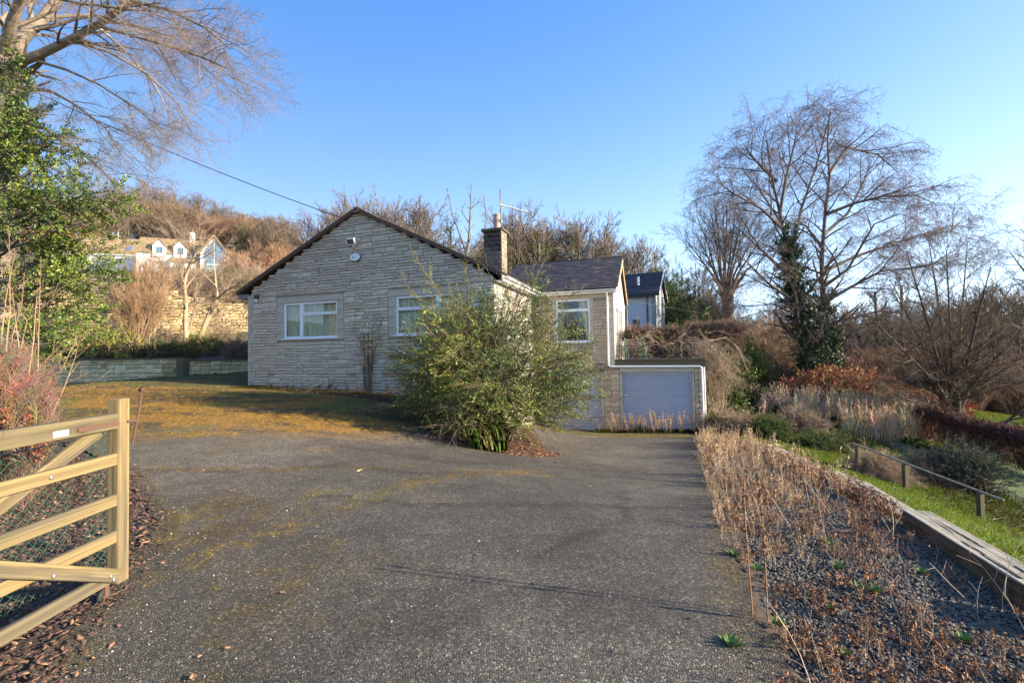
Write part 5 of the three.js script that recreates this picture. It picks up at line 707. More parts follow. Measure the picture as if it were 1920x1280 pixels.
// ---------- shrubs ----------
// a leafy shrub: stems from the base to points of a dome, sprays along them
function shrub(name, label, category, group, base, o) {
  const R = rng(o.seed), t = thing(name, label, category, group, base), L = [];
  for (let k = 0; k < o.stems; k++) { const az = R() * 6.283, e = Math.acos(lerp(o.low ?? 0.12, 1, R())), tip = V(Math.cos(az) * Math.sin(e) * o.rx, Math.cos(e) * o.h, Math.sin(az) * Math.sin(e) * (o.rz ?? o.rx)).multiplyScalar(0.72 + 0.35 * R() * (o.loose ?? 1)); const p0 = V((R() - 0.5) * (o.foot ?? 0.3) * o.rx, 0, (R() - 0.5) * (o.foot ?? 0.3) * o.rx), mid = V().lerpVectors(p0, tip, 0.5); mid.y += o.h * (o.arch ?? 0.12); const pts = []; for (let q = 0; q <= 5; q++) { const u = q / 5; pts.push(V().copy(p0).multiplyScalar((1 - u) * (1 - u)).addScaledVector(mid, 2 * u * (1 - u)).addScaledVector(tip, u * u).addScaledVector(randDir(R), o.jit ?? 0.05)); } L.push(limb(pts, o.r ?? 0.02, 0.005, 0)); }
  const all = ramify(R, L, o.specs || [{ n: 6, from: 0.3, len: 0.35, angle: 0.7, segs: 3, wig: 0.2, up: o.up ?? 0.1, rr: 0.5, min: 0.004 }]);
  part('stems', limbGeo(all, o.col || [0.14, 0.1, 0.07]), barkM, t);
  for (const s of o.sprays) { const lv = s.lvls || [0, 1, 2]; addSprays(s.name || 'leaves', s.geo, s.mat || dullLeafM, spraysOn(R, all.filter((l) => lv.includes(l.lvl)), { ...s, keep: (p) => p.y > -0.05 && (!s.keep || s.keep(p)) }), t); }
  return t;
}
{ // the big bush at the corner of the bungalow
  const g = [1, 2, 3, 4].map((k) => leafSpray(k + 100, 22, 0.135, 0.052, [[0.075, 0.14, 0.028], [0.05, 0.10, 0.022], [0.12, 0.18, 0.04], [0.17, 0.21, 0.055], [0.075, 0.125, 0.028], [0.18, 0.10, 0.05]], { open: 0.9, flat: 1.1, stem: [0.17, 0.11, 0.07], r: 0.007 })), base = onGround(-0.55, 11.3, -0.05);
  const dome = (p) => { const wd = lerp(0.6, 1, sstep(0, 1.4, p.y)), e = Math.pow((p.x - 0.15) / (2.6 * wd), 2) + Math.pow((p.y - 1.75) / 2.2, 2) + Math.pow(p.z / (2.3 * wd), 2), n = fbm(p.x * 1.6 + 3, p.y * 1.6 + p.z * 1.1, 3); return e < 0.55 + 0.95 * n && (p.y < 2 || p.x > -2.4 + (p.y - 2) * 0.9) && p.y > 0.12 + 0.4 * fbm(p.x * 2, p.z * 2 + 7, 2); };
  shrub('cotoneaster_bush', 'huge arching small-leaved evergreen bush covering the corner of the bungalow', 'bush', null, base, { seed: 15, stems: 84, rx: 2.7, rz: 2.2, h: 3.95, low: 0.1, arch: 0.2, foot: 0.35, r: 0.028, jit: 0.07, col: [0.17, 0.12, 0.075], specs: [{ n: 8, from: 0.22, abs: 0.95, angle: 0.7, segs: 4, wig: 0.16, up: -0.15, rr: 0.5, min: 0.006 }, { n: 5, from: 0.25, abs: 0.5, angle: 0.75, segs: 3, wig: 0.15, up: -0.1, rr: 0.5, min: 0.004 }], sprays: [{ geo: g, mat: foliageM, len: 0.30, perM: 4.2, n: 1, spread: 0.5, droop: 0.1, lvls: [1, 2], keep: dome, tint: (R, p) => { const k = sstep(0.3, 0.7, fbm(p.x * 1.3 + 9, p.y * 1.3 - p.z, 3)); return [lerp(0.85, 2.1, k), lerp(0.9, 1.75, k), lerp(0.9, 1.4, k)]; } }] });
  // loose outer shoots
  const R = rng(91), sh = [], inv = V().copy(base); for (const [x, y, z] of [[770, 470, 10.6], [800, 520, 10.4], [758, 530, 10.8], [870, 500, 11], [700, 640, 10.6], [745, 700, 10.4], [960, 480, 11.2], [1040, 455, 11.4], [1085, 540, 10.8], [1120, 640, 10.6], [1140, 690, 10.5], [1110, 725, 10.4], [1000, 500, 11], [840, 545, 10.2], [905, 520, 10.4], [1150, 745, 10.3], [720, 760, 10.2], [1060, 585, 10.2]]) { const e = at(x, y, z).sub(inv), s = V(e.x * 0.45, Math.max(0.8, e.y * 0.62), e.z * 0.5), m = V().lerpVectors(s, e, 0.5); m.y += 0.12; sh.push(limb([s, m, e], 0.012, 0.004, 0)); }
  const all = ramify(R, sh, [{ n: 5, from: 0.35, abs: 0.4, angle: 0.6, segs: 3, wig: 0.14, up: -0.05, rr: 0.6, min: 0.004 }]), bush = scene.children[scene.children.length - 1]; part('shoots', limbGeo(all, [0.2, 0.14, 0.09]), barkM, bush); addSprays('leaves', g, foliageM, spraysOn(R, all, { len: 0.25, perM: 4, n: 1, spread: 0.4, from: 0.1, tint: () => [1.3, 1.2, 1.1] }), bush);
}
const yellowG = [1, 2].map((k) => leafSpray(k + 120, 18, 0.17, 0.07, [[0.24, 0.25, 0.03], [0.16, 0.19, 0.03], [0.30, 0.28, 0.05], [0.09, 0.13, 0.02]], { open: 0.8 })), laurel = [1, 2].map((k) => leafSpray(k + 130, 15, 0.26, 0.10, [[0.11, 0.15, 0.022], [0.07, 0.11, 0.02], [0.18, 0.2, 0.04]], { open: 0.85 })), darkG = [1, 2].map((k) => leafSpray(k + 140, 20, 0.16, 0.06, [[0.03, 0.065, 0.02], [0.04, 0.08, 0.022], [0.06, 0.10, 0.03]], { open: 0.8 })), oliveG = [1, 2].map((k) => leafSpray(k + 150, 18, 0.16, 0.07, [[0.07, 0.075, 0.025], [0.05, 0.06, 0.02], [0.12, 0.10, 0.045], [0.10, 0.11, 0.03]], { open: 0.85 })), greyG = [1, 2].map((k) => leafSpray(k + 160, 20, 0.17, 0.06, [[0.10, 0.115, 0.065], [0.07, 0.085, 0.045], [0.15, 0.16, 0.10]], { open: 0.85 })), evergreenG = [1, 2].map((k) => leafSpray(k + 260, 22, 0.16, 0.07, [[0.045, 0.10, 0.025], [0.06, 0.13, 0.03], [0.10, 0.18, 0.04]], { open: 0.8 })), tinyG = [1, 2].map((k) => leafSpray(k + 170, 24, 0.14, 0.07, [[0.085, 0.13, 0.03], [0.125, 0.165, 0.04], [0.18, 0.185, 0.055]], { open: 0.95 })), purple = [1, 2].map((k) => leafSpray(k + 180, 18, 0.15, 0.08, [[0.17, 0.06, 0.045], [0.12, 0.05, 0.04], [0.24, 0.10, 0.07], [0.10, 0.06, 0.04]], { open: 0.9 })), tanTw = [1, 2, 3].map((k) => twigSpray(k + 190, 11, 0.010, [0.36, 0.26, 0.165], 0.3, 0.5)), brownTw = [1, 2, 3].map((k) => twigSpray(k + 200, 12, 0.012, [0.20, 0.135, 0.09], 0.1, 0.8));
const sg = (px, py, z) => { const p = at(px, py, z); return V(p.x, H(p.x, z) - 0.05, p.z); };
shrub('yellow_shrub', 'bright yellow-green shrub above the retaining wall beside the holly', 'shrub', null, sg(185, 670, 20.8), { seed: 17, stems: 40, rx: 1.7, rz: 1.0, h: 2.2, sprays: [{ geo: yellowG, mat: foliageM, len: 0.5, n: 1.3, spread: 0.7 }] });
shrub('bare_shrub', 'fan of bare golden stems above the retaining wall right of the yellow shrub', 'shrub', null, sg(262, 662, 22), { seed: 18, stems: 26, rx: 1.5, rz: 0.8, h: 4.7, low: 0.55, arch: 0, foot: 0.45, r: 0.035, jit: 0.08, col: [0.32, 0.22, 0.12], specs: [{ n: 6, from: 0.35, abs: 1.1, angle: 0.4, segs: 3, wig: 0.12, up: 0.4, rr: 0.5, min: 0.008 }], sprays: [{ name: 'twigs', geo: tanTw, mat: twigM, len: 0.8, n: 2, spread: 0.4, up: 0.3, tint: () => [1, 0.85, 0.7] }] });
{
  const mk = (label, base, L, seed, sz = 1) => tree('bare_tree', label, 'tree', 'small bare trees on the bank', base, L, { seed, col: [0.36, 0.26, 0.16], col1: [0.30, 0.22, 0.14], specs: [{ n: 2.2, perM: 1, from: 0.25, abs: 1.3 * sz, angle: 0.65, segs: 4, wig: 0.18, up: 0.3, rr: 0.5, min: 0.012 }, { n: 2.2, perM: 1, from: 0.25, abs: 0.7, angle: 0.7, segs: 3, wig: 0.16, up: 0.2, rr: 0.6, min: 0.008 }], sprays: [{ geo: tanTw, len: 0.5, perM: 1.2, n: 1, spread: 0.5, lvls: [1, 2] }] });
  mk('slim upright bare tree with a pale forked top in front of the golden wall', sg(349, 645, 23.5), [pl([[349, 645], [347, 600], [348, 560], [345, 530], [350, 510]], 23.5, 0.12, 0.07), pl([[350, 512], [362, 485], [372, 462], [378, 432]], 23.5, 0.07, 0.015), pl([[347, 522], [340, 495], [338, 470], [332, 450]], 23.5, 0.05, 0.012), pl([[350, 508], [358, 480], [352, 455]], 23.5, 0.04, 0.012), pl([[349, 640], [362, 590, .4], [368, 540, .7], [380, 510, 1]], 23.5, 0.06, 0.015), pl([[356, 495], [385, 480, -.3], [405, 468, -.5]], 23.5, 0.035, 0.01)], 19);
  mk('leaning bare tree with a thick slanting trunk left of the gable', sg(372, 642, 24.2), [pl([[372, 642], [385, 605], [398, 575], [408, 560]], 24.2, 0.15, 0.10), pl([[408, 560], [404, 530], [402, 505], [410, 480]], 24.2, 0.07, 0.015), pl([[406, 562], [422, 545, -.4], [445, 535, -.7], [470, 545, -1]], 24.2, 0.06, 0.012), pl([[400, 572], [425, 562, .4], [428, 540, .6], [436, 520, .8]], 24.2, 0.05, 0.012), pl([[385, 605], [420, 590, .3], [450, 575, .5]], 24.2, 0.04, 0.01)], 20);
  mk('thin bare sapling by the foot of the golden wall', sg(287, 652, 24.5), [pl([[287, 652], [290, 610], [285, 560], [292, 520]], 24.5, 0.09, 0.03), pl([[288, 590], [275, 550], [270, 500]], 24.5, 0.05, 0.012), pl([[286, 560], [302, 520], [305, 490]], 24.5, 0.04, 0.012)], 24);
}
[[410, 655, 25.5, tanTw, 1.2, 1.6, 'tan twiggy shrub before the wall by the leaning tree'], [255, 640, 24.6, tanTw, 1.3, 2.2, 'tan twiggy thicket at the left of the golden wall'], [300, 668, 22.3, darkG, 1.0, 0.9, 'dark low shrub above the retaining wall under the bare stems'], [335, 672, 22.0, oliveG, 0.9, 0.7, 'olive low shrub above the step of the retaining wall'], [378, 660, 23.2, yellowG, 1.0, 1.1, 'soft green broom-like shrub by the slim bare tree'], [430, 668, 22.8, darkG, 1.2, 0.7, 'dark low shrub between the broom and the gable'], [235, 675, 21.7, darkG, 1.1, 0.6, 'dark ground-hugging shrub below the yellow shrub'], [120, 680, 21.2, darkG, 1.6, 1.5, 'dark green shrub under the holly at the end of the wall'], [455, 672, 22, brownTw, 0.8, 0.6, 'brown twiggy shrub against the corner of the gable'], [320, 650, 24, tanTw, 1.1, 1.0, 'tan twiggy shrub at the foot of the golden wall']].forEach(([x, y, z, g, rx, h, label], k) => shrub('low_shrub', label, 'shrub', 'low shrubs in the raised bed', sg(x, y, z), { seed: 300 + k, stems: 34, rx, rz: rx * 0.8, h, r: 0.012, sprays: [{ geo: g, mat: g === brownTw || g === tanTw ? twigM : dullLeafM, name: g === brownTw || g === tanTw ? 'twigs' : 'leaves', len: 0.4, n: 1.2, spread: 0.7 }] }));
// hedge and ivy above the golden wall
[[120, 545, 27.5, 3.2, 3.2, darkG, 'dark ivy-clad hedge above the golden wall behind the holly'], [250, 520, 29, 2.6, 2.4, darkG, 'dark green hedge below the low tan roof'], [372, 520, 31, 2.2, 2.0, darkG, 'dark green bush below the glazed gable of the cottage'], [440, 575, 29.5, 2.2, 2.6, oliveG, 'olive ivy mound over the wall beside the gable'], [330, 535, 29.5, 2.4, 2.6, tanTw, 'tan brambly thicket over the golden wall'], [470, 520, 33, 2.6, 2.2, tanTw, 'tan thicket behind the left eave'], [410, 560, 29, 1.6, 1.8, brownTw, 'brown twiggy thicket on the wall by the leaning tree']].forEach(([x, y, z, rx, h, g, label], k) => { const tw = g === tanTw || g === brownTw; shrub('hillside_bush', label, 'bush', 'bushes along the golden wall', sg(x, y, z), { seed: 330 + k, stems: 60, rx, rz: 1.3, h, r: 0.025, sprays: [{ geo: g, mat: tw ? twigM : dullLeafM, name: tw ? 'twigs' : 'leaves', len: tw ? 0.9 : 0.6, n: 1.5, spread: 0.7, up: tw ? 0.4 : 0 }] }); });

// right-hand garden
shrub('round_bush', 'clipped round dark green bush on the grass right of the garage', 'bush', null, sg(1440, 824, 14.6), { seed: 41, stems: 120, rx: 0.78, rz: 0.75, h: 0.92, low: 0, loose: 0.15, r: 0.012, sprays: [{ geo: tinyG, len: 0.17, perM: 5, n: 3, spread: 0.6 }] });
shrub('grey_bush', 'large grey-green domed bush with dark bare stems beyond the handrail', 'bush', null, sg(1805, 925, 10.2), { seed: 42, stems: 110, rx: 1.25, rz: 1.0, h: 1.3, low: 0.22, loose: 0.25, foot: 0.5, r: 0.022, sprays: [{ geo: greyG, len: 0.2, perM: 5, n: 2, spread: 0.6, lvls: [0, 1], keep: (p) => p.y > 0.45 }] });
[[1650, 915, 9.6, 0.42, 0.5, tanTw, 'brown mound of dead grass behind the handrail'], [1545, 850, 13.4, 0.75, 0.5, tinyG, 'low mossy mound left of the handrail'], [1590, 838, 14.2, 0.6, 0.5, oliveG, 'low olive mound at the top of the handrail'], [1380, 798, 15.5, 0.9, 0.75, tanTw, 'dead tan growth left of the round bush'], [1350, 795, 15.8, 0.5, 0.55, laurel, 'small yellow-green plant at the foot of the garage downpipe'], [1500, 800, 16, 0.9, 0.8, tanTw, 'dead tan growth right of the round bush'], [1720, 905, 10.4, 0.5, 0.45, brownTw, 'brown twigs under the grey-green bush']].forEach(([x, y, z, rx, h, g, label], k) => { const tw = g === tanTw || g === brownTw; shrub('low_mound', label, 'plant', 'low mounds in the right-hand garden', sg(x, y, z), { seed: 360 + k, stems: 60, rx, h, r: 0.008, sprays: [{ geo: g, mat: tw ? twigM : dullLeafM, name: tw ? 'twigs' : 'leaves', len: tw ? 0.3 : 0.22, n: 2.2, spread: 0.7, droop: tw ? 0.2 : 0 }] }); });
{ // purple-brown beech hedge across the lower garden
  const R = rng(43), a = at(1735, 815, 15.5), b = at(2000, 905, 12.2), t = thing('beech_hedge', 'long low purplish brown hedge crossing the lawn at the right', 'hedge', null, V(a.x, H(a.x, -a.z), a.z)), lv = [], tw = [], base = t.position;
  for (let k = 0; k < 3600; k++) { const u = R(), p = V().lerpVectors(a, b, u); p.x += (R() - 0.5) * 0.3; p.z += (R() - 0.5) * 1.0; const h = (0.75 + 0.25 * fbm(u * 9, 2, 2)) * (R() < 0.6 ? 0.85 + 0.2 * R() : R()); p.y = H(p.x, -p.z) + h; p.sub(base); const d = V(R() - 0.5, 0.9, R() - 0.3).normalize(); (R() < 0.72 ? lv : tw).push({ m: place(p, d, R() * 7, 0.26 + 0.16 * R()), c: [1, 1, 1].map((v) => 0.7 + 0.6 * R()), g: k }); }
  addSprays('leaves', purple, dullLeafM, lv, t); addSprays('twigs', brownTw, twigM, tw, t);
}
// evergreens and scrub between the neighbour's house and the birches
[[1262, 600, 40, 2.5, 9.6, evergreenG, 'dark evergreen tree right of the neighbouring house', 0.9], [1222, 560, 46, 2.6, 10.2, evergreenG, 'dark evergreen tops above the neighbouring roof', 0.9], [1312, 610, 36, 2.2, 8.6, oliveG, 'olive bushy tree between the evergreen and the coppiced tree', 0.8], [1292, 640, 29, 1.6, 4.6, laurel, 'bright green laurel behind the brown hedge on the terrace', 0.6], [1345, 645, 28, 1.7, 4.2, laurel, 'yellow-green laurel right of the terrace hedge', 0.6], [1385, 650, 29, 1.5, 3.3, laurel, 'spotted yellow-green laurel under the coppiced tree', 0.6], [1440, 620, 36, 3.4, 5.4, tanTw, 'tan thicket between the coppiced tree and the left birch', 1.0], [1420, 650, 30, 2.4, 1.5, brownTw, 'dark brown undergrowth left of the ivy skirt', 0.9], [1355, 735, 18.5, 0.8, 1.3, laurel, 'green laurel shoots beside the garage climber', 0.45], [1400, 740, 19.5, 0.9, 1.0, oliveG, 'olive bramble on the grass bank right of the garage', 0.4], [1335, 600, 33, 1.6, 6.6, tanTw, 'tan twiggy bush in front of the olive tree', 0.8]].forEach(([x, y, z, rx, h, g, label, len], k) => { const tw = g === tanTw || g === brownTw; shrub(h > 5 ? 'evergreen_tree' : 'garden_bush', label, h > 5 ? 'tree' : 'bush', null, sg(x, y, z), { seed: 390 + k, stems: h > 5 ? 130 : 60, rx, h, low: 0.05, r: h > 5 ? 0.06 : 0.03, col: [0.1, 0.075, 0.05], sprays: [{ geo: g, mat: tw ? twigM : g === laurel ? foliageM : dullLeafM, name: tw ? 'twigs' : 'leaves', len, n: 1.6, spread: 0.7, up: tw ? 0.3 : 0 }] }); });
{ // terrace hedge and the climber falling over the garage's right side
  const R = rng(44), t = thing('terrace_hedge', 'clipped brown leafless hedge along the terrace above the right garage', 'hedge', null, inHouse(3.3, 1.16, -7.2), HT), tw = [], lf = [];
  for (let k = 0; k < 4200; k++) { const x = R() * 4.4, z = (R() - 0.5) * 0.9, h = 0.82 + 0.35 * fbm(x * 2.2, z * 2, 3) + (x > 2.6 ? 0.12 : 0), y = (R() < 0.45 ? 0.75 + 0.35 * R() : R()) * h; if (x < 0.9 && R() < 0.45 && y < 0.6) continue; (R() < 0.86 ? tw : lf).push({ m: place(V(x, y, z), V((R() - 0.5) * 1.6, 0.3 + R(), R() - 0.3).normalize(), R() * 7, 0.26 + 0.26 * R()), c: [1, 1, 1].map(() => 0.7 + 0.7 * R()), g: k }); }
  const st = []; for (let k = 0; k < 30; k++) st.push(limb(limbPath(R, V(R() * 4.4, 0, (R() - 0.5) * 0.4), V(R() - 0.5, 1, 0), 0.9, 4, 0.25, 0), 0.02, 0.008, 1)); part('stems', limbGeo(st, [0.14, 0.09, 0.065]), barkM, t); addSprays('twigs', brownTw, twigM, tw, t); addSprays('leaves', purple, dullLeafM, lf, t);
  const c = thing('climber', 'tangle of bare tan climber stems falling over the right end of the garage', 'climber', null, inHouse(6.3, 1.2, -5.2), HT), L = [], tp = [];
  for (let k = 0; k < 66; k++) { const p = V(-0.9 + R() * 1.1, 0.0 + R() * 0.8, -R() * 1.4), d = V(0.5 + R() * 0.9, 0.8 * (R() - 0.3), 0.5 * (R() - 0.3)); L.push(limb(limbPath(R, p, d, 0.8 + 1.3 * R(), 7, 0.28, -1.9 - R()), 0.012, 0.004, 0)); }
  for (let k = 0; k < 34; k++) { const p = V(-3.1 + R() * 3.0, 0.05 + R() * 0.7, -0.3 - R() * 0.9); L.push(limb(limbPath(R, p, V(R() - 0.6, 0.7 * R(), 0.5 * R()), 0.5 + 0.9 * R(), 6, 0.35, -1.2), 0.009, 0.004, 0)); }
  for (let k = 0; k < 46; k++) L.push(limb(limbPath(R, V(0.05 + 0.55 * R(), -2.4, -0.3 - R() * 0.9), V(0.1 * (R() - 0.5), 1, 0), 2.2 + R(), 7, 0.14, 0), 0.014, 0.006, 0));
  L.push(limb(path([[1330, 640], [1362, 632], [1385, 652], [1400, 690]], 17.2).map((p) => p.applyMatrix4(new THREE.Matrix4().copy(houseMatrix).invert()).sub(V(6.3, 1.2, -5.2))), 0.02, 0.01, 0));
  const all = ramify(R, L, [{ n: 5, from: 0.15, abs: 0.5, angle: 0.8, segs: 3, wig: 0.25, up: -0.3, rr: 0.6, min: 0.004 }]); part('stems', limbGeo(all, [0.40, 0.30, 0.19]), barkM, c); addSprays('twigs', tanTw, twigM, spraysOn(R, all, { len: 0.35, n: 1.4, spread: 0.8 }), c); addSprays('leaves', laurel, foliageM, spraysOn(R, all.filter((_, i) => i % 9 === 0), { len: 0.22, n: 1, spread: 0.8 }), c);
}

// ---------- far trees: a few kinds, each copied; the wooded hillsides beyond are one mass ----------
const farTw = [1, 2].map((k) => twigSpray(k + 220, 5, 0.018, [1, 1, 1], 0.2, 0.65));
const kinds = {
  round: bakedTree(501, { h: 12, r: 0.28, trunk: 0.5, col: [0.15, 0.115, 0.08], col2: [0.17, 0.13, 0.09], twigs: farTw, specs: [{ n: 11, from: 0.3, to: 1, len: 0.62, angle: 0.8, segs: 5, wig: 0.12, up: 0.45, rr: 0.5, min: 0.03, tip: 0.02 }, { n: 6, from: 0.3, len: 0.42, angle: 0.7, segs: 3, wig: 0.16, up: 0.3, rr: 0.55, min: 0.02, tip: 0.015 }], spray: { len: 1.5, n: 2, spread: 0.55, up: 0.15, tint: () => [0.17, 0.125, 0.085] } }),
  tall: bakedTree(502, { h: 13, r: 0.24, trunk: 0.75, col: [0.15, 0.125, 0.095], twigs: farTw, specs: [{ n: 14, from: 0.25, to: 1, len: 0.36, angle: 0.65, segs: 4, wig: 0.14, up: 0.55, rr: 0.45, min: 0.028, tip: 0.018 }, { n: 6, from: 0.25, len: 0.45, angle: 0.6, segs: 3, wig: 0.16, up: 0.35, rr: 0.55, min: 0.018, tip: 0.013 }], spray: { len: 1.25, n: 1.8, spread: 0.5, up: 0.25, tint: () => [0.16, 0.12, 0.09] } }),
  scrub: bakedTree(503, { h: 5, r: 0.16, stems: 9, fan: 0.5, col: [0.24, 0.165, 0.10], twigs: farTw, specs: [{ n: 9, from: 0.25, len: 0.4, angle: 0.5, segs: 3, wig: 0.14, up: 0.45, rr: 0.5, min: 0.018, tip: 0.012 }], spray: { len: 0.95, n: 3, spread: 0.5, up: 0.4, tint: () => [0.27, 0.175, 0.105] } }),
};
{ // ivy-clad kind: the same tree under a coat of leaves
  const R = rng(504), k = kinds.tall, L = [limb([V(0, 0.5, 0), V(0, 3, 0), V(0.1, 6, 0), V(0, 9.5, 0)], 0.2, 0.1, 0)], all = ramify(R, L, [{ n: 16, from: 0.1, abs: 1.9, angle: 0.9, segs: 3, wig: 0.2, up: 0.3, rr: 0.5, min: 0.03 }]), list = spraysOn(R, all, { len: 0.75, n: 12, spread: 0.9 }), g = list.map((e) => oliveG[e.g % 2].clone().applyMatrix4(e.m));
  kinds.ivied = { trunk: limbGeo([limb([V(0, 0, 0), V(0, 4, 0), V(0.1, 9, 0)], 0.26, 0.05, 0)], [0.14, 0.11, 0.07]), crown: mergeGeometries([limbGeo(all, [0.12, 0.1, 0.06]), ...g]), h: 11 };
}
for (const k of Object.values(kinds)) { k.crown.computeBoundingBox(); k.h = k.crown.boundingBox.max.y * 0.97; k.proto = new THREE.Group(); part('trunk', k.trunk, barkM, k.proto); part('crown', k.crown, k === kinds.ivied ? dullLeafM : twigM, k.proto); }
let farN = 0;
function farTree(kind, name, label, group, px, topPy, z, wide = 1, dy = 0) {
  const k = kinds[kind], p = at(px, topPy, z), g = H(p.x, z) - 0.3, s = Math.max(0.4, (p.y - g) / k.h), o = k.proto.clone(); o.name = numbered(name); o.position.set(p.x, g, p.z); o.scale.set(s * wide, s, s * wide); o.rotation.y = farN++ * 1.7; scene.add(o); return tag(o, label, 'tree', group);
}
const behind = [['round', 660, 365, 44, 'pale bare tree directly behind the gable peak', .8], ['round', 735, 368, 46, 'thin bare tree just right of the gable peak', .8], ['round', 790, 372, 48, 'fine-twigged bare tree between the gable peak and the ivied tree', .7], ['ivied', 845, 408, 40, 'ivy-covered tree left of the chimney', .8], ['round', 965, 382, 46, 'bare oak directly behind the chimney', .75], ['round', 1000, 420, 52, 'bare oak under the aerial', .7], ['ivied', 1010, 440, 38, 'ivied bushy tree behind the dark roof left of centre', 1.3], ['round', 1050, 410, 54, 'bare tree behind the middle of the dark tiled roof', .8], ['round', 1092, 397, 50, 'tallest bare tree behind the dark tiled roof', .8], ['ivied', 1085, 452, 40, 'ivied tree behind the right part of the dark roof', .9], ['round', 1178, 440, 48, 'pale bare tree between the two dark roofs', .7], ['round', 1130, 432, 60, 'distant bare tree above the end of the dark roof', .7], ['ivied', 940, 450, 38, 'ivied tree hugging the chimney from behind', 1.0]];
for (const [k, x, y, z, label, w] of behind) farTree(k, 'bare_tree', label, 'trees behind the bungalow', x, y, z, w);
{ // dead tree and pollard stump
  const z = 36, base = sg(872, 560, z), L = [pl([[872, 560], [874, 500], [876, 470], [880, 440], [882, 395], [884, 345]], z, 0.22, 0.03), pl([[876, 478], [862, 440], [848, 400], [838, 352]], z, 0.09, 0.02), pl([[876, 482], [900, 455], [912, 420], [908, 365]], z, 0.12, 0.02), pl([[881, 420], [868, 400], [866, 385]], z, 0.05, 0.015), pl([[882, 392], [895, 380], [902, 368]], z, 0.05, 0.015), pl([[885, 480], [905, 462], [920, 440]], z, 0.07, 0.02), pl([[882, 372], [878, 360], [876, 352]], z, 0.035, 0.012)];
  tree('dead_tree', 'gaunt dead tree with few bare forked limbs left of the chimney', 'tree', null, base, L, { seed: 25, col: [0.20, 0.16, 0.12], specs: [{ n: 0.9, perM: 1, from: 0.3, abs: 0.9, angle: 0.8, segs: 3, wig: 0.25, up: 0.3, rr: 0.5, min: 0.02, tip: 0.012 }], sprays: [] , trunkLvl: 0 });
  const s = thing('tree_stump', 'tall pale sawn-off trunk above the dark roof of the extension', 'tree stump', null, sg(1100, 560, 34)); part('trunk', limbGeo([limb(path([[1098, 560], [1098, 505], [1102, 478], [1103, 460]], 34).map((p) => p.sub(s.position)), 0.3, 0.2, 0)], [0.36, 0.27, 0.18]), barkM, s);
}
const valley = [['ivied', 1690, 515, 46, 'ivied bushy tree beyond the long lower limb of the right birch', .8], ['ivied', 1640, 528, 52, 'ivied tree in the valley just right of the right birch trunk', .8], ['round', 1605, 560, 60, 'bare valley tree close behind the right birch trunk', .9], ['tall', 1745, 545, 50, 'bare valley tree behind the left side of the spreading tree', .9], ['round', 1800, 540, 56, 'bare valley tree behind the middle of the spreading tree', .9], ['tall', 1850, 535, 60, 'bare valley tree behind the right side of the spreading tree', .9], ['round', 1900, 520, 52, 'bare valley tree behind the twisted oak branches', .9], ['round', 1460, 560, 62, 'bare tree between the coppiced tree and the ivy-clad birch', .8], ['tall', 1720, 580, 42, 'slim bare tree rising from the valley scrub', .7]];
for (const [k, x, y, z, label, w] of valley) farTree(k, 'valley_tree', label, 'trees in the valley', x, y, z, w);
const ridge = [['round', 232, 345, 118, 'tall bare tree on the ridge at the left end of the skyline'], ['tall', 262, 338, 122, 'upright bare tree on the ridge left of the cottage chimney'], ['round', 305, 352, 126, 'bare tree on the ridge above the dormers'], ['round', 358, 360, 128, 'broad bare tree on the ridge above the glazed gable'], ['round', 412, 378, 122, 'rounded golden bare tree at the right end of the ridge'], ['tall', 500, 405, 110, 'slim bare tree on the skyline above the left eave'], ['tall', 530, 402, 112, 'slim bare tree on the skyline nearest the left slope of the roof'], ['ivied', 240, 400, 100, 'leaning ivied tree behind the low tan roof']];
for (const [k, x, y, z, label] of ridge) farTree(k, 'ridge_tree', label, 'trees on the wooded ridge', x, y, z, 1.0);
{
  const R = rng(505), put = (name, label, kindName, n, where, size, tint) => { const list = [], k = kinds[kindName], g = mergeGeometries([k.trunk, k.crown]); let tries = 0; while (list.length < n && tries++ < n * 30) { const p = where(); if (!p) continue; const s = size * (0.7 + 0.6 * R()) / k.h, c = tint(R, p); list.push({ m: new THREE.Matrix4().compose(V(p[0], H(p[0], p[1]) - 0.4, -p[1]), new THREE.Quaternion().setFromAxisAngle(YUP, R() * 7), V(s * (0.9 + 0.5 * R()), s, s)), c }); } const m = instanced(numbered(name), g, kindName === 'ivied' ? dullLeafM : twigM, list, null); scene.add(m); tag(m, label, 'woodland', null, 'stuff'); };
  const spot = (x0, x1, z0, z1, ok) => () => { const z = lerp(z0, z1, R()), px = lerp(x0, x1, R()), x = (px - 960) / FPX * z; return !ok || ok(px, z) ? [x, z] : null; };
  const warm = (r) => [0.95 + 0.5 * r(), 0.9 + 0.35 * r(), 0.85 + 0.2 * r()], cool = (r) => [0.8 + 0.4 * r(), 0.75 + 0.35 * r(), 0.75 + 0.35 * r()];
  put('hillside_wood', 'bare brown woodland covering the ridge behind the hillside cottage', 'round', 190, spot(-200, 560, 98, 190, (px, z) => px < 470 || z < 150), 11.5, warm);
  put('hillside_scrub', 'golden brown scrub covering the slope between the cottage and the gable', 'scrub', 420, spot(-100, 650, 36, 105, (px, z) => z < 88 ? px > 445 : true), 4.6, warm);
  put('valley_scrub', 'brown scrub filling the valley behind the birches', 'scrub', 420, spot(1380, 2100, 34, 110, (px, z) => z > 40 || px > 1600), 5, (r) => [0.62 + 0.3 * r(), 0.55 + 0.25 * r(), 0.52 + 0.25 * r()]);
  put('valley_wood', 'bare woodland beyond the valley along the right horizon', 'tall', 420, spot(1250, 2250, 75, 300, (px, z) => z > 90 || px < 1900), 11.5, cool);
  put('back_wood', 'bare woodland on the slope behind the bungalow', 'round', 90, spot(600, 1260, 52, 110, (px) => px > 930 || R() < 0.3), 10.5, cool);
}

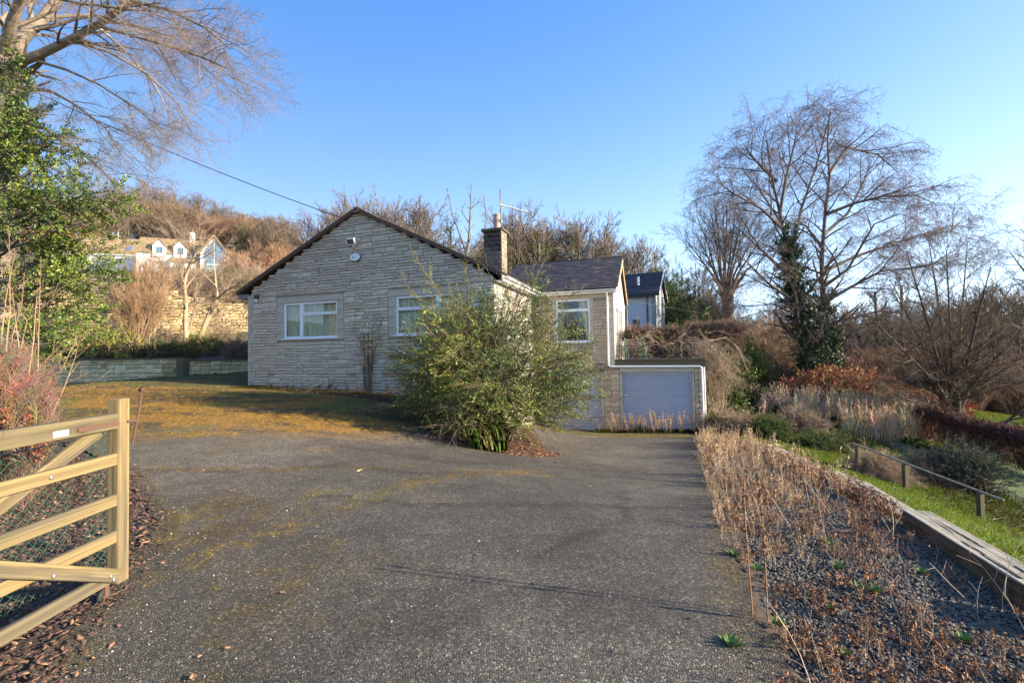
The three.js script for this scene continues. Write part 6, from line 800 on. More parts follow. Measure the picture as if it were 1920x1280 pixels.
// ---------- the gate, its fence and the sleepers ----------
const timber = mat([0.60, 0.53, 0.47], 0.9, { map: timberMap, bumpMap: grain, bumpScale: 0.002 }), timber2 = mat([0.54, 0.49, 0.46], 0.92, { map: timberMap, bumpMap: grain, bumpScale: 0.002 }), rust = mat([0.12, 0.06, 0.038], 0.85, { bumpMap: stoneBump, bumpScale: 0.003 });
{
  const gx = -2.62, t = thing('field_gate', 'open five-bar wooden gate with diagonal braces at the left foreground', 'gate', null, V(gx, 0, -3.03));
  const rail = (name, y0, y1, za, zb, x, thick, m = timber, ya = 0) => { const L = zb - za, o = part(name, new RoundedBoxGeometry(L, y1 - y0, thick, 2, 0.006), m, t); const uv = o.geometry.attributes.uv; for (let i = 0; i < uv.count; i++) uv.setXY(i, uv.getX(i) * 1.0 + y0 * 3, uv.getY(i) * 0.09 + y0 * 1.7); o.rotation.order = 'YXZ'; o.rotation.set(0, -Math.PI / 2, ya); o.position.set(x, (y0 + y1) / 2, (za + zb) / 2); return o; };
  const st = part('stile', new RoundedBoxGeometry(0.078, 1.2, 0.085, 2, 0.008), timber, t); st.position.set(0, 0.694, 0.0); { const uv = st.geometry.attributes.uv; for (let i = 0; i < uv.count; i++) uv.setXY(i, uv.getY(i) * 0.5 + 0.2, uv.getX(i) * 0.09 + 0.4); }
  for (const [y0, y1, x, th, m] of [[1.10, 1.2, 0.0, 0.06, timber], [0.865, 0.942, 0.012, 0.032, timber], [0.60, 0.675, 0.012, 0.032, timber2], [0.365, 0.44, 0.012, 0.032, timber], [0.12, 0.197, 0.012, 0.032, timber2]]) rail('rail', y0, y1, 0.03, 3.1, x, th, m);
  const br = (y0, z0, y1, z1, x) => { const L = Math.hypot(y1 - y0, z1 - z0), o = rail('brace', -0.04, 0.04, 0, L, x, 0.026, timber2, 0); o.rotation.set(0, -Math.PI / 2, Math.atan2(y1 - y0, z1 - z0)); o.position.set(x, (y0 + y1) / 2, (z0 + z1) / 2); };
  br(1.10, 0.12, 0.2, 1.85, -0.022); br(0.155, 0.05, 1.05, 1.75, 0.045);
  const boltG = new THREE.SphereGeometry(0.012, 8, 6).scale(0.6, 1, 1); for (const [y, z] of [[0.90, 0.47], [0.185, 0.12], [0.36, 0.48], [0.155, 0.1], [0.64, 0.85], [0.55, 0.85]]) { const o = part('bolt', boltG, M.steel, t); o.position.set(0.062 - (y > 0.6 ? 0.03 : 0), y, z); }
  part('latch', new MB().box(0.031, 1.125, -0.03, 0.038, 1.15, 0.32).tube([V(0.036, 1.138, -0.02), V(0.045, 1.14, -0.09)], 0.011, 6).geo(), rust, t);
  part('drop_bolt', new MB().tube([V(0.075, 1.34, -0.095), V(0.05, 1.14, -0.09), V(0.02, 0.98, -0.085)], 0.0075, 7).tube([V(0.075, 1.335, -0.11), V(0.078, 1.345, -0.075)], 0.011, 6).geo(), rust, t);
  part('maker_plate', new RoundedBoxGeometry(0.004, 0.035, 0.09, 1, 0.001).translate(0.033, 1.135, 0.42), mat([0.62, 0.62, 0.58], 0.4), t);
  const wh = part('wheel', new THREE.TorusGeometry(0.035, 0.016, 8, 18).rotateY(Math.PI / 2).translate(0.0, 0.055, 0.1), mat([0.02, 0.02, 0.02], 0.7), t); part('hub', new THREE.CylinderGeometry(0.022, 0.022, 0.03, 10).rotateZ(Math.PI / 2).translate(0, 0.055, 0.1), rust, wh); part('bracket', boxGeo(-0.02, 0.06, 0.085, 0.02, 0.118, 0.115), rust, wh);

  const f = thing('chain_link_fence', 'green chain-link fence on posts close behind the wooden gate', 'fence', null, V(-2.98, 0, -3.5)), b = new MB(), L = 3.0, hgt = 0.95, cell = 0.062, g = H(-3, 2.5) + 0.04, wc = [0.03, 0.11, 0.06];
  for (let k = -Math.ceil(hgt / cell); k < L / cell; k++) { const pts = [[], []]; for (const s of [0, 1]) { let z0 = k * cell, y0 = 0, z1 = z0 + hgt, y1 = hgt; if (z0 < 0) { y0 = -z0; z0 = 0; } if (z1 > L) { y1 = hgt - (z1 - L); z1 = L; } if (y1 - y0 < 0.02) continue; const n = Math.max(2, Math.round((y1 - y0) / cell) * 2); const P = []; for (let q = 0; q <= n; q++) { const u = q / n; P.push(V((q % 2 ? 0.003 : -0.003) * (s ? 1 : -1), g + (s ? hgt - lerp(y0, y1, u) : lerp(y0, y1, u)), lerp(z0, z1, u))); } b.tube(P, 0.0016, 4, wc, false); } }
  part('wire_mesh', b.geo(), mat([1, 1, 1], 0.5, { vertexColors: true, side: THREE.FrontSide }), f, 'stuff');
  for (const z of [0, 1.5, 3]) part('post', new THREE.CylinderGeometry(0.022, 0.022, 1.05, 8).translate(0, g + 0.5, z), mat([0.10, 0.13, 0.12], 0.7), f); part('tension_bar', new MB().tube([V(0, g, 0.03), V(0, g + 0.95, 0.03)], 0.006, 5).tube([V(0, g + 0.95, 0), V(0, g + 0.95, 3)], 0.003, 4).geo(), mat([0.03, 0.12, 0.14], 0.5), f);
}
{ // sleepers, each lying its own way
  const S = [[[1960, 1122], 2.62, [1917, 1092], 2.9, 'short end of a sleeper cut by the right edge of the picture'], [[1913, 1092], 2.95, [1690, 954], 4.72, 'nearest thick weathered sleeper with long cracks'], [[1684, 962], 4.95, [1590, 901], 6.75, 'second sleeper, lower and pale, beyond the nearest one'], [[1580, 899], 6.95, [1541, 881], 8.2, 'third short pale sleeper along the gravel bed'], [[1525, 878], 8.4, [1478, 855], 9.7, 'fourth mossy sleeper along the gravel bed'], [[1472, 853], 9.9, [1443, 838], 11.1, 'fifth narrow sleeper along the gravel bed'], [[1438, 836], 11.3, [1410, 829], 12.3, 'sixth pale sleeper near the grass'], [[1405, 829], 12.5, [1385, 823], 13.4, 'farthest sleeper nearest the garage']];
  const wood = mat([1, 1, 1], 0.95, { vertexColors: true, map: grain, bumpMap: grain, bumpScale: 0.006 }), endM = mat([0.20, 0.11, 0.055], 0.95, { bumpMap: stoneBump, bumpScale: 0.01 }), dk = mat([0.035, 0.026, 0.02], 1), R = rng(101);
  S.forEach(([a, za, b, zb, label], k) => {
    const p = at(a[0], a[1], za), q = at(b[0], b[1], zb), d = V().subVectors(q, p), L = d.length(), t = thing('railway_sleeper', label + '', 'sleeper', 'sleepers edging the gravel bed', V().addVectors(p, q).multiplyScalar(0.5)); delete t.userData.group;
    t.quaternion.setFromUnitVectors(V(0, 0, -1), d.clone().normalize()); const w = 0.24, h = k === 1 ? 0.20 : 0.17;
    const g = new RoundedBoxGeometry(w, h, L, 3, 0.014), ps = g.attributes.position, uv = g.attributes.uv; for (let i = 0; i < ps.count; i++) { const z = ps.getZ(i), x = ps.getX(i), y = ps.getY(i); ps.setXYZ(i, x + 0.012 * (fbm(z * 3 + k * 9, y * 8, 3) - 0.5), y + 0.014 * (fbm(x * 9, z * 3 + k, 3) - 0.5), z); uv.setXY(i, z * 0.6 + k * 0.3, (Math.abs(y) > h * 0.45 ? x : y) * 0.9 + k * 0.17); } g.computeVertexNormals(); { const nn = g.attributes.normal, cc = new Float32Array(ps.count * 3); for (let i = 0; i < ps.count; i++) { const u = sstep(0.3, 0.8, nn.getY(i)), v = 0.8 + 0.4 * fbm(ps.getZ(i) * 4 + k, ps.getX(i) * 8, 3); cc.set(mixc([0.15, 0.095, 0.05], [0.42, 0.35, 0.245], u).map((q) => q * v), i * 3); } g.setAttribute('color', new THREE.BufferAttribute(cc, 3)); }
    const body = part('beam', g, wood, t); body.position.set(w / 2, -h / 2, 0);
    for (const s of [-1, 1]) { const e = part('end_grain', new RoundedBoxGeometry(w - 0.03, h - 0.03, 0.012, 1, 0.004), endM, t); e.position.set(w / 2, -h / 2, s * (L / 2 - 0.002)); }
    for (let c = 0; c < (k < 3 ? 7 : 2); c++) { const z0 = (R() - 0.5) * L * 0.8, x0 = 0.03 + R() * (w - 0.06), len = 0.15 + R() * 0.5, m = new MB(), wd = 0.003 + 0.005 * R(); let px = x0; for (let u = 0; u < 6; u++) { const za2 = z0 + len * u / 6, zb2 = z0 + len * (u + 1) / 6, nx = px + (R() - 0.5) * 0.016; if (zb2 > L / 2 - 0.03) break; const wa = wd * Math.sin(Math.PI * (u + 0.15) / 6.3), wb = wd * Math.sin(Math.PI * (u + 1) / 6.3); m.box(Math.min(px, nx) - wa, -0.004, za2, Math.max(px, nx) + wb, 0.004, zb2); px = nx; } if (m.size) part('crack', m.geo(), dk, t); }
  });
}
{ // handrail down the steps
  const a = at(1598, 830, 9.7), b = at(1882, 938, 7.2), t = thing('handrail', 'weathered grey handrail on three posts sloping down the grass bank', 'handrail', null, V(a.x, 0, a.z)), w = mat([0.33, 0.29, 0.2], 0.9, { map: grain }), wp = mat([0.15, 0.12, 0.06], 0.95, { map: grain });
  const rel = (p) => p.clone().sub(t.position), d = V().subVectors(b, a); part('rail', new MB().tube([rel(a), V().lerpVectors(rel(a), rel(b), 0.5), rel(b)], 0.019, 7).geo(), w, t);
  for (const u of [0.05, 0.42, 0.88]) { const p = V().lerpVectors(a, b, u), g = H(p.x, -p.z) - 0.25; const o = part('post', new RoundedBoxGeometry(0.075, p.y - 0.02 - g, 0.075, 1, 0.01), wp, t); o.position.copy(rel(V(p.x, (p.y - 0.02 + g) / 2, p.z))); }
}

// ---------- gravel, bark, dead weeds, grass, leaves ----------
const chip = (seed, n = 7) => { const R = rng(seed), g = new THREE.DodecahedronGeometry(1, 0), p = g.attributes.position, m = new Map(); for (let i = 0; i < p.count; i++) { const k = [p.getX(i), p.getY(i), p.getZ(i)].map((v) => v.toFixed(2)).join(); if (!m.has(k)) m.set(k, 0.65 + 0.6 * R()); const s = m.get(k); p.setXYZ(i, p.getX(i) * s, p.getY(i) * s * 0.55, p.getZ(i) * s * 0.8); } g.computeVertexNormals(); return g; };
{
  const R = rng(111), g1 = chip(1), g2 = chip(2), l1 = [], l2 = [];
  const stone = mat([1, 1, 1], 0.75, { side: THREE.FrontSide });
  let n = 0; while (n < 46000) { const z = Math.pow(R(), 1.5) * 12.2 + 0.9, x = lerp(0.8, 6.8, R()); if (dBed(x, z) > -0.02 || R() < sstep(4, 12, z) * 0.5) continue; n++; const s = (0.008 + 0.013 * R() * R()) * (1 + sstep(3, 9, z) * 0.8), k = 0.6 + 0.8 * R(), br = R() < 0.1; const e = new THREE.Euler((R() - 0.5) * 0.9, R() * 7, (R() - 0.5) * 0.9); (n % 2 ? l1 : l2).push({ m: new THREE.Matrix4().compose(V(x, H(x, z) + bedLift(x, z) + 0.004 + s * 0.3, -z), new THREE.Quaternion().setFromEuler(e), V(s, s, s)), c: br ? [0.17 * k, 0.11 * k, 0.07 * k] : [0.11 * k, 0.093 * k, 0.066 * k] }); }
  for (const [g, l] of [[g1, l1], [g2, l2]]) { const m = instanced(numbered('gravel'), g, stone, l); scene.add(m); tag(m, l === l1 ? 'loose dark grey gravel chips spread over the bed at the right' : 'finer dark gravel chips mixed through the bed at the right', 'gravel'); }
  // bark chips and fallen leaves at the left under the gate
  const bk = []; n = 0; while (n < 26000) { const z = lerp(1.3, 6.5, Math.pow(R(), 1.4)), x = lerp(-7, -1.7, R()); const d = dDriveFast(x, z); if (d < -0.05 - 0.25 * R() * R() || d > 3.2) continue; n++; const k = 0.5 + 1.0 * R(), s = 0.006 + 0.014 * R() * R(), e = new THREE.Euler((R() - 0.5) * 1.1, R() * 7, (R() - 0.5) * 1.1); bk.push({ m: new THREE.Matrix4().compose(V(x, H(x, z) + 0.024 + 0.012 * R(), -z), new THREE.Quaternion().setFromEuler(e), V(s * (1 + R()), s * 0.5, s)), c: R() < 0.15 ? [0.30 * k, 0.16 * k, 0.085 * k] : R() < 0.4 ? [0.065 * k, 0.045 * k, 0.03 * k] : [0.14 * k, 0.07 * k, 0.045 * k] }); }
  const bm = instanced('bark_chips', chip(3), mat([1, 1, 1], 0.9, { side: THREE.FrontSide }), bk); scene.add(bm); tag(bm, 'reddish brown bark chips and leaf litter under the gate', 'bark chips', null, 'stuff');
  // loose grit on the tarmac, moss cushions where it is mossy
  const gr = []; for (let k = 0; k < 5200; k++) { const z = lerp(1.3, 9, Math.pow(R(), 1.6)), x = lerp(-3.4, 3.4, R()) * (0.5 + z * 0.12); if (dDriveFast(x, z) > -0.05) continue; const s = 0.0028 + 0.005 * R() * R(), kk = 0.6 + 0.9 * R(); gr.push({ m: new THREE.Matrix4().compose(V(x, H(x, z) + 0.022, -z), new THREE.Quaternion().setFromEuler(new THREE.Euler(R() * 7, R() * 7, R() * 7)), V(s, s, s)), c: R() < 0.25 ? [0.4 * kk, 0.36 * kk, 0.3 * kk] : [0.2 * kk, 0.18 * kk, 0.15 * kk] }); }
  const grm = instanced('loose_grit', g2, stone, gr); scene.add(grm); tag(grm, 'tiny loose grit scattered over the tarmac', 'grit', null, 'stuff');
  const mo = []; for (let k = 0; k < 60000 && mo.length < 15000; k++) { const z = lerp(2, 20.5, Math.pow(R(), 0.7)), x = lerp(-1.05, 0.4, R()) * (z + 1); if (x < -16 || dDriveFast(x, z) > -0.03) continue; const m = moss(x, z); if (R() > m * m * 1.2) continue; const s = (0.010 + 0.022 * R() * R()) * (z < 8 ? 0.7 : 1.3), kk = 0.6 + 0.8 * R(), gold = fbm(x * 0.5 + 3, z * 0.5, 3); mo.push({ m: new THREE.Matrix4().compose(V(x, H(x, z) + 0.018, -z), new THREE.Quaternion().setFromEuler(new THREE.Euler((R() - 0.5) * 0.4, R() * 7, (R() - 0.5) * 0.4)), V(s * (1 + R()), s * 0.55, s * (1 + R()))), c: mixc([0.215 * kk, 0.118 * kk, 0.010], [0.105 * kk, 0.098 * kk, 0.012], sstep(0.4, 0.62, gold + (z > 15.5 ? 0.18 : 0))) }); }
  const mom = instanced('moss_cushions', g1, mat([1, 1, 1], 1, { side: THREE.FrontSide }), mo); scene.add(mom); tag(mom, 'small golden moss cushions on the mossy parts of the drive', 'moss', null, 'stuff');
  // brown leaves: pile under the bush, strip under the gable, scattered
  const lg = new MB().leaf(V(0, 0, -0.5), V(0, 0, 1), V(1, 0, 0), 1, 0.6, [1, 1, 1], -0.2).geo(), lv = [];
  const leafAt = (x, z, up, s, c) => { const e = new THREE.Euler((R() - 0.5) * 1.2, R() * 7, (R() - 0.5) * 1.2); lv.push({ m: new THREE.Matrix4().compose(V(x, H(x, z) + up, -z), new THREE.Quaternion().setFromEuler(e), V(s, s, s)), c }); };
  for (let k = 0; k < 9000; k++) { const a = R() * 6.28, r = Math.sqrt(R()) * (0.85 + 0.3 * fbm(a * 2, 1, 2)), x = -0.5 + Math.cos(a) * 1.5 * r + (r - 0.5) * 0.1, z = 10.35 + Math.sin(a) * 0.95 * r, kk = 0.6 + 0.8 * R(); leafAt(x, z, 0.02 + 0.1 * (1 - r) * R(), 0.035 + 0.035 * R(), R() < 0.3 ? [0.33 * kk, 0.165 * kk, 0.09 * kk] : [0.19 * kk, 0.095 * kk, 0.058 * kk]); }
  for (let k = 0; k < 2600; k++) { const u = R(), z = lerp(9.9, 15.5, u), x = lerp(0.55, 0.25, u) + (R() - 0.62) * 0.9, kk = 0.5 + 0.8 * R(); leafAt(x, z, 0.025, 0.035 + 0.035 * R(), [0.2 * kk, 0.11 * kk, 0.065 * kk]); }
  for (let k = 0; k < 3600; k++) { const u = R(), x = lerp(-8.6, -1.6, u), z = lerp(15.9, 12.4, u) + (R() - 0.6) * 0.75, kk = 0.5 + 0.7 * R(); leafAt(x, z, 0.02 + 0.03 * R(), 0.04 + 0.05 * R(), [0.13 * kk, 0.07 * kk, 0.05 * kk]); }
  for (let k = 0; k < 700; k++) { const z = lerp(1.8, 14, Math.pow(R(), 1.3)), x = lerp(-7, 5.2, R()); if (dDriveFast(x, z) > 0) continue; if (R() > 0.2 + 0.8 * sstep(0.5, 0.1, -dDriveFast(x, z))) continue; const kk = 0.7 + 0.6 * R(); leafAt(x, z, 0.03, 0.02 + 0.03 * R(), [0.32 * kk, 0.17 * kk, 0.09 * kk]); }
  const lm = instanced('leaf_litter', lg, mat([1, 1, 1], 0.85), lv); scene.add(lm); tag(lm, 'fallen russet leaves piled under the big bush and along the gable', 'leaf litter', null, 'stuff');
  // a few single leaves and twigs on the tarmac that can be picked out
  const single = (px, py, z, s, label, c) => { const p = at(px, py, z); p.y = H(p.x, -p.z) + 0.035; const t = thing('fallen_leaf', label, 'leaf', null, p, px); part('blade', new MB().leaf(V(0, 0, -s / 2), V(0, 0.1, 1).normalize(), V(1, 0.1, 0).normalize(), s, s * 0.7, [1, 1, 1], -0.35).geo(), mat(c, 0.8), t); part('stalk', new MB().tube([V(0, 0, -s / 2), V(0.01, 0.01, -s * 0.8)], 0.0015, 4).geo(), mat(c, 0.8), t); };
  single(362, 1270, 2.2, 0.05, 'curled tan leaf at the bottom edge of the tarmac', [0.42, 0.24, 0.12]); single(433, 925, 5.2, 0.07, 'orange-brown leaf on the tarmac right of the gate post', [0.42, 0.2, 0.09]); single(675, 888, 6.4, 0.12, 'pale brown leaf on the mossy line in the middle of the drive', [0.45, 0.3, 0.16]); single(818, 1108, 3.0, 0.035, 'small dark green leaf on the tarmac in the foreground', [0.03, 0.09, 0.03]); single(1042, 852, 9.0, 0.09, 'brown leaf just right of the leaf pile under the bush', [0.3, 0.14, 0.07]);
}
{ // dead weeds
  const weedA = (seed) => { const R = rng(seed), b = new MB(); for (let k = 0; k < 3; k++) { const pts = limbPath(R, V((R() - 0.5) * 0.12, 0, (R() - 0.5) * 0.12), V((R() - 0.5) * 0.4, 1, (R() - 0.5) * 0.4), 0.7 + 0.4 * R(), 5, 0.09, 0), l = limb(pts, 1, 1, 0), c = [0.50, 0.37, 0.22]; b.tube(pts, pts.map((_, i) => 0.006 * (1 - 0.12 * i)), 3, c, false); for (let q = 0; q < 9; q++) { const a = alongLimb(l, 0.3 + 0.7 * Math.sqrt(q / 9)), d = V().copy(randDir(R)).addScaledVector(a.d, 0.5).normalize(); const cc = mixc([0.62, 0.47, 0.27], [0.35, 0.205, 0.11], R()); b.leaf(a.p, d, V().crossVectors(d, randDir(R)).normalize(), 0.045 + 0.05 * R(), 0.02 + 0.012 * R(), cc, 0.5); } } return b.geo(); };
  const weedB = (seed) => { const R = rng(seed), b = new MB(); for (let k = 0; k < 7; k++) { const pts = limbPath(R, V((R() - 0.5) * 0.2, 0, (R() - 0.5) * 0.2), V(R() - 0.5, 0.7, R() - 0.5), 0.5 + 0.5 * R(), 4, 0.3, -0.2), l = limb(pts, 1, 1, 0); b.tube(pts, 0.008, 3, [0.24, 0.13, 0.08], false); for (let q = 0; q < 4; q++) { const a = alongLimb(l, 0.3 + 0.7 * R()), d = randDir(R); b.leaf(a.p, d, V().crossVectors(d, randDir(R)).normalize(), 0.13 + 0.09 * R(), 0.055, mixc([0.38, 0.205, 0.105], [0.20, 0.105, 0.06], R()), 0.6); } } return b.geo(); };
  const weedC = (seed) => { const R = rng(seed), b = new MB(), pts = limbPath(R, V(), V((R() - 0.5) * 0.9, 1, (R() - 0.5) * 0.9), 1, 6, 0.14, 0), l = limb(pts, 1, 1, 0); b.tube(pts, pts.map((_, i) => 0.006 - 0.0006 * i), 3, [0.46, 0.35, 0.24], false); for (let q = 0; q < 4; q++) { const a = alongLimb(l, 0.4 + 0.15 * q), p2 = limbPath(R, a.p, V().copy(a.d).addScaledVector(randDir(R), 0.8), 0.22, 3, 0.2, 0); b.tube(p2, 0.003, 3, [0.42, 0.3, 0.2], false); } return b.geo(); };
  const R = rng(121), A = [], B = [], C = [];
  const edge = (z) => 1.19 + (z - 2.1) * 0.385;
  const drop = (list, x, z, s, c, lean = 0.25) => list.push({ m: place(V(x, H(x, z) - 0.03, -z), V((R() - 0.5) * lean, 1, (R() - 0.5) * lean).normalize(), R() * 7, s), c, g: Math.floor(R() * 60) });
  for (let k = 0; k < 2100; k++) { const z = lerp(3.4, 14.2, Math.pow(R(), 0.85)), w = lerp(0.3, 1.3, sstep(3, 8, z)) * (z > 11 ? 0.7 : 1), x = edge(z) - 0.12 + Math.pow(R(), 1.5) * w * 2.0; if (x > sleeperX(z) - 0.1 || R() < 0.5 * sstep(6, 3.4, z)) continue; const k2 = 0.75 + 0.7 * R(); drop(R() < 0.78 ? A : R() < 0.6 ? B : C, x, z, (0.16 + 0.4 * R() * R()) * (z < 4.5 ? 0.85 : 1.05) * lerp(0.45, 1.45, sstep(0.3, 0.7, fbm(x * 1.1, z * 1.1 + 8, 3))), [k2, k2, k2], 0.7); }
  for (let k = 0; k < 1700; k++) { const z = lerp(1.2, 12.8, Math.pow(R(), 1.2)), x = lerp(edge(z) - 0.03, sleeperX(z) - 0.05, R()), n = fbm(x * 1.4 + 3, z * 1.4, 3); if (n < 0.46 + 0.10 * sstep(1.6, 2.4, x - edge(z)) * sstep(3.2, 4.5, z)) continue; const k2 = 0.7 + 0.6 * R(); drop(R() < 0.75 ? B : R() < 0.75 ? A : C, x, z, 0.08 + 0.12 * R(), [k2, k2, k2]); }
  for (let k = 0; k < 110; k++) { const z = lerp(1.5, 12.5, R()), x = lerp(edge(z) + 0.05, sleeperX(z), R()); drop(C, x, z, 0.25 + 0.35 * R(), [1, 1, 1], 1.1); }
  for (let k = 0; k < 70; k++) { const u = R(), x = sleeperX(lerp(4.9, 12, u)) - 0.05 - 0.3 * R() * R(), z = lerp(4.9, 12, u); drop(B, x, z, 0.2 + 0.2 * R(), [1, 1, 1]); }
  // by the garages
  for (let k = 0; k < 120; k++) { const u = R(), p = inHouse(lerp(2.5, 6.4, u), 0, EZ + 0.15 + R() * 0.55); drop(R() < 0.75 ? A : C, p.x, -p.z, 0.3 + 0.45 * R() * (R() < 0.3 ? 1.3 : 1), [1.1, 1, 0.9]); }
  for (let k = 0; k < 190; k++) { const p = inHouse(lerp(-8.6, -2, R()), 0, 0.1 + R() * 0.45); drop(R() < 0.35 ? C : R() < 0.4 ? B : A, p.x, -p.z, 0.12 + 0.3 * R() * R() * 1.4, [0.32, 0.3, 0.24]); }
  const wd = thing('dead_weeds', 'pinkish tan dead weeds crowding the edge of the tarmac and the gravel bed', 'weeds', null, V(0, 0, 0)); wd.userData.kind = 'stuff';
  addSprays('dead_stems', [1, 2, 3, 4].map(weedA), dullLeafM, A, wd); addSprays('curled_leaves', [5, 6, 7].map(weedB), dullLeafM, B, wd); addSprays('thin_stems', [8, 9].map(weedC), twigM, C, wd);
  // two tall stalks standing by themselves near the camera
  const ts = thing('tall_weed', 'two tall thin brown dead stalks standing alone at the edge of the tarmac', 'weed', null, onGround(1.42, 2.72)), b = new MB(); for (const [x, z, h, l] of [[-0.03, 0, 0.78, -0.02], [0.03, 0.05, 0.8, 0.03], [0.05, 0.1, 0.22, 0.02]]) { const pts = limbPath(R, V(x, 0, z), V(l, 1, 0), h, 6, 0.03, 0); b.tube(pts, 0.0042, 5, [0.30, 0.17, 0.10], false); const lm = limb(pts, 1, 1, 0); for (let q = 0; q < 70; q++) { const a = alongLimb(lm, 0.42 + 0.575 * R()), d = V().copy(a.d).multiplyScalar(0.4).add(randDir(R)).normalize(); b.leaf(a.p, d, V().crossVectors(d, randDir(R)).normalize(), 0.022, 0.012, mixc([0.34, 0.2, 0.12], [0.2, 0.1, 0.06], R()), 0.4); } } part('stalks', b.geo(), dullLeafM, ts);
  // dry willowherb standing beyond the grass
  const tall = (seed) => { const R2 = rng(seed), bb = new MB(); for (let k = 0; k < 5; k++) { const pts = limbPath(R2, V((R2() - 0.5) * 0.25, 0, (R2() - 0.5) * 0.25), V((R2() - 0.5) * 0.35, 1, (R2() - 0.5) * 0.35), 0.75 + 0.35 * R2(), 5, 0.07, 0), l = limb(pts, 1, 1, 0); bb.tube(pts, 0.0075, 3, [0.56, 0.43, 0.27], false); for (let q = 0; q < 9; q++) { const a = alongLimb(l, 0.35 + 0.64 * q / 9), d = V().copy(a.d).addScaledVector(randDir(R2), 0.9).normalize(); bb.leaf(a.p, d, V().crossVectors(d, randDir(R2)).normalize(), 0.11 + 0.06 * R2(), 0.022, [0.56, 0.42, 0.26], 0.4); } } return bb.geo(); };
  const D = []; for (let k = 0; k < 1500; k++) { const px = 1330 + R() * 420, z = 15.5 + R() * 8, x = (px - 960) / FPX * z; if (x < 7.6 || dDriveFast(x, z) < 0.6 || (px < 1500 && R() < 0.75) || fbm(x, z, 2) < 0.36 || Math.hypot(x - 8.3, z - 14.6) < 1.1 || (px < 1570 && z < 17.5)) continue; drop(D, x, z, 0.5 + 0.75 * R(), [0.8 + 0.5 * R(), 0.8 + 0.45 * R(), 0.8 + 0.4 * R()], 0.35); }
  const dt = thing('dry_stalks', 'pale tan stand of dry tall weed stalks beyond the grass bank', 'stalks', null, V(0, 0, 0)); dt.userData.kind = 'stuff'; addSprays('stalks', [11, 12, 13].map(tall), dullLeafM, D, dt);
  // orange bracken on the far bank
  const O = []; const br = [1, 2].map((k) => leafSpray(k + 240, 18, 0.2, 0.07, [[0.40, 0.17, 0.07], [0.32, 0.135, 0.06], [0.44, 0.235, 0.11]], { open: 0.9, stem: [0.3, 0.15, 0.08] })); for (let k = 0; k < 3000; k++) { const a = R() * 6.28, r = Math.sqrt(R()), x = 16.4 + Math.cos(a) * 2.9 * r, z = 21.6 + Math.sin(a) * 4.2 * r; O.push({ m: place(V(x, H(x, z) + 1.5 * (1 - r * r) * sstep(19, 24, z + 1) * R(), -z), V(R() - 0.5, 0.7, R() - 0.5).normalize(), R() * 7, 0.6 + 0.4 * R()), c: [1, 1, 1].map(() => 0.7 + 0.6 * R()), g: k }); }
  const ot = thing('orange_bracken', 'rusty orange bank of bracken between the ivy skirt and the spreading tree', 'bracken', null, V(0, 0, 0)); ot.userData.kind = 'stuff'; addSprays('fronds', br, dullLeafM, O, ot);
}
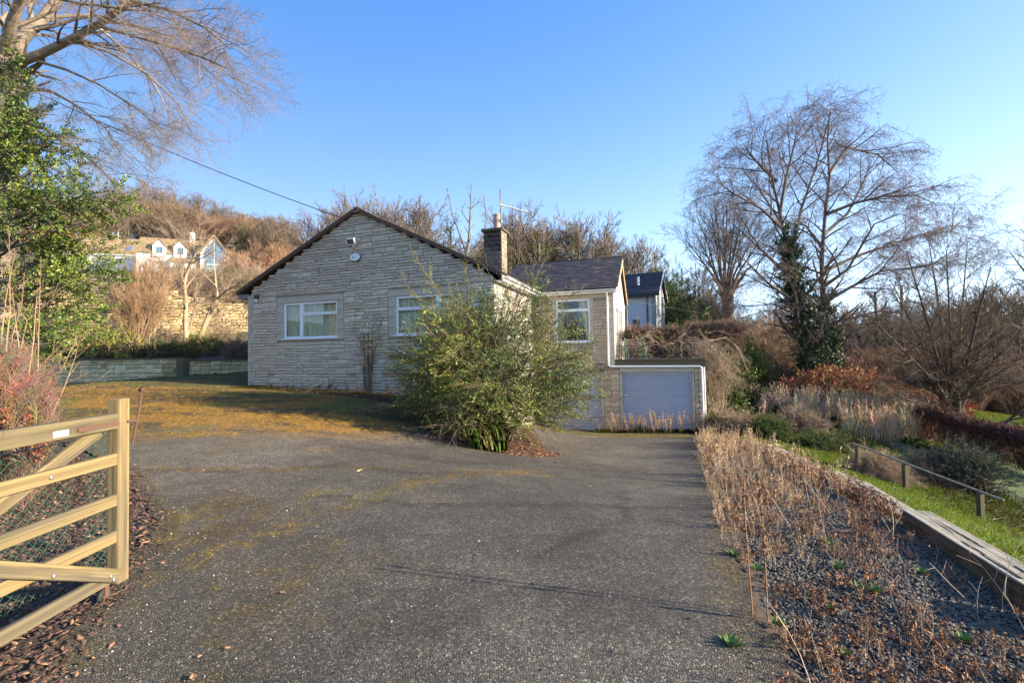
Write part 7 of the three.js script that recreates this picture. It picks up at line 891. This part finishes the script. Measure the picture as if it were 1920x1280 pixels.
{ // grass
  const tuft = (seed, cols, n = 12, w = 0.035) => { const R = rng(seed), b = new MB(); for (let k = 0; k < n; k++) { const a = R() * 6.28, lean = 0.2 + 0.7 * R(), p = V((R() - 0.5) * 0.5, 0, (R() - 0.5) * 0.5), d = V(Math.cos(a), 0, Math.sin(a)), s = V(-d.z, 0, d.x), h = 0.6 + 0.5 * R(), c = cols[Math.floor(R() * cols.length)].map((v) => v * (0.7 + 0.6 * R())), p1 = V().copy(p).addScaledVector(d, lean * 0.25 * h).add(V(0, h * 0.6, 0)), p2 = V().copy(p).addScaledVector(d, lean * 0.75 * h).add(V(0, h * (1 - lean * 0.25), 0)), up = V().copy(d).multiplyScalar(-1).addScaledVector(YUP, 0.55).normalize(); const A0 = V().copy(p).addScaledVector(s, w / 2), A1 = V().copy(p).addScaledVector(s, -w / 2), B0 = V().copy(p1).addScaledVector(s, w * 0.45), B1 = V().copy(p1).addScaledVector(s, -w * 0.45); let i = b.size; for (const q of [A0, A1, B1, B0, p2]) b.vert(q, up, c, 0, 0); b.i.push(i, i + 1, i + 2, i, i + 2, i + 3, i + 3, i + 2, i + 4); } return b.geo(); };
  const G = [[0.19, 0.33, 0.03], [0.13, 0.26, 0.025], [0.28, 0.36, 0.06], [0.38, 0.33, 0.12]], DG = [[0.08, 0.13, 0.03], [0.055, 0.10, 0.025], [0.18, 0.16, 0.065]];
  const R = rng(131), near = [], tallg = [], far = [];
  for (let k = 0; k < 42000; k++) {
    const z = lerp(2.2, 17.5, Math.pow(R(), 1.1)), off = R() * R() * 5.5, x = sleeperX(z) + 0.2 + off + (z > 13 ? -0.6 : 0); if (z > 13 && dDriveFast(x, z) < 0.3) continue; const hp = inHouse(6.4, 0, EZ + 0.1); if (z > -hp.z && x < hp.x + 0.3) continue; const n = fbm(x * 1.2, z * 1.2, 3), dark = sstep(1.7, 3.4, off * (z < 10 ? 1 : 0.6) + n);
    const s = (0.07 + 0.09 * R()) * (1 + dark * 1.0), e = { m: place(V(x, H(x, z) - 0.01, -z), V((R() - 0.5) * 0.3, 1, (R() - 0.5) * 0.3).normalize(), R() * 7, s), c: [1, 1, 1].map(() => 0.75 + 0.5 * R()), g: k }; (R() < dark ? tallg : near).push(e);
  }
  for (let k = 0; k < 16000; k++) { const x = lerp(13, 34, R()), z = lerp(13.5, 27, R()); far.push({ m: place(V(x, H(x, z) - 0.01, -z), YUP, R() * 7, 0.12 + 0.1 * R()), c: [1, 1, 1].map(() => 0.7 + 0.6 * R()), g: k }); }
  for (let k = 0; k < 5000; k++) { const z = lerp(17, 30, R()), x = lerp(7.5, 15, R()) * z / 20; far.push({ m: place(V(x, H(x, z) - 0.01, -z), YUP, R() * 7, 0.25 + 0.3 * R()), c: [0.5, 0.5, 0.5], g: k }); }
  // moss and grass fringes on the drive
  const fr = []; for (let k = 0; k < 2600; k++) { const u = R(), p = inHouse(lerp(2.3, 6.5, u), 0, EZ + 0.12 + R() * R() * 0.7); fr.push({ m: place(V(p.x, H(p.x, -p.z), p.z), YUP, R() * 7, 0.05 + 0.09 * R()), c: [1.1, 1, 0.9], g: k }); }
  for (let k = 0; k < 1800; k++) { const u = R(), p = inHouse(lerp(-9.3, -2.5, u), 0, 0.1 + R() * 0.9); fr.push({ m: place(V(p.x, H(p.x, -p.z) + 0.01, p.z), YUP, R() * 7, 0.04 + 0.06 * R()), c: [0.8, 0.8, 0.8], g: k }); }
  const gt = thing('grass', 'bright short grass on the bank beyond the sleepers', 'grass', null, V(0, 0, 0)); gt.userData.kind = 'stuff'; addSprays('tufts', [tuft(1, G), tuft(2, G)], grassM, near, gt); addSprays('fringe', [tuft(3, G)], grassM, fr, gt);
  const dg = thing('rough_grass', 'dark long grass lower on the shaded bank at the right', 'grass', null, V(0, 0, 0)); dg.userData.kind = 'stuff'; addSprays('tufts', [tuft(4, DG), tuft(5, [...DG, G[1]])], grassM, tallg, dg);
  const lg = thing('lawn', 'bright green lawn under the spreading tree at the right', 'lawn', null, V(0, 0, 0)); lg.userData.kind = 'stuff'; addSprays('tufts', [tuft(6, G, 10, 0.05)], grassM, far, lg);
  // broad-bladed clumps
  const clump = (name, label, base, n, h, cols, seed) => { const R2 = rng(seed), b = new MB(), t = thing(name, label, 'plant', null, base); for (let k = 0; k < n; k++) { const a = R2() * 6.28, d = V(Math.cos(a), 0, Math.sin(a)), s = V(-d.z, 0, d.x), L = h * (0.6 + 0.5 * R2()), reach = h * (0.25 + 0.55 * R2()), c = cols[Math.floor(R2() * cols.length)], w = 0.011 + 0.008 * R2(); const ox = (R2() - 0.5) * h * 0.8, oz = (R2() - 0.5) * h * 0.5; for (let q = 0; q <= 5; q++) { const u = q / 5, p = V(ox + d.x * (0.06 + reach * u * u), L * (u - 0.38 * u * u * u), oz + d.z * (0.06 + reach * u * u)), ww = w * (1 - u * u); const l = V().copy(p).addScaledVector(s, ww), r = V().copy(p).addScaledVector(s, -ww), nn = V(-d.x * 0.5, 0.8, -d.z * 0.5).normalize(), i = b.size; b.vert(l, nn, c, 0, u); b.vert(r, nn, c, 1, u); if (q) b.i.push(i - 2, i - 1, i + 1, i - 2, i + 1, i); } } part('blades', b.geo(), foliageM, t); };
  clump('strap_leaf_plant', 'bright green strappy clump at the foot of the big bush', onGround(-0.55, 9.62), 320, 0.95, [[0.22, 0.36, 0.05], [0.32, 0.42, 0.09], [0.15, 0.28, 0.04], [0.4, 0.36, 0.14]], 7); clump('strap_leaf_plant', 'small green strappy clump in front of the right garage door', (() => { const p = inHouse(3.95, 0, EZ + 0.45); return onGround(p.x, -p.z); })(), 60, 0.45, [[0.14, 0.25, 0.03], [0.2, 0.3, 0.06]], 8);
  // rosettes in the gravel
  const rose = new MB(), R3 = rng(9); for (let k = 0; k < 16; k++) { const a = k * 2.4, e = 0.3 + 0.6 * R3(), d = V(Math.cos(a) * Math.cos(e), Math.sin(e), Math.sin(a) * Math.cos(e)); rose.leaf(V(), d, V(-Math.sin(a), 0, Math.cos(a)), 0.06 + 0.05 * R3(), 0.035, mixc([0.11, 0.2, 0.03], [0.25, 0.3, 0.06], R3()), 0.3); }
  const rg = rose.geo(); [[1462, 1183], [1810, 1212], [1730, 1082], [1573, 1073], [1612, 1112], [1558, 1152], [1420, 1078], [1642, 1118], [1560, 1030], [1508, 970], [1555, 1025], [1378, 1050], [1372, 1222], [1590, 1240]].forEach(([px, py], k) => { const label = ['green rosette right of the two tall dead stalks', 'green rosette nearest the bottom right corner of the picture', 'green rosette below the middle of the nearest sleeper', 'green rosette in bare gravel left of the nearest sleeper', 'green rosette in the middle of the gravel bed', 'small green rosette left of the middle of the gravel bed', 'green rosette just left of the bases of the dense weeds', 'pale green rosette in the clear gravel below the dense weeds', 'green rosette among brown leaves above the middle of the bed', 'green rosette inside the dense weeds', 'green rosette at the lower edge of the dense weeds', 'green rosette on the very edge of the tarmac', 'green rosette at the tarmac edge left of the bottom', 'green rosette at the bottom edge of the gravel bed'][k], d = at(px, py, 1), dir = V().subVectors(d, V(0, EYE, 0)); let z = 3; for (let q = 0; q < 20; q++) { const p = V(0, EYE, 0).addScaledVector(dir, z); z *= (EYE - H(p.x, z) + 0.02) / (EYE - p.y); } const p = V(0, EYE, 0).addScaledVector(dir, z); const t = thing('weed_rosette', label, 'weed', 'green rosettes in the gravel bed', V(p.x, H(p.x, z) + 0.01, -z), k); t.scale.setScalar(0.45 + 0.35 * R3()); part('leaves', rg, foliageM, t); });
  // climbing rose stems on the gable
  const cr = thing('climbing_rose', 'bare thorny climbing stems with few leaves on the trellis', 'climber', null, inHouse(-4.4, 0.1, 0.1), HT), L = []; for (let k = 0; k < 14; k++) { const x = (R3() - 0.5) * 0.3, top = 1.6 + 1.5 * R3(); L.push(limb([V(x, 0, 0.03), V(x * 1.2, top * 0.4, 0.03), V(x * 2 + (R3() - 0.5) * 0.3, top * 0.75, 0.05), V(x * 3 + (R3() - 0.5) * 0.9, top, 0.1)], 0.012, 0.004, 0)); } const all = ramify(R3, L, [{ n: 4, from: 0.45, abs: 0.45, angle: 0.7, segs: 3, wig: 0.18, up: 0.3, rr: 0.6, min: 0.004 }]); part('stems', limbGeo(all, [0.16, 0.12, 0.08]), barkM, cr); addSprays('leaves', oliveG, dullLeafM, spraysOn(R3, all.filter((_, k) => k % 6 === 0), { len: 0.15, n: 1, spread: 0.8 }), cr);
}

renderer.render(scene, camera);
